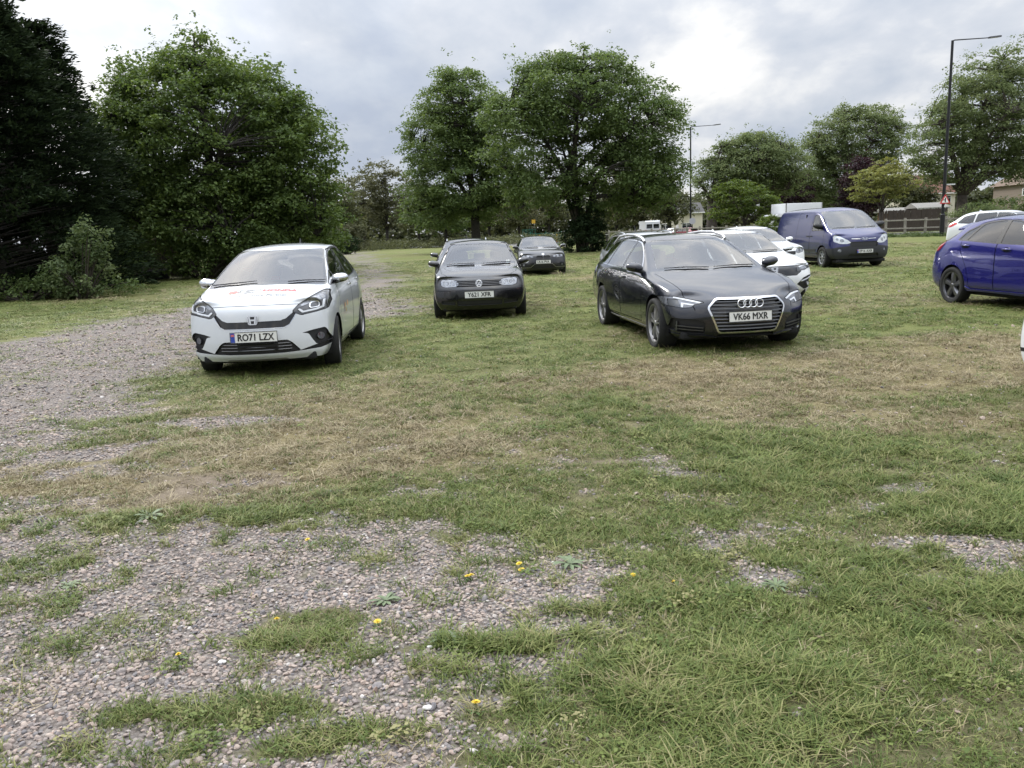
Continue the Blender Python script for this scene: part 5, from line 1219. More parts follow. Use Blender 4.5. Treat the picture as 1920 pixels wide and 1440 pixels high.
def handles(root, ct, pts, m, chrome=False):
    for s in (-1, 1):
        for x, z in pts:
            h, n = ct.hit('L' if s > 0 else 'R', x, z)
            if h is None: continue
            mb = MB(); mb.rbox(h + n * .020, (.19, .024, .028), .011); mb.build('door_handle', M_CHROME if chrome else m, root, True, 40)
def car_base(root, ct, sp, m, split, glass=None, rear_glass=None, wheel=None, cab=None, axle=1.25, track=.76, wr=.31, ww=.205, rr=.215, liner=True):
    """body, doors, glass, wheels, cabin: what every car here shares. split = x between front and rear door"""
    glass = glass or M_GLASS; rear_glass = rear_glass or M_GLASS_D
    ct.out('body', 'body', m, root)
    for s in (-1, 1):
        ks = lambda c, s=s: c.y * s > 0
        ct.out('seam', 'panel_gap', M_SEAM, root, -.006, keep=ks); ct.out('trim', 'window_trim', sp.get('trim_mat', M_BLACK), root, .001, keep=ks)
        ct.out('door', 'door', m, root, keep=lambda c, s=s: c.y * s > 0 and c.x > split[0]); ct.out('door', 'door', m, root, keep=lambda c, s=s: c.y * s > 0 and c.x < split[0])
        bounds = [9] + list(split) + [-9]
        for i in range(len(bounds) - 1):
            ct.out('window', 'window', glass if i < sp.get('clear', 1) else rear_glass, root, -.003, keep=lambda c, s=s, i=i: c.y * s > 0 and bounds[i + 1] < c.x < bounds[i])
        ct.out('tail_light', 'tail_light', M_RED, root, .003, keep=ks)
    ct.out('windscreen', 'windscreen', glass, root, -.002); ct.out('rear_window', 'rear_window', rear_glass, root, -.002)
    if wheel:
        for i, x in enumerate((axle, -axle)):
            for s in (-1, 1): make_wheel(root, (x, s * track, wr), wr, ww, rr, wheel[0], s, wheel[1], sp.get('steer', 0) if i == 0 else 0)
        arch_liners(root, (axle, -axle), track + .06, wr + .06, wr)
    if cab: cabin(root, *cab[0], **cab[1]); 
    lining(root, ct, sp['lin'][0], sp['lin'][1], sp['lin'][2])
    underbody(root, sp, sp['front'][0][0] - .12, sp['rear'][0][0] + .12, sp['ys'][1][1] - .14, .17)

def h_badge(root, pt, s, tilt=0.0, m=None):
    """rounded frame with a flared H"""
    mb = MB(); Mx = face_frame(pt, 0, tilt)
    fr = rpoly([(-.062 * s, .05 * s), (.062 * s, .05 * s), (.05 * s, -.052 * s), (-.05 * s, -.052 * s)], .02 * s)
    inn = grow(fr, -.010 * s); n = len(fr)
    V = [Mx @ Vector((*p, .010)) for p in fr] + [Mx @ Vector((*p, .010)) for p in inn] + [Mx @ Vector((*p, 0)) for p in fr] + [Mx @ Vector((*p, 0)) for p in inn]
    F = []
    for i in range(n):
        j = (i + 1) % n; F += [(i, j, n + j, n + i), (2 * n + i, 2 * n + j, j, i), (n + i, n + j, 3 * n + j, 3 * n + i)]
    mb.add(V, F)
    for poly in ([(-.046, .040), (-.026, .040), (-.016, -.042), (-.034, -.042)], [(.046, .040), (.026, .040), (.016, -.042), (.034, -.042)], [(-.024, .010), (.024, .010), (.020, -.008), (-.020, -.008)]):
        mb.prism([(a * s, b * s) for a, b in poly], .001, .012, Mx)
    o = mb.build('badge', m or M_CHROME, root)
    bk = MB(); bk.prism(inn, -.004, .0005, Mx); bk.build('badge_ground', M_GLOSSBLK, o)
    return o

# ---------------------------------------------------------------- white supermini with bonnet lettering
def build_jazz(loc, yaw):
    sp = dict(stations=[1.80, 1.58, 1.38, 1.20, 1.02, .70, .35, .08, -.2, -.6, -1.0, -1.4, -1.62, -1.80],
        zs=[(2, .20), (1, .19), (-1.2, .20), (-2, .28)], ys=[(2, .72), (1.5, .79), (1, .80), (-1.2, .80), (-2, .72)],
        zw=[(2, .50), (1.2, .58), (-1.2, .66), (-2, .68)], yw=[(1.9, .79), (1.6, .835), (1.26, .848), (.5, .842), (-1.2, .848), (-1.6, .83), (-1.9, .76)],
        zb=[(1.9, .80), (1.6, .885), (1.2, .925), (.8, .945), (0, .985), (-1.0, 1.03), (-1.9, 1.06)],
        yb=[(1.9, .735), (1.6, .79), (1.2, .80), (.6, .80), (-.5, .80), (-1.2, .79), (-1.6, .75), (-1.9, .68)],
        ze=[(1.9, .86), (1.8, .90), (1.58, .945), (1.38, .975), (1.20, 1.01), (1.02, 1.075), (.70, 1.215), (.35, 1.355), (.08, 1.43), (-.2, 1.465), (-.6, 1.475), (-1.0, 1.455), (-1.4, 1.40), (-1.62, 1.32), (-1.80, 1.16)],
        ye=[(1.9, .64), (1.8, .69), (1.58, .73), (1.38, .735), (1.20, .725), (1.02, .705), (.70, .66), (.35, .60), (.08, .575), (-.2, .57), (-.6, .565), (-1.0, .555), (-1.4, .53), (-1.62, .53), (-1.8, .56)],
        zc=[(2.0, .86), (1.85, .925), (1.6, .99), (1.45, 1.02), (1.33, 1.055), (1.2, 1.11), (.6, 1.36), (.35, 1.445), (.2, 1.48), (0, 1.505), (-.4, 1.53), (-1.0, 1.515), (-1.4, 1.47), (-1.62, 1.42), (-1.8, 1.25), (-1.9, 1.05)],
        dx=[(2, .10), (1.6, .14), (1.2, .16), (.6, .16), (.2, .10), (-.3, 0), (-1.4, -.03), (-2, -.08)],
        front=[(2.02, .69, .20, .20), (2.085, .75, .26, .28), (2.10, .78, .40, .34), (2.085, .77, .56, .34), (2.07, .76, .70, .34), (2.05, .73, .79, .34), (2.00, .66, .85, .32)], front_pc=.3, front_ex=2.4,
        rear=[(-1.90, .68, .28), (-1.95, .73, .36), (-1.96, .74, .55), (-1.93, .73, .80), (-1.92, .68, .95), (-1.90, .64, 1.02), (-1.88, .58, 1.10)], rear_pc=-.2,
        crease=[('row', 4, 1, 14, .6), ('row', 6, 3, 13, .55), ('col', 3, 0, 3, .4), ('row', 1, 2, 12, .4), ('frow', 1, 0, 4, .4)], bulge=.02, lin=(1.2, -1.85, .98), steer=R(6), clear=2)
    root = empty('hatchback_car', loc, yaw); ct = Cutter(shell(sp)); m = paint('pearl_white_paint', (.58, .60, .62), .12, .3, .01)
    ct.cut('F', rpoly([(-.735, 1.00, .04), (-.3, 1.035, .3), (.3, 1.035, .3), (.735, 1.00, .04), (.555, 1.435, .05), (-.555, 1.435, .05)], .05, 5), 'windscreen')
    wq = rpoly([(1.14, 1.00, .01), (.74, 1.005, .01), (.735, 1.16, .02)], .01)
    w1 = rpoly([(.70, .995, .01), (-.22, 1.03, .01), (-.22, 1.435, .02), (.08, 1.40, .1), (.42, 1.285, .2), (.695, 1.165, .02)], .02)
    w2 = rpoly([(-.28, 1.03, .01), (-1.05, 1.07, .01), (-1.12, 1.36, .04), (-.7, 1.44, .1), (-.28, 1.437, .02)], .02)
    w3 = rpoly([(-1.12, 1.075, .01), (-1.48, 1.10, .04), (-1.36, 1.28, .04), (-1.17, 1.34, .02)], .02)
    d1 = rpoly([(.90, .29), (.93, .70), (.86, .98), (.70, 1.17), (.42, 1.31), (.08, 1.42), (-.245, 1.452), (-.25, .29)], .03)
    d2 = rpoly([(-.262, .29), (-.257, 1.452), (-.7, 1.455), (-1.10, 1.39), (-1.08, 1.05), (-.98, .75), (-.88, .55), (-.84, .29)], .03)
    doors_and_windows(ct, sp, [(wq, .012), (w1, .014), (w2, .014), (w3, .012)], [d1, d2], [(1.265, .31, .345), (-1.265, .31, .345)]); ct.drop('arch')
    # bonnet: shut line across the nose and along the wings
    ct.line('F', [(-.50, .822), (-.3, .832), (0, .836), (.3, .832), (.50, .822)], .006, 'seam', ('body',), .02)
    # V-shaped black band under the bonnet edge, bright lower line
    band = [(-.50, .785), (-.43, .735), (-.36, .676), (-.30, .656), (.30, .656), (.36, .676), (.43, .735), (.50, .785), (.445, .69), (.39, .605), (.335, .578), (-.335, .578), (-.39, .605), (-.445, .69)]
    ct.cut('F', grow(band, .010), 'bright_line', ('body',), .05); ct.cut('F', [(-.6, .82), (.6, .82), (.50, .785), (.43, .735), (.36, .676), (.30, .656), (-.30, .656), (-.36, .676), (-.43, .735), (-.50, .785)], 'body', ('bright_line',), .05)
    ct.cut('F', band, 'grille', None, .05)
    hl = rpoly([(.43, .745), (.49, .815), (.62, .895), (.735, .955), (.775, .945), (.81, .83), (.80, .755), (.68, .725), (.52, .700)], .02)
    for f in (lambda p: p, mir):
        ct.cut('F', f(grow(hl, .007)), 'seam', None, .03); ct.cut('F', f(hl), 'headlight', None, .03)
        ct.cut('F', f([(.51, .81), (.62, .885), (.725, .94), (.765, .93), (.775, .87), (.66, .845), (.54, .80)]), 'indicator', ('headlight',), .03)
        ct.cut('F', f(rpoly([(.47, .765), (.60, .822), (.70, .835), (.78, .86), (.80, .77), (.68, .735), (.53, .712)], .02)), 'lamp_bowl', ('headlight',), .03)
        ct.cut('F', f(rpoly([(.485, .765), (.53, .722), (.68, .742), (.765, .77), (.775, .86), (.755, .86), (.745, .785), (.67, .760), (.545, .742), (.505, .772)], .008)), 'light_guide', ('headlight', 'lamp_bowl'), .03)
        ct.cut('F', f(rpoly([(.60, .765), (.60, .835), (.71, .85), (.72, .775)], .03)), 'lens_ring', ('headlight', 'lamp_bowl', 'indicator'), .03)
        ct.cut('F', f(rpoly([(.612, .772), (.612, .824), (.70, .836), (.705, .782)], .025)), 'lens', ('lens_ring',), .03)
        ct.cut('F', f(rpoly([(.52, .493, .004), (.62, .515), (.76, .535), (.79, .50), (.82, .375), (.66, .345), (.62, .41), (.585, .478)], .02)), 'fog_pocket', ('body', 'seam'), .03)
        ct.cut('F', f(circ(.715, .44, .042)), 'fog_lamp', ('fog_pocket',), .03)
    low = rpoly([(-.50, .295), (-.41, .40), (-.36, .432), (.36, .432), (.41, .40), (.50, .295)], .03); ct.cut('F', low, 'lower_grille', ('body',), .03)
    ct.cut('F', [(-.82, .335), (-.7, .30), (-.5, .29), (-.3, .283), (.3, .283), (.5, .29), (.7, .30), (.82, .335), (.82, .375), (.66, .345), (.5, .30), (-.5, .30), (-.66, .345), (-.82, .375)], 'lower_grille', ('body',), .0)
    ct.cut('F', rpoly([(-.36, .20), (.36, .20), (.32, .222), (-.32, .222)], .005), 'skid_plate', ('body',), -.1)
    ct.cut('B', rpoly([(-.54, 1.10), (.54, 1.10), (.45, 1.40), (-.45, 1.40)], .05), 'rear_window')
    for f in (lambda p: p, mir): ct.cut('B', f(rpoly([(.50, .85), (.56, 1.06), (.78, 1.10), (.80, .90)], .02)), 'tail_light', None, .4)
    car_base(root, ct, sp, m, (-.252, -1.08), wheel=((10, 'multi'), M_ALU), cab=((1.15, -1.6, .74, .27, 1.0), dict(hd=1.18)), axle=1.265, track=.742, wr=.312, ww=.195, rr=.215)
    ct.out('grille', 'grille', M_GLOSSBLK, root, -.012, -.012); ct.out('bright_line', 'grille_surround', M_CHROME, root, .003)
    lg = ct.out('lower_grille', 'lower_grille', M_BLACK, root, -.028, -.028); ct.out('skid_plate', 'skid_plate', M_ALU, root, .004, .004)
    for z in (.325, .36, .395):
        mb = MB(); P = [ct.hit('F', float(y), z)[0] + Vector((-.012, 0, 0)) for y in np.linspace(-.40, .40, 9)]; mb.tube(P, .006, 5); mb.build('grille_slat', M_GLOSSBLK, lg)
    for s in (-1, 1):
        k = lambda c, s=s: c.y * s > 0
        o = ct.out('headlight', 'headlight', M_LAMP_D, root, -.004, keep=k)
        ct.out('indicator', 'indicator', M_LAMP, o, -.006, keep=k); ct.out('lamp_bowl', 'lamp_bowl', M_LAMP_D, o, -.010, keep=k); ct.out('light_guide', 'light_guide', M_LED, o, .001, .006, keep=k)
        ct.out('lens_ring', 'lens_ring', M_CHROME, o, .002, .008, keep=k); ct.out('lens', 'lens', M_LENS, o, .003, keep=k)
        o = ct.out('fog_pocket', 'fog_pocket', M_BLACK, root, -.03, -.03, keep=k); ct.out('fog_lamp', 'fog_lamp', M_LENS, o, -.012, .01, keep=k)
        mirror_part(root, ct, .80, .98, .70, s, bpy.data.materials['chrome_cap'] if 'chrome_cap' in bpy.data.materials else mat('chrome_cap', (.62, .63, .65), .16, .9), M_GLOSSBLK, .9)
    handles(root, ct, [(-.08, .93), (-.98, .965)], m, True)
    h, n = ct.hit('F', 0, .675); h_badge(root, h + Vector((.012, 0, 0)), 1.0, R(-4))
    h, n = ct.hit('F', 0, .49); make_plate(root, 'RO71 LZX', h + Vector((.012, 0, -.005)), 0, R(-3), True, dim=(.41, .079))
    wiper(root, ct, [(-.66, 1.035), (-.35, 1.055), (-.10, 1.072)]); wiper(root, ct, [(.28, 1.05), (.45, 1.055), (.70, 1.045)])
    mb = MB(); mb.rbox((.34, 0, 1.34), (.04, .20, .06), .02); mb.build('mirror_housing', M_INT, root, True)
    # bonnet lettering
    red = mat('decal_red', (.55, .07, .06), .4); grey = mat('decal_grey', (.12, .125, .13), .4); grn = mat('decal_green', (.05, .22, .14), .4)
    D = (0, 1)   # lettering x -> +y of the car, lettering up -> towards the screen (-x)
    def deck(txt, x, y, size, m_, nm, bold=0.0, xs=1.0):
        V, F = text_geo(txt, size, bold, xs); P = []
        for a, b in V:
            h, n = ct.hit('T', x - b, y + a); P.append(h + n * .0035)
        return mesh_obj(nm, P, F, m_, root, False)
    deck('HONDA', 1.615, .245, .10, red, 'bonnet_lettering', .0035, 1.05)
    deck('England', 1.59, -.115, .086, grey, 'bonnet_lettering', .001, .95); deck('Rugby', 1.665, -.145, .086, grey, 'bonnet_lettering', .001, .95)
    deck('Performance Partner', 1.775, .01, .082, grey, 'bonnet_lettering', .001, 1.0); deck('/', 1.625, .035, .12, grey, 'bonnet_lettering')
    rose = MB()
    def petal(cx, cy, r, mm, nm):
        V = []; 
        for a, b in circ(cx, cy, r, r * .8, 10):
            h, n = ct.hit('T', 1.63 - b, -.305 + a); V.append(h + n * .0035)
        return V
    for nm, mm, lst in (('rose_emblem', red, [(-.03, .03, .026), (.012, .04, .026), (.035, .012, .025), (-.04, -.005, .024), (.0, .008, .02), (.015, -.022, .024), (-.022, -.03, .02)]), ('rose_leaves', grn, [(-.055, -.055, .014), (-.02, -.06, .014), (.015, -.055, .012), (.04, -.045, .012)])):
        V = []; F = []
        for c in lst:
            b = len(V); p = petal(*c, mm, nm); V += p; F.append(tuple(range(b, b + len(p))))
        mesh_obj(nm, V, F, mm, root, False)
    # small coloured marks on the front door
    for x, z, sx, sz, c in ((.62, .66, .012, .10, (.25, .05, .05)), (.52, .69, .05, .035, (.5, .30, .15)), (.30, .70, .06, .04, (.55, .33, .18)), (.47, .62, .03, .03, (.5, .33, .1))):
        V = []
        for a, b in circ(0, 0, sx, sz, 10):
            h, n = ct.hit('L', x + a, z + b); V.append(h + n * .003)
        mesh_obj('door_decal', V, [tuple(range(10))], mat('decal', c, .4), root, False)
    tagx = tag(root, 'white hatchback with red and grey lettering on the bonnet beside the gravel track', 'car', 'cars parked on the grass')
    mb = MB(); hh, n = ct.hit('T', -1.15, 0); mb.tube([hh, hh + Vector((-.05, 0, .09))], [.02, .006], 6); mb.build('aerial', M_BLACK, root)
    return root

# ---------------------------------------------------------------- black older hatchback
def build_golf(loc, yaw):
    sp = dict(stations=[1.82, 1.62, 1.30, 1.0, .78, .55, .25, .0, -.2, -.6, -1.1, -1.5, -1.75, -1.92],
        zs=[(2, .20), (-2, .24)], ys=[(2, .72), (1.5, .81), (1, .82), (-1.2, .82), (-2, .74)],
        zw=[(2, .48), (1.2, .52), (-1.2, .55), (-2, .55)], yw=[(1.9, .80), (1.65, .85), (1.26, .868), (.5, .86), (-1.2, .868), (-1.7, .84), (-2, .76)],
        zb=[(1.9, .75), (1.6, .82), (1.2, .865), (.8, .90), (0, .925), (-1.0, .945), (-2, .95)],
        yb=[(1.9, .745), (1.6, .80), (1.2, .82), (.6, .825), (-.5, .82), (-1.2, .81), (-1.7, .78), (-2, .72)],
        ze=[(1.9, .785), (1.82, .805), (1.62, .845), (1.3, .885), (1.0, .92), (.78, .955), (.55, 1.09), (.25, 1.265), (.0, 1.355), (-.2, 1.375), (-.6, 1.385), (-1.1, 1.365), (-1.5, 1.31), (-1.75, 1.14), (-1.92, .98)],
        ye=[(1.9, .67), (1.82, .70), (1.62, .735), (1.3, .76), (1.0, .76), (.78, .75), (.55, .695), (.25, .625), (0, .585), (-.2, .58), (-.6, .575), (-1.1, .56), (-1.5, .54), (-1.75, .59), (-1.92, .64)],
        zc=[(2.0, .79), (1.8, .85), (1.4, .915), (1.0, .95), (.9, .965), (.78, 1.01), (.2, 1.345), (.1, 1.39), (-.1, 1.42), (-.5, 1.44), (-1.0, 1.435), (-1.5, 1.385), (-1.75, 1.22), (-2.0, .97)],
        dx=[(2, .08), (1.6, .10), (1.0, .12), (.5, .12), (.1, .08), (-.3, 0), (-1.5, -.03), (-2, -.06)],
        front=[(2.0, .70, .20, .16), (2.06, .77, .28, .22), (2.075, .80, .42, .26), (2.06, .79, .56, .25), (2.00, .77, .66, .24), (1.97, .74, .735, .24), (1.93, .67, .775, .22)], front_pc=.24, front_ex=2.6,
        rear=[(-2.0, .70, .24), (-2.05, .77, .32), (-2.06, .79, .50), (-2.04, .77, .66), (-2.02, .74, .84), (-2.0, .70, .91), (-1.98, .64, .96)], rear_pc=-.2,
        crease=[('row', 4, 1, 14, .75), ('row', 6, 4, 13, .6), ('col', 3, 0, 5, .5), ('frow', 3, 0, 4, .5), ('frow', 5, 0, 4, .4)], bulge=.015, lin=(.75, -1.95, .9), clear=1)
    root = empty('hatchback_car', loc, yaw); ct = Cutter(shell(sp)); m = paint('black_paint', (.003, .003, .004), .1, .25, .002)
    ct.cut('F', rpoly([(-.72, .945, .04), (-.3, .955, .3), (.3, .955, .3), (.72, .945, .04), (.555, 1.35, .06), (-.555, 1.35, .06)], .05, 5), 'windscreen')
    w1 = rpoly([(.62, .955, .02), (-.42, .97, .02), (-.42, 1.34, .03), (.02, 1.33, .08), (.3, 1.20, .1)], .02); w2 = rpoly([(-.48, .97), (-1.28, .985), (-1.16, 1.33, .05), (-.48, 1.345)], .03)
    w3 = rpoly([(-1.34, .985), (-1.62, .99, .03), (-1.42, 1.25, .05), (-1.23, 1.315)], .02)
    d1 = rpoly([(.80, .27), (.82, .60), (.76, .92), (.3, 1.24), (.02, 1.355), (-.448, 1.362), (-.45, .27)], .03); d2 = rpoly([(-.462, .27), (-.457, 1.362), (-1.18, 1.35), (-1.3, .97), (-1.05, .72), (-.92, .50), (-.88, .27)], .03)
    doors_and_windows(ct, sp, [(w1, .012), (w2, .012), (w3, .012)], [d1, d2], [(1.255, .30, .335), (-1.255, .30, .335)]); ct.drop('arch')
    ct.line('T', [(1.88, .55), (1.6, .69), (1.2, .72), (.92, .73)], .007, 'seam'); ct.line('T', [(1.88, -.55), (1.6, -.69), (1.2, -.72), (.92, -.73)], .007, 'seam')
    ct.cut('F', rpoly([(-.42, .615), (.42, .615), (.42, .715), (-.42, .715)], .01), 'grille', None, .03)
    hl = rpoly([(.40, .625, .04), (.36, .67, .05), (.42, .735, .05), (.66, .755, .04), (.70, .72, .06), (.69, .64, .05), (.62, .612, .05)], .04, 5)
    for f in (lambda p: p, mir):
        ct.cut('F', f(grow(hl, .006)), 'seam', None, .03); ct.cut('F', f(hl), 'headlight', None, .03)
        ct.cut('F', f(circ(.585, .685, .055)), 'lens_ring', ('headlight',), .03); ct.cut('F', f(circ(.585, .685, .036)), 'lens', ('lens_ring',), .03)
        ct.cut('F', f(circ(.47, .67, .045)), 'lens_ring', ('headlight',), .03); ct.cut('F', f(circ(.47, .67, .03)), 'indicator', ('lens_ring',), .03)
        ct.cut('F', f(circ(.52, .645, .018)), 'indicator', ('headlight',), .03)
        ct.cut('F', f(rpoly([(.44, .29), (.44, .36), (.70, .37), (.70, .31)], .02)), 'intake', ('body',), .03)
    ct.cut('F', [(-.78, .545), (.78, .545), (.78, .552), (-.78, .552)], 'seam', ('body',), .03)
    ct.cut('F', rpoly([(-.40, .28), (-.42, .37), (.42, .37), (.40, .28)], .02), 'intake', ('body',), .03)
    ct.cut('B', rpoly([(-.56, 1.0), (.56, 1.0), (.47, 1.33), (-.47, 1.33)], .04), 'rear_window')
    for f in (lambda p: p, mir): ct.cut('B', f(rpoly([(.56, .70), (.56, .92), (.76, .92), (.78, .72)], .03)), 'tail_light', None, .4)
    car_base(root, ct, sp, m, (-.456, -1.31), rear_glass=M_GLASS, wheel=((7, 'multi'), M_ALU), cab=((.78, -1.7, .76, .26, .91), dict(hd=1.12)), axle=1.255, track=.765, wr=.30, ww=.195, rr=.20)
    g = ct.out('grille', 'grille', M_BLACK, root, -.02, -.02)
    for z in (.638, .665, .692):
        mb = MB()
        for y0, y1 in ((-.41, .41),):
            P = [ct.hit('F', float(y), z)[0] + Vector((-.003, 0, 0)) for y in np.linspace(y0, y1, 9)]; mb.tube(P, .008, 5)
        mb.build('grille_slat', m, g)
    for s in (-1, 1):
        k = lambda c, s=s: c.y * s > 0
        o = ct.out('headlight', 'headlight', M_LAMP, root, -.003, keep=k); ct.out('lens_ring', 'lens_ring', M_STEEL, o, -.006, keep=k); ct.out('lens', 'lens', M_LAMP, o, -.002, keep=k); ct.out('indicator', 'indicator', M_LAMP, o, -.003, keep=k)
        ct.out('intake', 'bumper_intake', M_BLACK, root, -.025, -.025, keep=lambda c, s=s: c.y * s > .43)
        mirror_part(root, ct, .62, .93, .75, s, m, M_BLACK, .9)
    ct.out('intake', 'bumper_intake', M_BLACK, root, -.025, -.025, keep=lambda c: abs(c.y) < .43)
    handles(root, ct, [(-.3, .82), (-1.12, .84)], m)
    h, n = ct.hit('F', 0, .668); mb = MB(); Mx = face_frame(h + Vector((.012, 0, 0)), 0, R(-8)); ring(mb, (0, 0), .058, .007, Mx)
    for poly in ([(-.036, .042), (-.024, .046), (0, .004), (.024, .046), (.036, .042), (.006, -.008), (-.006, -.008)], [(-.052, .02), (-.040, .03), (-.024, -.022), (-.005, .0), (.005, .0), (.024, -.022), (.040, .03), (.052, .02), (.030, -.046), (.020, -.046), (0, -.018), (-.020, -.046), (-.030, -.046)]): mb.prism(poly, 0, .008, Mx)
    o = mb.build('round_badge', M_CHROME, root, True, 40); mb = MB(); mb.prism(circ(0, 0, .056, n=20), -.008, -.001, Mx); mb.build('badge_ground', M_BLACK, o)
    h, n = ct.hit('F', 0, .475); make_plate(root, 'Y621 XFR', h + Vector((.012, 0, 0)), 0, R(-3), False, dim=(.42, .079))
    wiper(root, ct, [(-.08, .985), (-.35, .985), (-.62, .975)]); wiper(root, ct, [(.62, .985), (.35, .985), (.06, .975)])
    mb = MB(); mb.rbox((.10, 0, 1.27), (.03, .20, .06), .02); mb.build('rear_view_mirror', M_INT, root, True)
    hh, n = ct.hit('F', .57, 1.0); mb = MB(); mb.rbox(hh + Vector((-.03, 0, 0)), (.005, .07, .07), .003, M=Matrix.Rotation(R(-30), 3, 'Y')); mb.build('windscreen_sticker', M_PLATE_W, root)
    tag(root, 'older black hatchback with round badge, plate Y621 XFR, on the grass', 'car', 'cars parked on the grass')
    return root

# ---------------------------------------------------------------- grey hatchback with twin kidney grille
def build_bmw(loc, yaw):
    sp = dict(stations=[1.86, 1.66, 1.34, 1.0, .78, .55, .25, .0, -.2, -.6, -1.1, -1.5, -1.8, -2.0],
        zs=[(2, .19), (-2, .24)], ys=[(2, .74), (1.5, .83), (1, .84), (-1.2, .84), (-2, .76)],
        zw=[(2, .50), (1.2, .55), (-1.2, .60), (-2, .60)], yw=[(1.95, .80), (1.65, .87), (1.3, .885), (.5, .875), (-1.2, .885), (-1.7, .86), (-2.1, .78)],
        zb=[(1.9, .73), (1.6, .82), (1.2, .87), (.8, .90), (0, .93), (-1.0, .96), (-2, .97)],
        yb=[(1.9, .75), (1.6, .81), (1.2, .83), (.6, .835), (-.5, .83), (-1.2, .82), (-1.7, .78), (-2, .72)],
        ze=[(1.9, .765), (1.86, .78), (1.66, .84), (1.34, .89), (1.0, .93), (.78, .965), (.55, 1.08), (.25, 1.24), (.0, 1.33), (-.2, 1.36), (-.6, 1.37), (-1.1, 1.35), (-1.5, 1.29), (-1.8, 1.12), (-2.0, .98)],
        ye=[(1.9, .68), (1.86, .70), (1.66, .74), (1.34, .765), (1.0, .765), (.78, .755), (.55, .70), (.25, .63), (0, .59), (-.2, .58), (-.6, .575), (-1.1, .56), (-1.5, .54), (-1.8, .59), (-2.0, .64)],
        zc=[(2.05, .77), (1.8, .865), (1.4, .935), (1.0, .97), (.9, .985), (.78, 1.03), (.2, 1.335), (.1, 1.375), (-.1, 1.405), (-.5, 1.42), (-1.0, 1.415), (-1.5, 1.37), (-1.8, 1.2), (-2.1, .97)],
        dx=[(2, .10), (1.6, .12), (1.0, .13), (.5, .13), (.1, .08), (-.3, 0), (-1.5, -.03), (-2, -.06)],
        front=[(2.03, .72, .19, .2), (2.09, .79, .27, .27), (2.115, .81, .40, .3), (2.10, .80, .54, .31), (2.07, .78, .65, .31), (2.05, .75, .71, .30), (2.0, .67, .755, .27)], front_pc=.28, front_ex=2.5,
        rear=[(-2.1, .72, .24), (-2.18, .78, .34), (-2.2, .80, .50), (-2.18, .78, .68), (-2.14, .75, .86), (-2.12, .72, .92), (-2.08, .66, .97)], rear_pc=-.22,
        crease=[('row', 4, 1, 14, .5), ('row', 6, 4, 13, .35), ('col', 2, 1, 5, .5)], bulge=.02, lin=(.75, -1.95, .9), clear=1)
    root = empty('hatchback_car', loc, yaw); ct = Cutter(shell(sp)); m = paint('dark_grey_paint', (.012, .0125, .015), .3, .3, .003)
    ct.cut('F', rpoly([(-.72, .965, .04), (.72, .965, .04), (.56, 1.335, .06), (-.56, 1.335, .06)], .05, 5), 'windscreen')
    w1 = rpoly([(.62, .965, .02), (-.42, .98, .02), (-.42, 1.33, .03), (.02, 1.31, .08), (.3, 1.19, .1)], .02); w2 = rpoly([(-.48, .985), (-1.5, 1.01, .06), (-1.2, 1.30, .06), (-.48, 1.335)], .03)
    d1 = rpoly([(.80, .27), (.82, .60), (.76, .93), (.3, 1.23), (.02, 1.335), (-.448, 1.35), (-.45, .27)], .03); d2 = rpoly([(-.462, .27), (-.457, 1.35), (-1.2, 1.325), (-1.36, .98), (-1.12, .72), (-.98, .50), (-.94, .27)], .03)
    doors_and_windows(ct, sp, [(w1, .012), (w2, .012)], [d1, d2], [(1.345, .31, .345), (-1.345, .31, .345)]); ct.drop('arch')
    for f in (lambda p: p, mir):
        k = rpoly([(.015, .60, .05), (.02, .70, .03), (.22, .71, .05), (.25, .66, .05), (.20, .595, .05)], .04)
        ct.cut('F', f(grow(k, .010)), 'grille_frame', None, .03); ct.cut('F', f(k), 'grille', None, .03)
        hl = rpoly([(.36, .655), (.36, .695), (.55, .735), (.74, .75), (.77, .71), (.72, .65), (.5, .635)], .02)
        ct.cut('F', f(hl), 'headlight', None, .03); ct.cut('F', f(circ(.62, .69, .04)), 'lens', ('headlight',), .03); ct.cut('F', f(circ(.48, .675, .034)), 'lens', ('headlight',), .03)
        ct.cut('F', f(rpoly([(.48, .30), (.46, .36), (.60, .42), (.80, .42), (.80, .32)], .02)), 'intake', ('body',), .03); ct.cut('F', f(circ(.70, .38, .035)), 'fog_lamp', ('intake',), .03)
    ct.cut('F', rpoly([(-.42, .26), (-.30, .40), (.30, .40), (.42, .26)], .03), 'intake', ('body',), .03)
    ct.line('F', [(-.80, .285), (-.46, .29), (-.32, .42), (.32, .42), (.46, .29), (.80, .285)], .014, 'bright_line', ('body',), .03)
    ct.cut('B', rpoly([(-.56, 1.0), (.56, 1.0), (.47, 1.30), (-.47, 1.30)], .04), 'rear_window')
    for f in (lambda p: p, mir): ct.cut('B', f(rpoly([(.46, .74), (.46, .88), (.76, .88), (.78, .76)], .03)), 'tail_light', None, .4)
    car_base(root, ct, sp, m, (-.456,), rear_glass=M_GLASS, wheel=((5, 'y'), M_ALU), cab=((.78, -1.7, .76, .26, .92), dict(hd=1.12)), axle=1.345, track=.765, wr=.315, ww=.2, rr=.22)
    ct.out('bright_line', 'bumper_trim', M_ALU, root, .003)
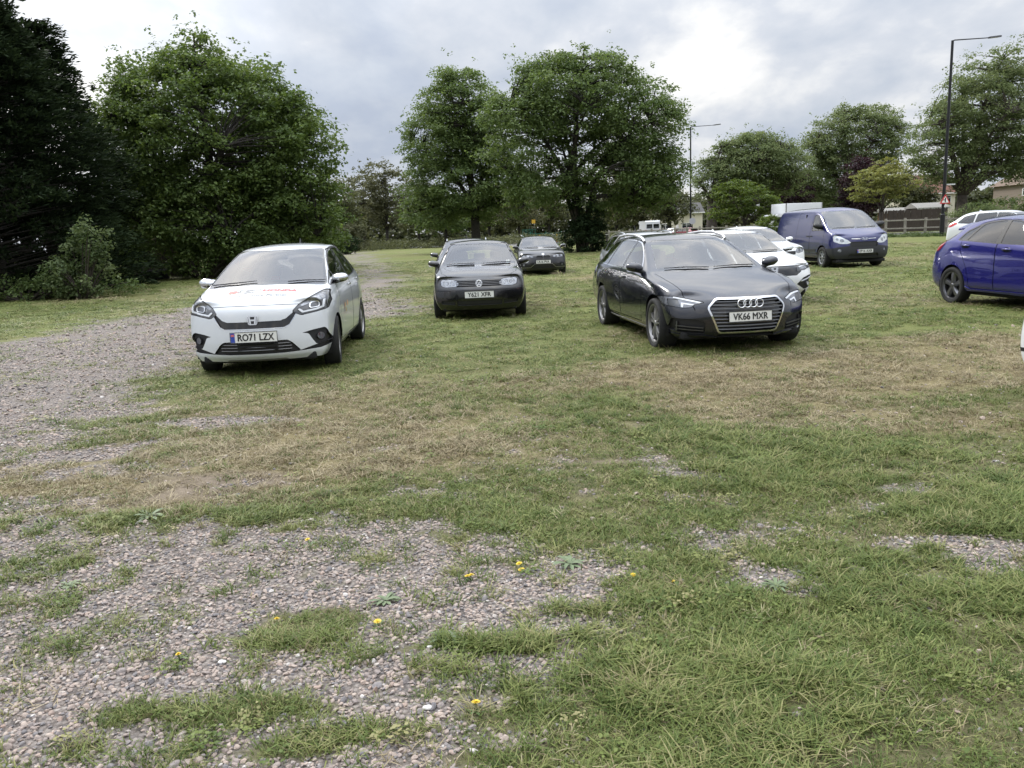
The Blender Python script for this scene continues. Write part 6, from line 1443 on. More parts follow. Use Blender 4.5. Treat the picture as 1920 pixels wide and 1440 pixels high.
    for s in (-1, 1):
        k = lambda c, s=s: c.y * s > 0
        o = ct.out('grille_frame', 'kidney_grille', M_GLOSSBLK, root, .008, .01, keep=k); ct.out('grille', 'grille_mesh', M_BLACK, o, -.02, -.02, keep=k)
        o = ct.out('headlight', 'headlight', M_LAMP, root, -.002, keep=k); ct.out('lens', 'lens', M_LENS, o, .001, keep=k)
        o = ct.out('intake', 'bumper_intake', M_BLACK, root, -.025, -.025, keep=lambda c, s=s: c.y * s > .44); ct.out('fog_lamp', 'fog_lamp', M_LAMP, o, -.01, keep=k)
        mirror_part(root, ct, .62, .95, .77, s, m, M_BLACK, .9)
    ct.out('intake', 'bumper_intake', M_BLACK, root, -.025, -.025, keep=lambda c: abs(c.y) < .44)
    h, n = ct.hit('F', 0, .755); mb = MB(); Mx = face_frame(h + n * .006, 0, R(-35)); mb.prism(circ(0, 0, .041, n=20), 0, .006, Mx); o = mb.build('round_badge', M_CHROME, root, True, 40)
    mb = MB(); mb.prism([(0, 0)] + [(.03 * math.cos(q), .03 * math.sin(q)) for q in np.linspace(0, math.pi / 2, 6)], .006, .008, Mx); mb.prism([(0, 0)] + [(.03 * math.cos(q), .03 * math.sin(q)) for q in np.linspace(math.pi, 1.5 * math.pi, 6)], .006, .008, Mx); mb.build('badge_quarters', mat('badge_blue', (.03, .12, .4), .3), o)
    h, n = ct.hit('F', 0, .49); make_plate(root, 'LR16 PVA', h + Vector((.012, 0, 0)), 0, R(-3), False, dim=(.43, .079))
    wiper(root, ct, [(-.08, .99), (-.35, .99), (-.62, .985)]); wiper(root, ct, [(.62, .99), (.35, .99), (.06, .985)])
    tag(root, 'dark grey hatchback with twin rounded grilles parked near the big tree', 'car', 'cars parked on the grass')
    return root

# ---------------------------------------------------------------- white hatchback with black grille band
def build_civic(loc, yaw):
    sp = dict(stations=[1.98, 1.72, 1.35, 1.05, .86, .60, .30, .05, -.2, -.6, -1.1, -1.55, -1.85, -2.05],
        zs=[(2, .19), (-2, .24)], ys=[(2, .76), (1.5, .85), (1, .86), (-1.2, .86), (-2, .78)],
        zw=[(2, .48), (1.2, .55), (-1.2, .62), (-2, .62)], yw=[(2.05, .81), (1.75, .89), (1.35, .90), (.5, .885), (-1.2, .90), (-1.7, .88), (-2.1, .80)],
        zb=[(2.0, .70), (1.7, .80), (1.3, .86), (.9, .885), (0, .92), (-1.0, .965), (-2, .99)],
        yb=[(2.0, .77), (1.7, .84), (1.3, .855), (.6, .85), (-.5, .845), (-1.2, .84), (-1.7, .81), (-2, .75)],
        ze=[(2.0, .73), (1.98, .735), (1.72, .815), (1.35, .875), (1.05, .91), (.86, .95), (.60, 1.075), (.30, 1.23), (.05, 1.325), (-.2, 1.365), (-.6, 1.375), (-1.1, 1.34), (-1.55, 1.26), (-1.85, 1.12), (-2.05, 1.0)],
        ye=[(2.0, .69), (1.98, .70), (1.72, .765), (1.35, .79), (1.05, .79), (.86, .775), (.60, .71), (.30, .64), (.05, .60), (-.2, .59), (-.6, .585), (-1.1, .565), (-1.55, .55), (-1.85, .59), (-2.05, .66)],
        zc=[(2.15, .755), (1.9, .825), (1.5, .895), (1.15, .935), (1.0, .955), (.88, 1.0), (.25, 1.32), (.1, 1.37), (-.1, 1.40), (-.5, 1.425), (-1.0, 1.41), (-1.55, 1.33), (-1.85, 1.18), (-2.1, 1.0)],
        dx=[(2, .12), (1.6, .14), (1.0, .15), (.5, .14), (.1, .09), (-.3, 0), (-1.5, -.03), (-2, -.06)],
        front=[(2.16, .74, .18, .2), (2.22, .82, .25, .27), (2.26, .84, .38, .3), (2.25, .83, .52, .32), (2.22, .80, .62, .33), (2.20, .77, .68, .32), (2.14, .69, .735, .28)], front_pc=.28, front_ex=2.5,
        rear=[(-2.15, .74, .24), (-2.24, .80, .34), (-2.26, .82, .52), (-2.22, .80, .72), (-2.18, .76, .88), (-2.16, .72, .95), (-2.12, .66, 1.0)], rear_pc=-.22,
        crease=[('row', 4, 1, 14, .8), ('row', 6, 4, 13, .55), ('col', 3, 0, 4, .5), ('frow', 1, 0, 4, .4)], bulge=.018, lin=(.8, -2.0, .9), clear=1)
    root = empty('hatchback_car', loc, yaw); ct = Cutter(shell(sp)); m = paint('solid_white_paint', (.74, .75, .75), 0, .3, .008)
    ct.cut('F', rpoly([(-.75, .945, .04), (.75, .945, .04), (.57, 1.335, .06), (-.57, 1.335, .06)], .05, 5), 'windscreen')
    w1 = rpoly([(.70, .945, .02), (-.40, .975, .02), (-.40, 1.335, .03), (.05, 1.305, .08), (.34, 1.18, .1)], .02); w2 = rpoly([(-.46, .98), (-1.25, 1.01), (-1.1, 1.30, .05), (-.46, 1.337)], .03)
    d1 = rpoly([(.88, .27), (.90, .60), (.84, .91), (.34, 1.21), (.05, 1.33), (-.428, 1.352), (-.43, .27)], .03); d2 = rpoly([(-.442, .27), (-.437, 1.352), (-1.12, 1.32), (-1.32, 1.0), (-1.12, .72), (-.98, .50), (-.94, .27)], .03)
    doors_and_windows(ct, sp, [(w1, .012), (w2, .012)], [d1, d2], [(1.35, .32, .355), (-1.35, .32, .355)]); ct.drop('arch')
    ct.cut('F', rpoly([(-.60, .60), (-.62, .715, .01), (.62, .715, .01), (.60, .60), (.46, .525), (-.46, .525)], .02), 'grille', None, .03)
    for f in (lambda p: p, mir):
        ct.cut('F', f(rpoly([(.47, .605), (.50, .695), (.78, .745), (.86, .735), (.82, .66), (.70, .61)], .02)), 'headlight', None, .03)
        ct.cut('F', f([(.54, .685), (.80, .735), (.82, .715), (.56, .668)]), 'light_guide', ('headlight',), .03); ct.cut('F', f(rpoly([(.55, .63), (.57, .665), (.78, .70), (.75, .645)], .01)), 'lens', ('headlight',), .03)
        pk = rpoly([(.46, .36), (.62, .475), (.84, .53), (.86, .45), (.85, .31), (.66, .25)], .02)
        ct.cut('F', f(pk), 'fog_pocket', ('body',), .03); ct.cut('F', f(circ(.76, .36, .038)), 'fog_lamp', ('fog_pocket',), .03)
        ct.cut('F', f([(.56, .425), (.75, .465), (.83, .51), (.83, .49), (.75, .445), (.56, .40)]), 'bright_line', ('fog_pocket',), .03)
    ct.cut('F', rpoly([(-.46, .24), (-.30, .37), (.30, .37), (.46, .24)], .03), 'intake', ('body',), .03)
    car_base(root, ct, sp, m, (-.436,), rear_glass=M_GLASS, wheel=((5, 'y'), M_ALU_D), cab=((.82, -1.7, .78, .26, .90), dict(hd=1.12)), axle=1.35, track=.785, wr=.325, ww=.215, rr=.225)
    ct.out('grille', 'grille', M_GLOSSBLK, root, -.010, -.010); ct.out('intake', 'bumper_intake', M_BLACK, root, -.03, -.03)
    for s in (-1, 1):
        k = lambda c, s=s: c.y * s > 0
        o = ct.out('headlight', 'headlight', M_LAMP_D, root, -.002, keep=k); ct.out('lens', 'lens', M_LAMP, o, -.001, keep=k); ct.out('light_guide', 'light_guide', M_LED, o, .001, keep=k)
        o = ct.out('fog_pocket', 'fog_pocket', M_BLACK, root, -.03, -.03, keep=k); ct.out('fog_lamp', 'fog_lamp', M_LED, o, -.01, .01, keep=k); ct.out('bright_line', 'chrome_strip', M_CHROME, o, .002, .01, keep=k)
        mirror_part(root, ct, .72, .93, .78, s, m, M_BLACK, .95)
    h, n = ct.hit('F', 0, .64); h_badge(root, h + Vector((.004, 0, 0)), 1.1, R(-8))
    h, n = ct.hit('F', 0, .44); make_plate(root, 'HM', h + Vector((.012, .17, 0)), 0, R(-3), False, dim=(.11, .079)).location.y = 0
    for o in root.children:
        if o.name.startswith('number_plate'):
            for c in o.children:
                if c.name.startswith('plate_lettering'): c.location.y = .17
    wiper(root, ct, [(-.08, .975), (-.35, .975), (-.62, .97)]); wiper(root, ct, [(.62, .975), (.35, .975), (.06, .97)])
    mb = MB(); mb.rbox((.16, 0, 1.27), (.03, .20, .06), .02); mb.build('rear_view_mirror', M_INT, root, True)
    hh, n = ct.hit('T', -1.2, 0); mb = MB(); mb.prism([(-.07, 0), (.07, 0), (-.05, .06)], -.012, .012, Matrix.Translation(hh) @ Matrix.Rotation(R(90), 4, 'X')); mb.build('roof_fin', m, root)
    tag(root, 'white hatchback with black grille band half hidden behind the dark estate car', 'car', 'cars parked on the grass')
    return root

# ---------------------------------------------------------------- plain hatch / estate / tall car for those mostly hidden behind others
def build_plain(loc, yaw, m, label, L=(2.05, -2.05), H=1.46, W=.87, axle=1.27, estate=False, rails=None, tall=0.0, name='hatchback_car', tails=None, rear_focus=False):
    k = (H - .25) / (1.46 - .25); Z = lambda z: .25 + (z - .25) * k; w = W / .87; f = L[0] / 2.05; b = L[1] / -2.05
    X = lambda x: x * f if x > 0 else x * b
    T = lambda t: [(X(x), Z(v)) for x, v in t]; Wt = lambda t: [(X(x), v * w) for x, v in t]
    if estate:
        zeb = [(-1.1, 1.39), (-1.55, 1.35), (-1.85, 1.24), (-1.98, 1.05)]; zcb = [(-1.0, 1.46), (-1.6, 1.42), (-1.88, 1.30), (-2.03, 1.05)]
    else:
        zeb = [(-1.1, 1.375), (-1.5, 1.31), (-1.75, 1.14), (-1.92, .98)]; zcb = [(-1.0, 1.45), (-1.5, 1.39), (-1.75, 1.22), (-2.0, .97)]
    st = [1.82, 1.62, 1.30, 1.0, .80, .55, .25, .0, -.2, -.6, -1.1, -1.5, -1.75, -1.92]
    sp = dict(stations=[X(x) for x in st], zs=[(2, .20 + tall), (-2, .26 + tall)], ys=Wt([(2, .74), (1.5, .82), (1, .83), (-1.2, .83), (-2, .75)]),
        zw=T([(2, .48), (1.2, .54), (-1.2, .60), (-2, .60)]), yw=Wt([(1.9, .80), (1.65, .855), (1.26, .87), (.5, .862), (-1.2, .87), (-1.7, .845), (-2, .77)]),
        zb=T([(1.9, .77), (1.6, .84), (1.2, .88), (.8, .91), (0, .945), (-1.0, .985), (-2, 1.0)]), yb=Wt([(1.9, .745), (1.6, .80), (1.2, .82), (.6, .825), (-.5, .82), (-1.2, .81), (-1.7, .78), (-2, .72)]),
        ze=T([(1.9, .80), (1.82, .82), (1.62, .86), (1.3, .90), (1.0, .935), (.80, .975), (.55, 1.10), (.25, 1.265), (.0, 1.355), (-.2, 1.385), (-.6, 1.395)] + zeb),
        ye=Wt([(1.9, .67), (1.82, .70), (1.62, .735), (1.3, .76), (1.0, .76), (.80, .75), (.55, .695), (.25, .625), (0, .59), (-.2, .585), (-.6, .58), (-1.1, .57), (-1.5, .55), (-1.75, .575), (-1.92, .62)]),
        zc=T([(2.0, .81), (1.8, .87), (1.4, .93), (1.0, .97), (.9, .99), (.80, 1.03), (.2, 1.355), (.1, 1.395), (-.1, 1.43), (-.5, 1.455)] + zcb),
        dx=[(2, .10), (1.0, .13), (.5, .13), (.1, .08), (-.3, 0), (-2, -.05)],
        front=[(X(2.0), .70 * w, .20 + tall, .2), (X(2.06), .77 * w, Z(.28) + tall, .26), (X(2.075), .80 * w, Z(.42), .3), (X(2.06), .79 * w, Z(.56), .3), (X(2.03), .77 * w, Z(.68), .3), (X(2.0), .74 * w, Z(.75), .3), (X(1.95), .67 * w, Z(.79), .26)], front_pc=.28, front_ex=2.5,
        rear=[(X(-2.0), .70 * w, .26 + tall), (X(-2.05), .77 * w, Z(.34) + tall), (X(-2.06), .79 * w, Z(.52)), (X(-2.04), .77 * w, Z(.68)), (X(-2.03), .74 * w, Z(.88)), (X(-2.02), .70 * w, Z(.96)), (X(-2.0), .64 * w, Z(1.02))], rear_pc=-.22,
        crease=[('row', 4, 1, 14, .7), ('row', 6, 4, 13, .5)], bulge=.018, lin=(X(.75), X(-1.95), Z(.92)), clear=1, level=1 if loc[1] > 60 else 2)
    root = empty(name, loc, yaw); ct = Cutter(shell(sp))
    P = lambda poly: [(X(q[0]), Z(q[1]), *q[2:]) for q in poly]; FZ = lambda poly: [(q[0] * w, Z(q[1]), *q[2:]) for q in poly]
    ct.cut('F', rpoly(FZ([(-.72, .965, .04), (.72, .965, .04), (.56, 1.36, .06), (-.56, 1.36, .06)]), .05, 5), 'windscreen')
    w1 = rpoly(P([(.62, .97, .02), (-.42, .99, .02), (-.42, 1.36, .03), (.02, 1.335, .08), (.3, 1.21, .1)]), .02)
    w2 = rpoly(P([(-.48, .99), (-1.18, 1.01), (-1.12, 1.345, .05), (-.48, 1.362)]), .03)
    w3 = rpoly(P([(-1.25, 1.015), (-1.80, 1.05, .04), (-1.6, 1.26, .06), (-1.2, 1.34)]) if estate else P([(-1.25, 1.015), (-1.62, 1.05, .04), (-1.45, 1.25, .05), (-1.2, 1.325)]), .02)
    d1 = rpoly(P([(.82, .28), (.84, .60), (.78, .93), (.3, 1.25), (.02, 1.36), (-.448, 1.382), (-.45, .28)]), .03); d2 = rpoly(P([(-.462, .28), (-.457, 1.382), (-1.14, 1.368), (-1.24, 1.0), (-1.05, .72), (-.92, .50), (-.88, .28)]), .03)
    wr = .31 + tall * .6
    doors_and_windows(ct, sp, [(w1, .014), (w2, .014), (w3, .014)], [d1, d2], [(axle, wr, wr + .045), (-axle, wr, wr + .045)]); ct.drop('arch')
    ct.cut('F', rpoly(FZ([(-.46, .60), (-.48, .70), (.48, .70), (.46, .60)]), .02), 'grille', None, .03); ct.cut('F', rpoly(FZ([(-.46, .28), (-.40, .40), (.40, .40), (.46, .28)]), .03), 'intake', ('body',), .03)
    for g in (lambda p: p, mir):
        ct.cut('F', g(rpoly(FZ([(.44, .66), (.52, .75), (.74, .80), (.79, .76), (.76, .66), (.6, .625)]), .02)), 'headlight', None, .03); ct.cut('F', g(circ(.64 * w, Z(.71), .045)), 'lens', ('headlight',), .03)
        ct.cut('B', g(rpoly(FZ(tails or [(.52, .80), (.56, 1.0), (.78, 1.02), (.80, .84)]), .03)), 'tail_light', None, .4)
    if tails:
        for d in ('L', 'R'): ct.cut(d, rpoly(P([(-1.80, 1.02), (-1.84, 1.075), (-2.1, 1.08), (-2.1, .90), (-1.97, .93)]), .015), 'tail_light', ('body', 'seam'), .05)
    ct.cut('B', rpoly(FZ([(-.56, 1.03), (.56, 1.03), (.47, 1.33), (-.47, 1.33)]), .04), 'rear_window')
    ct.cut('B', [(-.9, Z(.42)), (.9, Z(.42)), (.9, Z(.45)), (-.9, Z(.45))], 'bumper_strip', ('body',), -.2)
    car_base(root, ct, sp, m, (X(-.456), X(-1.21)), rear_glass=M_GLASS_D, wheel=((5, 'plain'), M_ALU), cab=((X(.78), X(-1.7), .74 * w, .27 + tall, Z(.93)), dict(hd=Z(1.14))), axle=axle, track=.765 * w, wr=wr, ww=.2, rr=.215)
    ct.out('grille', 'grille', M_BLACK, root, -.012, -.012); ct.out('intake', 'bumper_intake', M_BLACK, root, -.025, -.025); ct.out('bumper_strip', 'bumper_strip', M_BLACK, root, .002)
    for s in (-1, 1):
        kk = lambda c, s=s: c.y * s > 0
        o = ct.out('headlight', 'headlight', M_LAMP, root, -.002, keep=kk); ct.out('lens', 'lens', M_LENS, o, .001, keep=kk)
        mirror_part(root, ct, X(.64), Z(.95), .76 * w, s, m, M_BLACK, .9)
        if rails: rail_on_roof(root, ct, s, [X(x) for x in (-.05, -.15, -.5, -1.0, -1.4, -1.62, -1.72)], .55 * w, .05, rails)
    hh, n = ct.hit('T', X(-1.25), 0); mb = MB()
    if rails: mb.tube([hh, hh + Vector((-.10, 0, .16))], [.014, .004], 6)
    else: mb.prism([(-.08, 0), (.08, 0), (-.06, .065)], -.012, .012, Matrix.Translation(hh - Vector((0, 0, .01))) @ Matrix.Rotation(R(90), 4, 'X'))
    mb.build('aerial', M_BLACK if rails else m, root)
    tag(root, label, 'car', 'cars parked on the grass')
    return root

M_CLEAR = mat('clear_lamp', (.58, .60, .62), .15, .3, coat=.8, var=.25, var_scale=18)
# ---------------------------------------------------------------- blue panel van
def build_van(loc, yaw):
    sp = dict(stations=[2.12, 1.95, 1.72, 1.52, 1.30, 1.0, .72, .45, 0, -1.0, -1.8, -2.25, -2.42],
        zs=[(2.4, .30), (-2.5, .34)], ys=[(2.4, .84), (1.6, .93), (-2, .94), (-2.5, .90)],
        zw=[(2.4, .62), (-2.5, .62)], yw=[(2.3, .90), (1.95, .97), (1.5, .985), (-2.2, .985), (-2.5, .95)],
        zb=[(2.3, .98), (2.0, 1.06), (1.6, 1.12), (1.0, 1.15), (-2.5, 1.18)], yb=[(2.3, .86), (2.0, .925), (1.6, .945), (1.0, .95), (-2.2, .95), (-2.5, .91)],
        ze=[(2.3, 1.02), (2.12, 1.09), (1.95, 1.14), (1.72, 1.22), (1.52, 1.34), (1.30, 1.50), (1.0, 1.68), (.72, 1.80), (.45, 1.85), (0, 1.87), (-2.25, 1.88), (-2.42, 1.84), (-2.5, 1.8)],
        ye=[(2.3, .80), (2.12, .85), (1.95, .88), (1.72, .88), (1.52, .865), (1.30, .84), (1.0, .81), (.72, .79), (.45, .785), (-2.25, .78), (-2.42, .76)],
        zc=[(2.35, 1.05), (2.15, 1.14), (1.95, 1.21), (1.85, 1.26), (1.7, 1.35), (1.0, 1.79), (.85, 1.88), (.7, 1.93), (.4, 1.965), (0, 1.975), (-2.2, 1.975), (-2.45, 1.93)],
        dx=[(2.4, .12), (1.9, .15), (1.3, .14), (.8, .10), (.3, 0), (-2.5, 0)],
        front=[(2.36, .82, .30, .2), (2.43, .89, .40, .27), (2.45, .91, .58, .3), (2.43, .90, .76, .32), (2.40, .87, .90, .32), (2.38, .84, .98, .32), (2.33, .77, 1.04, .28)], front_pc=.3, front_ex=2.6,
        rear=[(-2.50, .88, .36), (-2.53, .93, .46), (-2.54, .94, .62), (-2.53, .93, .95), (-2.52, .90, 1.18), (-2.51, .84, 1.5), (-2.48, .75, 1.86)], rear_pc=-.06,
        crease=[('row', 4, 1, 13, .5), ('row', 6, 3, 13, .35), ('brow', 6, 0, 4, .6)], bulge=.02, lin=(1.6, .0, 1.15), clear=1)
    root = empty('panel_van', loc, yaw); ct = Cutter(shell(sp)); m = paint('van_blue_paint', (.005, .008, .090), .15, .28, .002)
    grey = mat('van_grey_plastic', (.022, .023, .028), .6)
    ct.cut('F', rpoly([(-.84, 1.24, .06), (.84, 1.24, .06), (.72, 1.83, .10), (-.72, 1.83, .10)], .08, 5), 'windscreen')
    w1 = rpoly([(1.46, 1.22, .05), (.62, 1.20, .04), (.60, 1.72, .05), (.88, 1.70, .06)], .05); 
    d1 = rpoly([(1.52, .46), (1.56, 1.16), (1.40, 1.42), (.90, 1.77), (.53, 1.80), (.50, .46)], .05); d2 = rpoly([(.48, .46), (.51, 1.80), (-.62, 1.82), (-.62, .46)], .04)
    ct.cut('L', circ(1.465, .34, .40, n=28), 'arch', None, .02); ct.cut('R', circ(1.465, .34, .40, n=28), 'arch', None, .02)
    doors_and_windows(ct, sp, [(w1, .012)], [d1, d2], [(-1.465, .34, .40)]); ct.drop('arch')
    for d in ('L', 'R'):
        ct.line(d, [(1.10, 1.22), (1.10, 1.56)], .035, 'pillar', ('window',))
        ct.cut(d, [(1.0, .52), (-.98, .52), (-.98, .60), (1.0, .60)], 'rubbing', ('body', 'door', 'seam'), .02)
    ct.cut('F', [(-1, .30), (1, .30), (1, .62), (.80, .66), (.5, .70), (.42, .74), (-.42, .74), (-.5, .70), (-.80, .66), (-1, .62)], 'bumper', ('body',), .0)
    for d in ('L', 'R'): ct.cut(d, [(2.6, .30), (1.87, .30), (1.89, .60), (2.6, .66)], 'bumper', ('body',), .0)
    ct.cut('F', rpoly([(-.42, .66), (-.48, .83), (.48, .83), (.42, .66)], .03), 'grille', None, .03)
    ct.cut('F', rpoly([(-.50, .36), (-.46, .46), (.46, .46), (.50, .36)], .02), 'intake', ('bumper',), .0)
    for f in (lambda p: p, mir):
        hl = rpoly([(.42, .80), (.50, .885), (.70, 1.01), (.84, 1.06), (.90, .99), (.88, .85), (.72, .775), (.54, .765)], .02)
        ct.cut('F', f(hl), 'headlight', None, .03); ct.cut('F', f(circ(.66, .875, .055)), 'lens', ('headlight',), .03); ct.cut('F', f(circ(.78, .92, .04)), 'lens', ('headlight',), .03)
        ct.cut('F', f(circ(.74, .56, .05)), 'fog_lamp', ('bumper',), .0)
        ct.cut('F', f(rpoly([(.13, .905), (.13, .925), (.40, .935), (.40, .912)], .005)), 'bright_line', ('body',), .03)
        ct.cut('B', f(rpoly([(.84, .75), (.84, 1.25), (.93, 1.25), (.93, .75)], .01)), 'tail_light', None, .4)
    ct.line('T', [(2.25, .70), (2.05, .80), (1.85, .83)], .007, 'seam'); ct.line('T', [(2.25, -.70), (2.05, -.80), (1.85, -.83)], .007, 'seam')
    car_base(root, ct, sp, m, (.49,), wheel=None, cab=((1.62, .2, .86, .5, 1.2), dict(hd=1.48, rear=False)))
    for s in (-1, 1):
        k = lambda c, s=s: c.y * s > 0
        for x in (1.465, -1.465): make_wheel(root, (x, s * .87, .34), .34, .215, .215, (8, 'multi'), s, M_STEEL)
        o = ct.out('headlight', 'headlight', M_CLEAR, root, -.002, keep=k); ct.out('lens', 'lens', M_LAMP, o, .001, keep=k)
        ct.out('fog_lamp', 'fog_lamp', M_LAMP, root, -.006, keep=k); ct.out('bright_line', 'bright_strip', M_CHROME, root, .004, .004, keep=k); ct.out('rubbing', 'rubbing_strip', grey, root, .010, .010, keep=k)
        ct.out('pillar', 'window_pillar', M_BLACK, root, .002, keep=k)
        mirror_part(root, ct, 1.30, 1.24, .84, s, M_BLACK, M_BLACK, 1.35)
    arch_liners(root, (1.465, -1.465), .93, .41, .34)
    mb = MB(); mb.box((-.05, 0, 1.05), (.04, 1.7, 1.4)); mb.build('bulkhead', M_INT, root)
    ct.out('bumper', 'bumper', grey, root, .008, .008); ct.out('grille', 'grille', M_BLACK, root, -.02, -.02); ct.out('intake', 'lower_intake', M_BLACK, root, -.02, -.02)
    h, n = ct.hit('F', 0, .915); mb = MB(); Mx = face_frame(h + n * .004, 0, R(-12)); mb.prism(circ(0, 0, .11, .045, 24), 0, .012, Mx); o = mb.build('oval_badge', M_CHROME, root, True, 40)
    mb = MB(); mb.prism(circ(0, 0, .10, .037, 24), .012, .014, Mx); b2 = mb.build('badge_ground', mat('badge_navy', (.01, .02, .12), .25), o); V, F = text_geo('Ford', .07, .001, 1.0); mesh_obj('badge_lettering', [Mx @ Vector((x, y, .016)) for x, y in V], F, M_CHROME, o, False)
    h, n = ct.hit('F', 0, .55); make_plate(root, 'EP16 AXR', h + Vector((.022, 0, -.02)), 0, R(-3), True, dim=(.42, .079))
    handles(root, ct, [(.62, 1.03), (.36, 1.03)], M_BLACK)
    wiper(root, ct, [(-.06, 1.285), (-.35, 1.28), (-.74, 1.275)]); wiper(root, ct, [(.70, 1.285), (.35, 1.28), (.0, 1.272)])
    tag(root, 'dark blue panel van parked at the far side of the grass by the fence', 'van')
    return root

# ---------------------------------------------------------------- blue hatchback at the right edge, seen from its rear flank
def build_fiesta(loc, yaw):
    sp = dict(stations=[1.80, 1.58, 1.25, .98, .82, .58, .28, .02, -.2, -.55, -.95, -1.28, -1.48, -1.62],
        zs=[(2, .19), (1.1, .20), (.9, .24), (-.8, .26), (-1.0, .24), (-2, .26)], ys=[(2, .72), (1.5, .82), (1, .84), (-1.0, .84), (-1.25, .83), (-2, .74)],
        zw=[(2, .50), (1.2, .55), (-1.2, .62), (-2, .62)], yw=[(1.9, .79), (1.6, .845), (1.25, .862), (.5, .85), (-.8, .855), (-1.25, .872), (-1.6, .845), (-1.9, .76)],
        zb=[(1.9, .76), (1.6, .83), (1.2, .88), (.8, .91), (0, .955), (-.8, 1.01), (-1.3, 1.05), (-1.9, 1.04)],
        yb=[(1.9, .74), (1.6, .79), (1.2, .825), (.6, .832), (-.5, .83), (-1.0, .825), (-1.4, .80), (-1.9, .69)],
        ze=[(1.9, .80), (1.8, .82), (1.58, .87), (1.25, .92), (.98, .96), (.82, 1.0), (.58, 1.12), (.28, 1.28), (.02, 1.37), (-.2, 1.395), (-.55, 1.40), (-.95, 1.375), (-1.28, 1.32), (-1.48, 1.22), (-1.62, 1.08)],
        ye=[(1.9, .66), (1.8, .69), (1.58, .73), (1.25, .75), (.98, .75), (.82, .74), (.58, .69), (.28, .62), (.02, .585), (-.2, .575), (-.55, .57), (-.95, .55), (-1.3, .525), (-1.55, .54), (-1.72, .58)],
        zc=[(1.95, .81), (1.7, .89), (1.3, .96), (1.0, 1.0), (.92, 1.02), (.8, 1.07), (.25, 1.36), (.1, 1.41), (-.1, 1.44), (-.5, 1.465), (-1.0, 1.45), (-1.32, 1.42), (-1.52, 1.36), (-1.66, 1.17), (-1.75, 1.04)],
        dx=[(2, .08), (1.6, .12), (1.0, .13), (.5, .13), (.1, .08), (-.3, 0), (-1.3, -.03), (-2, -.08)],
        front=[(1.96, .70, .19, .2), (2.02, .77, .27, .26), (2.04, .79, .42, .3), (2.03, .78, .58, .3), (2.0, .76, .68, .3), (1.97, .73, .745, .3), (1.93, .66, .79, .26)], front_pc=.28, front_ex=2.5,
        rear=[(-1.70, .70, .26), (-1.77, .76, .34), (-1.79, .775, .52), (-1.77, .76, .70), (-1.76, .71, .88), (-1.75, .66, .96), (-1.74, .60, 1.03)], rear_pc=-.24,
        crease=[('row', 4, 1, 14, .8), ('row', 6, 4, 13, .6), ('row', 3, 3, 13, .8), ('row', 1, 3, 12, .5)], bulge=.018, lin=(.8, -1.8, .95), clear=0)
    root = empty('hatchback_car', loc, yaw); ct = Cutter(shell(sp)); m = paint('deep_blue_paint', (.010, .0095, .150), .3, .26, .002)
    ct.cut('F', rpoly([(-.71, 1.0, .04), (.71, 1.0, .04), (.56, 1.37, .06), (-.56, 1.37, .06)], .05, 5), 'windscreen')
    w1 = rpoly([(.62, .99, .03), (-.16, 1.02, .02), (-.20, 1.365, .02), (.02, 1.345, .08), (.32, 1.22, .1)], .02)
    w2 = rpoly([(-.27, 1.03, .02), (-.97, 1.065, .02), (-.80, 1.31, .06), (-.55, 1.35, .1), (-.29, 1.365, .02)], .02)
    w3 = rpoly([(-1.03, 1.07, .02), (-1.19, 1.08, .02), (-1.10, 1.20, .05), (-.88, 1.295, .02)], .02)
    band = rpoly([(.70, .985), (-.2, 1.01), (-1.22, 1.065, .02), (-1.16, 1.21, .08), (-.85, 1.335, .12), (-.5, 1.378, .1), (.02, 1.368, .1), (.35, 1.225)], .03)
    d1 = rpoly([(.86, .29), (.88, .62), (.80, .96), (.34, 1.235), (.02, 1.372), (-.218, 1.385), (-.22, .29)], .03); d2 = rpoly([(-.232, .29), (-.228, 1.385), (-.55, 1.382), (-.88, 1.335), (-1.10, 1.14), (-1.06, .90), (-.92, .68), (-.84, .50), (-.80, .29)], .03)
    for d in ('L', 'R'):
        for x in (1.245, -1.245): ct.cut(d, circ(x, .315, .35, n=28), 'arch', None, .02)
        for poly in (d1, d2): ct.cut(d, grow(poly, .005), 'seam', ('body',), .1); ct.cut(d, grow(poly, -.004), 'door', ('seam', 'body'), .1)
        ct.cut(d, band, 'trim', ('body', 'door', 'seam'), .1)
        for w in (w1, w2, w3): ct.cut(d, w, 'window', ('trim', 'door', 'body', 'seam'), .1)
        ct.cut(d, rpoly([(-1.44, 1.15), (-1.53, 1.06), (-1.70, .90), (-1.85, .86), (-1.85, .94), (-1.72, 1.08), (-1.56, 1.17)], .02), 'tail_light', ('body',), .02)
        ct.cut(d, rpoly([(.93, .24), (.9, .29), (-.80, .285), (-.93, .34), (-.93, .25)], .02), 'skirt', ('body', 'seam', 'door'), -.1)
    ct.drop('arch')
    ct.cut('B', rpoly([(-.54, 1.06), (.54, 1.06), (.46, 1.36), (-.46, 1.36)], .05), 'rear_window')
    for f in (lambda p: p, mir): ct.cut('B', f(rpoly([(.60, .90), (.54, 1.0), (.60, 1.10), (.8, 1.06), (.8, .88)], .03)), 'tail_light', ('body',), .45)
    car_base(root, ct, sp, m, (-.225, -1.0), glass=M_GLASS_D, wheel=((5, 'broad'), mat('gunmetal_wheel', (.17, .17, .18), .3, .8)), cab=((.82, -1.5, .74, .28, .97), dict(hd=1.16)), axle=1.245, track=.755, wr=.312, ww=.205, rr=.228)
    for s in (-1, 1):
        k = lambda c, s=s: c.y * s > 0
        ct.out('skirt', 'side_skirt', m, root, .018, .018, keep=k); mirror_part(root, ct, .66, .98, .75, s, m, M_BLACK, .9)
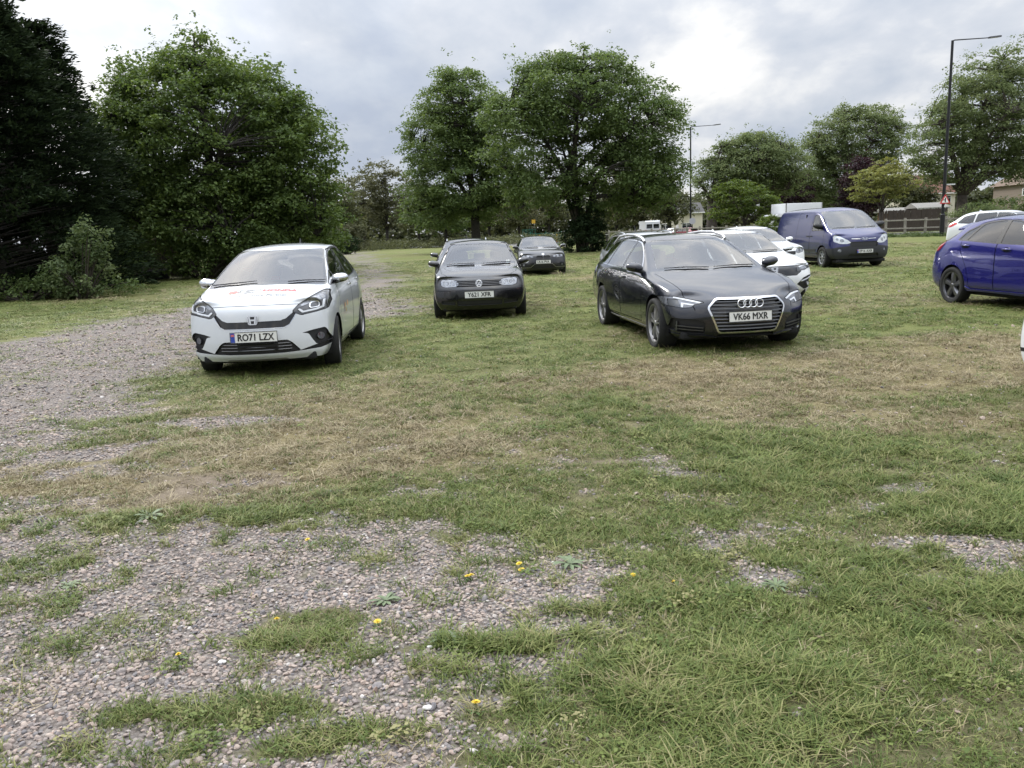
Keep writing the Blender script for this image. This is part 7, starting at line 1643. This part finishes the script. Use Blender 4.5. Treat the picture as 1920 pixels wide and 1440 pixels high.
    for s in (-1, 1):
        for x, z in ((.02, .925), (-.95, .975)):
            d = 'L' if s > 0 else 'R'; h, n = ct.hit(d, x, z)
            mb = MB(); V = []
            mb.tube([h + Vector((.10, 0, 0)) + n * .008, h + Vector((.05, 0, .004)) + n * .028, h + Vector((-.05, 0, .004)) + n * .028, h + Vector((-.10, 0, 0)) + n * .008], [.012, .014, .014, .012], 8); o = mb.build('door_handle', m, root, True, 50)
            mb = MB(); mb.prism(circ(0, 0, .085, .036, 18), 0, .002, Matrix.Translation(h + n * .001) @ n.to_track_quat('Z', 'Y').to_matrix().to_4x4()); mb.build('handle_recess', M_GLOSSBLK, o)
    # roof spoiler over the tailgate
    mb = MB(); V = []
    for y in np.linspace(-.5, .5, 9):
        h, n = ct.hit('T', -1.42, float(y)); V += [h + Vector((.06, 0, .004)), h + Vector((-.20, 0, -.012)), h + Vector((-.20, 0, -.04)), h + Vector((.0, 0, -.03))]
    mb.add(V, [(4 * i + j, 4 * i + 4 + j, 4 * i + 4 + (j + 1) % 4, 4 * i + (j + 1) % 4) for i in range(8) for j in range(4)] + [(3, 2, 1, 0), (32, 33, 34, 35)]); mb.build('roof_spoiler', m, root, True, 50)
    root.scale = (1, 1, 1.03)
    tag(root, 'bright blue hatchback seen from its rear flank, cut off by the right edge', 'car', 'cars parked on the grass')
    return root

# ---------------------------------------------------------------- box lorry, far van and far small cars
def build_box_truck(loc, yaw):
    root = empty('box_lorry', loc, yaw); W = mat('lorry_white', (.68, .69, .70), .4, coat=.3, var=.04)
    mb = MB(); mb.rbox((-1.7, 0, 2.05), (4.4, 2.2, 2.5), .05); b = mb.build('cargo_box', W, root, True, 40)
    for x in (-3.85, .45): 
        for y in (-1.09, 1.09): mb = MB(); mb.rbox((x, y, 2.05), (.10, .06, 2.5), .01); mb.build('corner_post', M_ALU, b)
    mb = MB(); mb.rbox((-3.9, 0, 1.95), (.04, 1.95, 2.1), .01); sh = mb.build('roller_shutter', mat('shutter_grey', (.45, .46, .48), .5), b)
    for i in range(9): mb = MB(); mb.box((-3.925, 0, 1.05 + .21 * i), (.012, 1.9, .012)); mb.build('shutter_slat', M_BLACK, sh)
    mb = MB(); prof = [(.65, .45), (2.35, .45), (2.4, .95), (2.25, 1.25), (1.55, 2.2), (1.3, 2.3), (.65, 2.3)]
    mb.prism(prof, -.95, .95, Matrix.Rotation(R(90), 4, 'X')); c = mb.build('cab', W, root)
    mb = MB(); mb.prism([(.8, 1.3), (1.95, 1.35), (1.5, 2.05), (.8, 2.05)], -.957, .957, Matrix.Rotation(R(90), 4, 'X')); mb.build('cab_window', M_GLASS_D, c)
    mb = MB(); mb.box((1.93, 0, 1.74), (.01, 1.7, 1.0), M=Matrix.Rotation(R(-36.4), 3, 'Y')); mb.build('windscreen', M_GLASS_D, c)
    mb = MB(); mb.box((-1.5, 0, .68), (4.6, .9, .2)); mb.build('chassis', M_UNDER, root)
    for x in (1.55, -2.5):
        for s in (-1, 1): make_wheel(root, (x, s * .88, .36), .36, .23, .21, (8, 'multi'), s, M_STEEL)
    for s in (-1, 1):
        V, F = text_geo('HIRE', .30, .004); mb = MB(); 
    tag(root, 'white box lorry behind the blue van and the green shrub', 'lorry'); return root
def build_far_van(loc, yaw, label):
    root = empty('panel_van', loc, yaw); W = mat('far_van_white', (.70, .71, .72), .4, coat=.4)
    prof = [(2.5, .40), (2.55, .95), (2.3, 1.15), (1.7, 1.35), (1.15, 2.25), (.8, 2.42), (-2.6, 2.42), (-2.75, 2.3), (-2.75, .40)]
    bm = bmesh.new(); vs = []
    for y, s in ((-.96, 1), (-.88, 1.0), (.88, 1.0), (.96, 1)):
        row = []
        for x, z in prof:
            k = 1 if abs(y) < .9 else .985; top = max(0, (z - 1.2) / 1.2) * .10 if abs(y) > .9 else 0
            row.append(bm.verts.new((x * k, (y - math.copysign(top, y)), z if abs(y) < .9 else .40 + (z - .40) * .97)))
        vs.append(row)
    n = len(prof)
    for i in range(3):
        for j in range(n): bm.faces.new((vs[i][j], vs[i][(j + 1) % n], vs[i + 1][(j + 1) % n], vs[i + 1][j]))
    bm.faces.new(vs[0][::-1]); bm.faces.new(vs[3]); me = bpy.data.meshes.new('body'); bmesh.ops.recalc_face_normals(bm, faces=bm.faces[:]); bm.to_mesh(me); bm.free(); b = link_mesh('body', me, W, root, True); me.set_sharp_from_angle(angle=R(30))
    for s in (-1, 1):
        mb = MB(); mb.prism([(.75, 1.4), (1.6, 1.42), (1.15, 2.05), (.75, 2.05)], .90, .955, Matrix.Rotation(R(90), 4, 'X') if s < 0 else Matrix.Rotation(R(90), 4, 'X') @ Matrix.Translation((0, 0, -1.855))); mb.build('window', M_GLASS_D, root)
        for x in (1.7, -1.7): make_wheel(root, (x, s * .82, .34), .34, .21, .21, (6, 'plain'), s, M_STEEL)
    mb = MB(); mb.box((-2.765, -.42, 1.75), (.01, .7, .5)); mb.build('rear_window', M_GLASS_D, root); mb = MB(); mb.box((-2.765, .42, 1.75), (.01, .7, .5)); mb.build('rear_window', M_GLASS_D, root)
    for s in (-1, 1): mb = MB(); mb.rbox((-2.76, s * .86, 1.1), (.03, .12, .5), .01); mb.build('tail_light', M_RED, root)
    tag(root, label, 'van'); return root

# ================================================================ vehicles in place
build_jazz((-3.05, 11.19, 0), R(-86.5))
build_golf((-.571, 16.55, 0), R(-88.6))
_a, _ = build_audi((2.58, 11.67, 0), R(-83.4)); tag(_a, 'dark navy estate car with silver roof rails and four-ring badge', 'car', 'cars parked on the grass')
build_bmw((1.217, 31.3, 0), R(-87.2))
build_civic((4.85, 17.4, 0), R(-85))
build_van((11.28, 28.2, 0), R(-86.8))
_w = gp(1786, 567); _c, _s = math.cos(R(-83.5)), math.sin(R(-83.5)); build_fiesta((_w.x + 1.245 * _c - .80 * _s, _w.y + 1.245 * _s + .80 * _c, 0), R(-83.5))
P_DARK = paint('charcoal_paint', (.008, .008, .011), .2, .3, .003); P_SILV = paint('silver_paint', (.40, .42, .44), .6, .3, .008); P_WHITE = paint('clean_white_paint', (.74, .75, .76), 0, .3, .006)
build_plain((X_at(887, 23.5), 23.5, 0), R(-88), P_DARK, 'charcoal estate behind the older black hatchback, only roof and silver rails showing', (2.25, -2.3), 1.47, .89, 1.38, True, M_CHROME, name='estate_car')
build_plain((X_at(1224, 19.5), 19.5, 0), R(-86), P_SILV, 'silver estate behind the navy estate, only its roof showing', (2.25, -2.3), 1.46, .89, 1.38, True, M_CHROME, name='estate_car')
build_plain((X_at(1415, 25.3), 25.3, 0), R(-84), P_WHITE, 'white hatchback between the other white hatchback and the blue van', (2.1, -2.0), 1.47, .88, 1.3)
build_plain((21.1, 33.5, 0), R(-52), P_WHITE, 'white tall car with red tail lights behind the bright blue hatchback', (2.2, -2.3), 1.68, .91, 1.33, True, None, .05, 'tall_car', tails=[(.70, .90), (.68, 1.06), (.76, 1.10), (.86, 1.08), (.86, .90)])
build_plain((6.365, 5.75, 0), R(2), P_WHITE, 'white car of which only the rear bumper corner shows at the right edge', (2.1, -2.05), 1.47, .87, 1.27)
build_box_truck((27.2, 80, 0), R(200)); build_far_van((X_at(1222, 102), 102, 0), R(93), 'white high-roof van far off beyond the dark bollards')
build_plain((X_at(1262, 104), 104, 0), R(118), P_WHITE, 'small white car far off on the road beyond the fence'); build_plain((X_at(1290, 98), 98, 0), R(118), paint('red_paint', (.20, .015, .02), .1), 'red car far off on the road beyond the fence')
build_plain((X_at(975, 175), 175, 0), R(175), P_WHITE, 'distant white car glimpsed under the far wood left of the gate'); build_plain((X_at(1032, 170), 170, 0), R(175), P_WHITE, 'distant white car glimpsed above the green gate')

for _o in list(COL.objects):
    if _o.type == 'EMPTY' and _o.parent is None and _o.name.split('.')[0] in ('hatchback_car', 'estate_car', 'tall_car', 'panel_van'): _o.location.z -= .02   # tyres sunk a little into the turf

# ================================================================ gravel stones and grass blades as real geometry
def scatter(name, pts, rot, scl, idx, coll, label, cat, shade=None):
    me = bpy.data.meshes.new(name); n = len(pts); me.vertices.add(n); me.vertices.foreach_set('co', pts.astype(np.float32).ravel())
    for nm, ty, v in (('rot', 'FLOAT_VECTOR', rot), ('scl', 'FLOAT_VECTOR', scl)):
        a = me.attributes.new(nm, ty, 'POINT'); a.data.foreach_set('vector', v.astype(np.float32).ravel())
    a = me.attributes.new('pick', 'INT', 'POINT'); a.data.foreach_set('value', idx.astype(np.int32))
    me.update(); o = bpy.data.objects.new(name, me); COL.objects.link(o)
    ng = bpy.data.node_groups.new(name + '_nodes', 'GeometryNodeTree'); ng.interface.new_socket('Geometry', in_out='INPUT', socket_type='NodeSocketGeometry'); ng.interface.new_socket('Geometry', in_out='OUTPUT', socket_type='NodeSocketGeometry')
    N = ng.nodes; L = ng.links; gi = N.new('NodeGroupInput'); go = N.new('NodeGroupOutput'); ip = N.new('GeometryNodeInstanceOnPoints'); ci = N.new('GeometryNodeCollectionInfo')
    ci.inputs['Collection'].default_value = coll; ci.inputs['Separate Children'].default_value = True; ci.inputs['Reset Children'].default_value = True
    def att(nm, ty):
        x = N.new('GeometryNodeInputNamedAttribute'); x.data_type = ty; x.inputs['Name'].default_value = nm; return x.outputs['Attribute']
    L.new(gi.outputs[0], ip.inputs['Points']); L.new(ci.outputs[0], ip.inputs['Instance']); ip.inputs['Pick Instance'].default_value = True
    L.new(att('pick', 'INT'), ip.inputs['Instance Index']); 
    er = N.new('FunctionNodeEulerToRotation'); L.new(att('rot', 'FLOAT_VECTOR'), er.inputs[0]); L.new(er.outputs[0], ip.inputs['Rotation']); L.new(att('scl', 'FLOAT_VECTOR'), ip.inputs['Scale'])
    L.new(ip.outputs[0], go.inputs[0]); md = o.modifiers.new('scatter', 'NODES'); md.node_group = ng
    tag(o, label, cat, kind='stuff'); return o
def rand_ramp(m, cols):
    nt = m.node_tree; N = nt.nodes; L = nt.links; oi = N.new('ShaderNodeObjectInfo'); r = N.new('ShaderNodeValToRGB'); L.new(oi.outputs['Random'], r.inputs[0]); e = r.color_ramp.elements
    e[0].position = cols[0][0]; e[0].color = (*cols[0][1], 1); e[1].position = cols[-1][0]; e[1].color = (*cols[-1][1], 1)
    for p, c in cols[1:-1]: q = e.new(p); q.color = (*c, 1)
    return r
M_STONE = mat('gravel_stone', (.3, .27, .25), .85, bump=.3, bump_scale=3)
_r = rand_ramp(M_STONE, [(0, (.13, .122, .125)), (.16, (.19, .175, .172)), (.4, (.272, .222, .195)), (.65, (.335, .27, .23)), (.85, (.38, .315, .265)), (.93, (.29, .21, .17)), (.985, (.42, .385, .35)), (1, (.50, .47, .44))])
M_STONE.node_tree.links.new(_r.outputs[0], M_STONE.node_tree.nodes['Principled BSDF'].inputs['Base Color'])
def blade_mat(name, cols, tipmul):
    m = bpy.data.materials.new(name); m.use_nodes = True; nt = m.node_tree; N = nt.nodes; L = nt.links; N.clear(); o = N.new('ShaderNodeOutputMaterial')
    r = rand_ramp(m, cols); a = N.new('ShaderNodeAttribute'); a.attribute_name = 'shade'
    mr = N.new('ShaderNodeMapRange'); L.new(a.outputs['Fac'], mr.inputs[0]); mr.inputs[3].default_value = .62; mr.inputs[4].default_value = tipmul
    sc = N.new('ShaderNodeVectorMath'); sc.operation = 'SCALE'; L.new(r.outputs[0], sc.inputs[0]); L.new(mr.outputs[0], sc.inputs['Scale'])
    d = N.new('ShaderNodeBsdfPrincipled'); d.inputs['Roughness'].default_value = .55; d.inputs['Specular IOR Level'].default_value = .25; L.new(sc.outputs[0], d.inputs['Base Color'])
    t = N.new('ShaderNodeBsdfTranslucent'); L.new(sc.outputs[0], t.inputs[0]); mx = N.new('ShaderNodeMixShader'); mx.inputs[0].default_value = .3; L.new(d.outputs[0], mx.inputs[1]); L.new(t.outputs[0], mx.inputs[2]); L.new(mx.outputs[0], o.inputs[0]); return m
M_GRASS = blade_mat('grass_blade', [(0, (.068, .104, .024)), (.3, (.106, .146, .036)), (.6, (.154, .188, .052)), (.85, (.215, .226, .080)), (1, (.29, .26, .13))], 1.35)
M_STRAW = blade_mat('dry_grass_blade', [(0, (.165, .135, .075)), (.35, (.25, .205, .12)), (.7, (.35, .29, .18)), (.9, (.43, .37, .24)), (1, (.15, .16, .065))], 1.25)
def tuft(name, coll, nb, hmin, hmax, wid, sprd, m, rs, lean=.6):
    V = []; F = []; S = []
    for b in range(nb):
        q = rs.random() * 6.283; r0 = sprd * math.sqrt(rs.random()); bx, by = r0 * math.cos(q), r0 * math.sin(q); a = rs.random() * 6.283; h = hmin + (hmax - hmin) * rs.random() ** 1.3
        ln = lean * (.3 + .9 * rs.random()); dx, dy = math.cos(a), math.sin(a); nx, ny = -dy, dx; sh = rs.random() * .35; w = wid * (.7 + .6 * rs.random())
        k0 = len(V)
        for i, t in enumerate((0, .45, .8, 1.0)):
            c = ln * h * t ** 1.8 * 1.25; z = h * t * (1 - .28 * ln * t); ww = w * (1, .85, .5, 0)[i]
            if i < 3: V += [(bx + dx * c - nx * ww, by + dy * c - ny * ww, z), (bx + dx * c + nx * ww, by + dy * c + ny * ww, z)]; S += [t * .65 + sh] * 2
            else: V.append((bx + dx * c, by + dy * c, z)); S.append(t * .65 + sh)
        F += [(k0, k0 + 1, k0 + 3, k0 + 2), (k0 + 2, k0 + 3, k0 + 5, k0 + 4), (k0 + 4, k0 + 5, k0 + 6)]
    me = bpy.data.meshes.new(name); me.from_pydata(V, [], F); at_ = me.attributes.new('shade', 'FLOAT', 'POINT'); at_.data.foreach_set('value', np.array(S, np.float32)); me.materials.append(m); me.update()
    o = bpy.data.objects.new(name, me); coll.objects.link(o)
def clover(name, coll, rs, m):
    """flat cluster of small round weed leaves"""
    V = []; F = []; S = []
    for b in range(26):
        q = rs.random() * 6.283; r = .045 * math.sqrt(rs.random()); x, y, z = r * math.cos(q), r * math.sin(q), .012 + .02 * rs.random(); s = .003 + .003 * rs.random(); a = rs.random() * 6.283; tx, ty = rs.uniform(-.4, .4), rs.uniform(-.4, .4); k = len(V)
        for j in range(6): c, d = s * math.cos(a + j * 1.047), s * math.sin(a + j * 1.047); V.append((x + c, y + d, z + c * tx + d * ty)); S.append(.5 + .3 * rs.random())
        F.append(tuple(range(k, k + 6)))
    me = bpy.data.meshes.new(name); me.from_pydata(V, [], F); at_ = me.attributes.new('shade', 'FLOAT', 'POINT'); at_.data.foreach_set('value', np.array(S, np.float32)); me.materials.append(m); me.update(); coll.objects.link(bpy.data.objects.new(name, me))
def build_cover():
    rs = random.Random(12); g = np.random.default_rng(99)
    cs = bpy.data.collections.new('stone_kinds'); cg = bpy.data.collections.new('tuft_kinds'); cd = bpy.data.collections.new('dry_tuft_kinds')
    for i in range(7):
        bm = bmesh.new(); bmesh.ops.create_icosphere(bm, subdivisions=2 if i < 3 else 1, radius=1); fx, fy, fz = rs.uniform(.8, 1.3), rs.uniform(.65, 1.0), rs.uniform(.42, .72)
        cuts = [(Vector((rs.gauss(0, 1), rs.gauss(0, 1), rs.gauss(0, 1))).normalized(), rs.uniform(.55, .85)) for _ in range(7)]
        for v in bm.verts:
            for n_, d_ in cuts:
                e = v.co.dot(n_) - d_
                if e > 0: v.co -= n_ * e
            v.co = Vector((v.co.x * fx, v.co.y * fy, v.co.z * fz)) * (1 + rs.uniform(-.06, .06))
        me = bpy.data.meshes.new('stone_kind_%d' % i); bm.to_mesh(me); bm.free(); me.materials.append(M_STONE); cs.objects.link(bpy.data.objects.new('stone_kind_%d' % i, me))
    for i in range(4): tuft('a_tuft_%d' % i, cg, 26, .010, .032, .0016, .052, M_GRASS, rs, 1.15)       # short lawn
    for i in range(3): tuft('b_tuft_%d' % i, cg, 22, .022, .060, .0019, .040, M_GRASS, rs, 1.3)      # longer clumps
    clover('c_weed_0', cg, rs, M_GRASS); clover('c_weed_1', cg, rs, M_GRASS)
    for i in range(5): tuft('d_tuft_%d' % i, cd, 22, .010, .036, .0016, .052, M_STRAW, rs, 1.5)
    GP, GR, GS, GI = [], [], [], []; DP, DR, DS, DI = [], [], [], []; SP, SR, SS, SI = [], [], [], []
    def pts(r0, r1, dens):
        n = int(.80 * (r1 * r1 - r0 * r0) * dens); r = np.sqrt(g.random(n) * (r1 * r1 - r0 * r0) + r0 * r0); a = (g.random(n) - .5) * 2 * R(43); x, y = r * np.sin(a), r * np.cos(a); return x, y
    for r0, r1, dens, sw, sh in ((1.7, 3.2, 2300, 1, 1), (3.2, 5, 1500, 1.05, 1), (5, 8, 720, 1.25, 1.0), (8, 14, 230, 1.7, 1.05), (14, 26, 62, 2.7, 1.15), (26, 55, 11, 5, 1.3)):
        x, y = pts(r0, r1, dens); gv, dr, ba = fields(x, y); n = len(x); clump = fbm(x * 2.3, y * 2.3, 41, 3); longn = fbm(x * 1.3 + 9, y * 1.3, 57, 3)
        fine_ = fbm(x * 7, y * 7, 83, 3); cover = np.maximum(1 - .97 * gv, .55 * sstep(.56, .70, fine_)) * (1 - .70 * ba); grow_ = g.random(n) < cover * np.clip(.25 + 1.9 * (clump - .28), .22, 1)
        isdry = g.random(n) < np.clip(dr * .90 + .05, 0, .90)
        z = ground_z(x, y)
        k = grow_ & ~isdry; m = k.sum(); lush = sstep(.46, .62, longn) * (1 - dr) * sstep(9, 5, np.hypot(x, y)) + .04; kind = np.where(g.random(n) < lush, 4 + g.integers(0, 3, n), np.where(g.random(n) < .03, 7 + g.integers(0, 2, n), g.integers(0, 4, n)))
        s = (.75 + .6 * g.random(m)) * (.8 + .5 * clump[k]); GP.append(np.stack([x[k], y[k], z[k] - .003], 1)); GR.append(np.stack([g.normal(size=m) * .12, g.normal(size=m) * .12, g.random(m) * 6.283], 1)); GS.append(np.stack([s * sw, s * sw, s * sh], 1)); GI.append(kind[k])
        k = grow_ & isdry; m = k.sum(); s = .8 + .7 * g.random(m); DP.append(np.stack([x[k], y[k], z[k] - .003], 1)); DR.append(np.stack([g.normal(size=m) * .15, g.normal(size=m) * .15, g.random(m) * 6.283], 1)); DS.append(np.stack([s * sw, s * sw, s * sh], 1)); DI.append(g.integers(0, 5, m))
    for r0, r1, dens, sw in ((1.7, 3.4, 4300, 1), (3.4, 5.5, 2900, 1.1), (5.5, 9, 1100, 1.35), (9, 16, 210, 2.0), (16, 26, 45, 3.0)):
        x, y = pts(r0, r1, dens); gv, dr, ba = fields(x, y); n = len(x); k = g.random(n) < np.where(gv > .25, gv, gv * .7 + .03) * (1 - .2 * fbm(x * 6, y * 6, 77, 2)); m = k.sum(); s = (.0058 + .0090 * g.random(m) ** 1.9) * sw * (1 + .5 * (g.random(m) < .04)); zz = ground_z(x[k], y[k])
        SP.append(np.stack([x[k], y[k], zz + s * .22], 1)); SR.append(np.stack([g.normal(size=m) * .35, g.normal(size=m) * .35, g.random(m) * 6.283], 1)); SS.append(np.stack([s, s, s / sw ** .5], 1)); SI.append(g.integers(0, 7, m) if r0 < 3.4 else g.integers(3, 7, m))
    c = np.concatenate
    print('cover', sum(map(len, GP)), sum(map(len, DP)), sum(map(len, SP)))
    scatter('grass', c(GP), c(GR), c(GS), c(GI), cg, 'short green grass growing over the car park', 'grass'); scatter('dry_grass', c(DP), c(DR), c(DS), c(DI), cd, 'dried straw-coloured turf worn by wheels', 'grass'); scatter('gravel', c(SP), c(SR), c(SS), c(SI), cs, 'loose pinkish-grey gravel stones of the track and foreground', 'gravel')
build_cover()
def dandelion(px, py, label, s=1.0, n=1, seed=0):
    p = gp(px, py); rs = random.Random(seed); root = empty('dandelion', (p.x, p.y, float(ground_z(np.array(p.x), np.array(p.y)))))
    YL = bpy.data.materials.get('dandelion_yellow') or mat('dandelion_yellow', (.70, .50, .03), .6); GN_ = bpy.data.materials.get('dandelion_green') or mat('dandelion_green', (.07, .12, .03), .6)
    for k in range(n):
        h = .045 * s * rs.uniform(.7, 1.2); dx, dy = rs.uniform(-.03, .03) * (n > 1), rs.uniform(-.03, .03) * (n > 1); mb = MB(); mb.tube([(dx * .3, dy * .3, 0), (dx, dy, h)], [.002, .0018], 5); mb.build('stem', GN_, root, True)
        mb = MB()
        for ring_, (m_, r_, lift) in enumerate(((13, .017, .001), (10, .012, .005), (6, .007, .008))):
            for j in range(m_):
                a = 6.283 * j / m_ + ring_; c, d = math.cos(a), math.sin(a); w = .0022; mb.add([(dx - d * w, dy + c * w, h), (dx + d * w, dy - c * w, h), (dx + c * r_ * s + d * w, dy + d * r_ * s - c * w, h + lift), (dx + c * r_ * s - d * w, dy + d * r_ * s + c * w, h + lift)], [(0, 1, 2, 3)])
        mb.build('flower_head', YL, root)
    for j in range(6):
        a = 6.283 * j / 6 + seed; leaf_blade(root, a + rs.uniform(-.4, .4), .045 * s * rs.uniform(.6, 1.2), .007, GN_, rs.uniform(.1, .5))
    root.scale = (.8, .8, .7); root.rotation_euler = (rs.uniform(-.25, .25), rs.uniform(-.25, .25), rs.uniform(0, 6)); tag(root, label, 'flower', 'dandelions in the gravel'); return root
def leaf_blade(root, a, L_, w, m, lift=.35):
    c, d = math.cos(a), math.sin(a); V = []; F = []
    for i, t in enumerate((.08, .3, .55, .8, 1.0)):
        ww = w * (.3, .8, 1.0, .7, .05)[i]; z = .006 + L_ * lift * (t * (1.25 - t)); V += [(c * L_ * t - d * ww, d * L_ * t + c * ww, z + .3 * ww), (c * L_ * t, d * L_ * t, z), (c * L_ * t + d * ww, d * L_ * t - c * ww, z + .3 * ww)]
    for i in range(4):
        for j in range(2): F.append((3 * i + j, 3 * i + j + 1, 3 * i + 4 + j, 3 * i + 3 + j))
    return mesh_obj('leaf', V, F, m, root, True)
for i, (px, py, s, n, lb) in enumerate(((580, 1016, 1.0, 1, 'dandelion furthest up the gravel, left of the middle'), (878, 1089, 1.1, 2, 'pair of dandelion heads on the gravel, left of another pair'), (986, 1070, 1.1, 2, 'pair of dandelion heads in the middle of the gravel'), (1187, 1083, .9, 1, 'orange-yellow dandelion at the right edge of the gravel'), (709, 1174, 1.15, 1, 'single bright dandelion in the gravel left of centre'), (519, 1167, .9, 1, 'dandelion in the lush grass clump on the left'), (893, 1337, 1.1, 1, 'nearest dandelion, at the bottom of the gravel'), (1264, 1094, .7, 1, 'small dandelion right of the gravel edge'), (368, 809, 1.2, 1, 'far dandelion on the worn patch before the white hatchback'), (336, 1232, .8, 1, 'small dandelion in the left gravel'))): dandelion(px, py, lb, s, n, i)
def rosette(px, py, label, s, seed):
    p = gp(px, py); root = empty('plantain', (p.x, p.y, float(ground_z(np.array(p.x), np.array(p.y))))); rs = random.Random(seed); m = bpy.data.materials.get('plantain_leaf') or mat('plantain_leaf', (.10, .135, .065), .65, var=.2, var_scale=30)
    for j in range(13): leaf_blade(root, 6.283 * j / 13 + rs.uniform(-.2, .2), s * rs.uniform(.6, 1.1), .011 * s / .09, m, rs.uniform(.15, .6))
    tag(root, label, 'plant', 'flat weed rosettes'); return root
for i, (px, py, s, lb) in enumerate(((1068, 1058, .085, 'grey-green weed rosette on the gravel right of the dandelion pairs'), (722, 1124, .075, 'weed rosette in the gravel above the single dandelion'), (835, 1202, .07, 'broad-leaved weed on the gravel below the dandelions'), (1455, 1100, .07, 'weed rosette on the small gravel patch at right'), (282, 968, .11, 'large-leaved weed at the upper left edge of the gravel'), (130, 1095, .06, 'small weed at the far left of the gravel'))): rosette(px, py, lb, s, i)
def scraps():
    W = mat('white_scrap', (.72, .70, .66), .7)
    for i, (px, py, s, lb) in enumerate(((802, 1328, .014, 'white pebble in the lower gravel'), (806, 1217, .010, 'small white scrap on the gravel left of centre'), (1350, 1217, .010, 'pale scrap in the grass right of the gravel'), (416, 1237, .013, 'whitish pebble by the lush clump on the left'))):
        p = gp(px, py); bm = bmesh.new(); bmesh.ops.create_icosphere(bm, subdivisions=2, radius=s)
        rs = random.Random(i)
        for v in bm.verts: v.co = Vector((v.co.x * 1.2, v.co.y * .8, v.co.z * .55)) * rs.uniform(.9, 1.1)
        me = bpy.data.meshes.new('pebble'); bm.to_mesh(me); bm.free(); o = link_mesh('pebble', me, W); o.location = (p.x, p.y, float(ground_z(np.array(p.x), np.array(p.y))) + s * .45); tag(o, lb, 'stone', 'pale pebbles')
scraps()
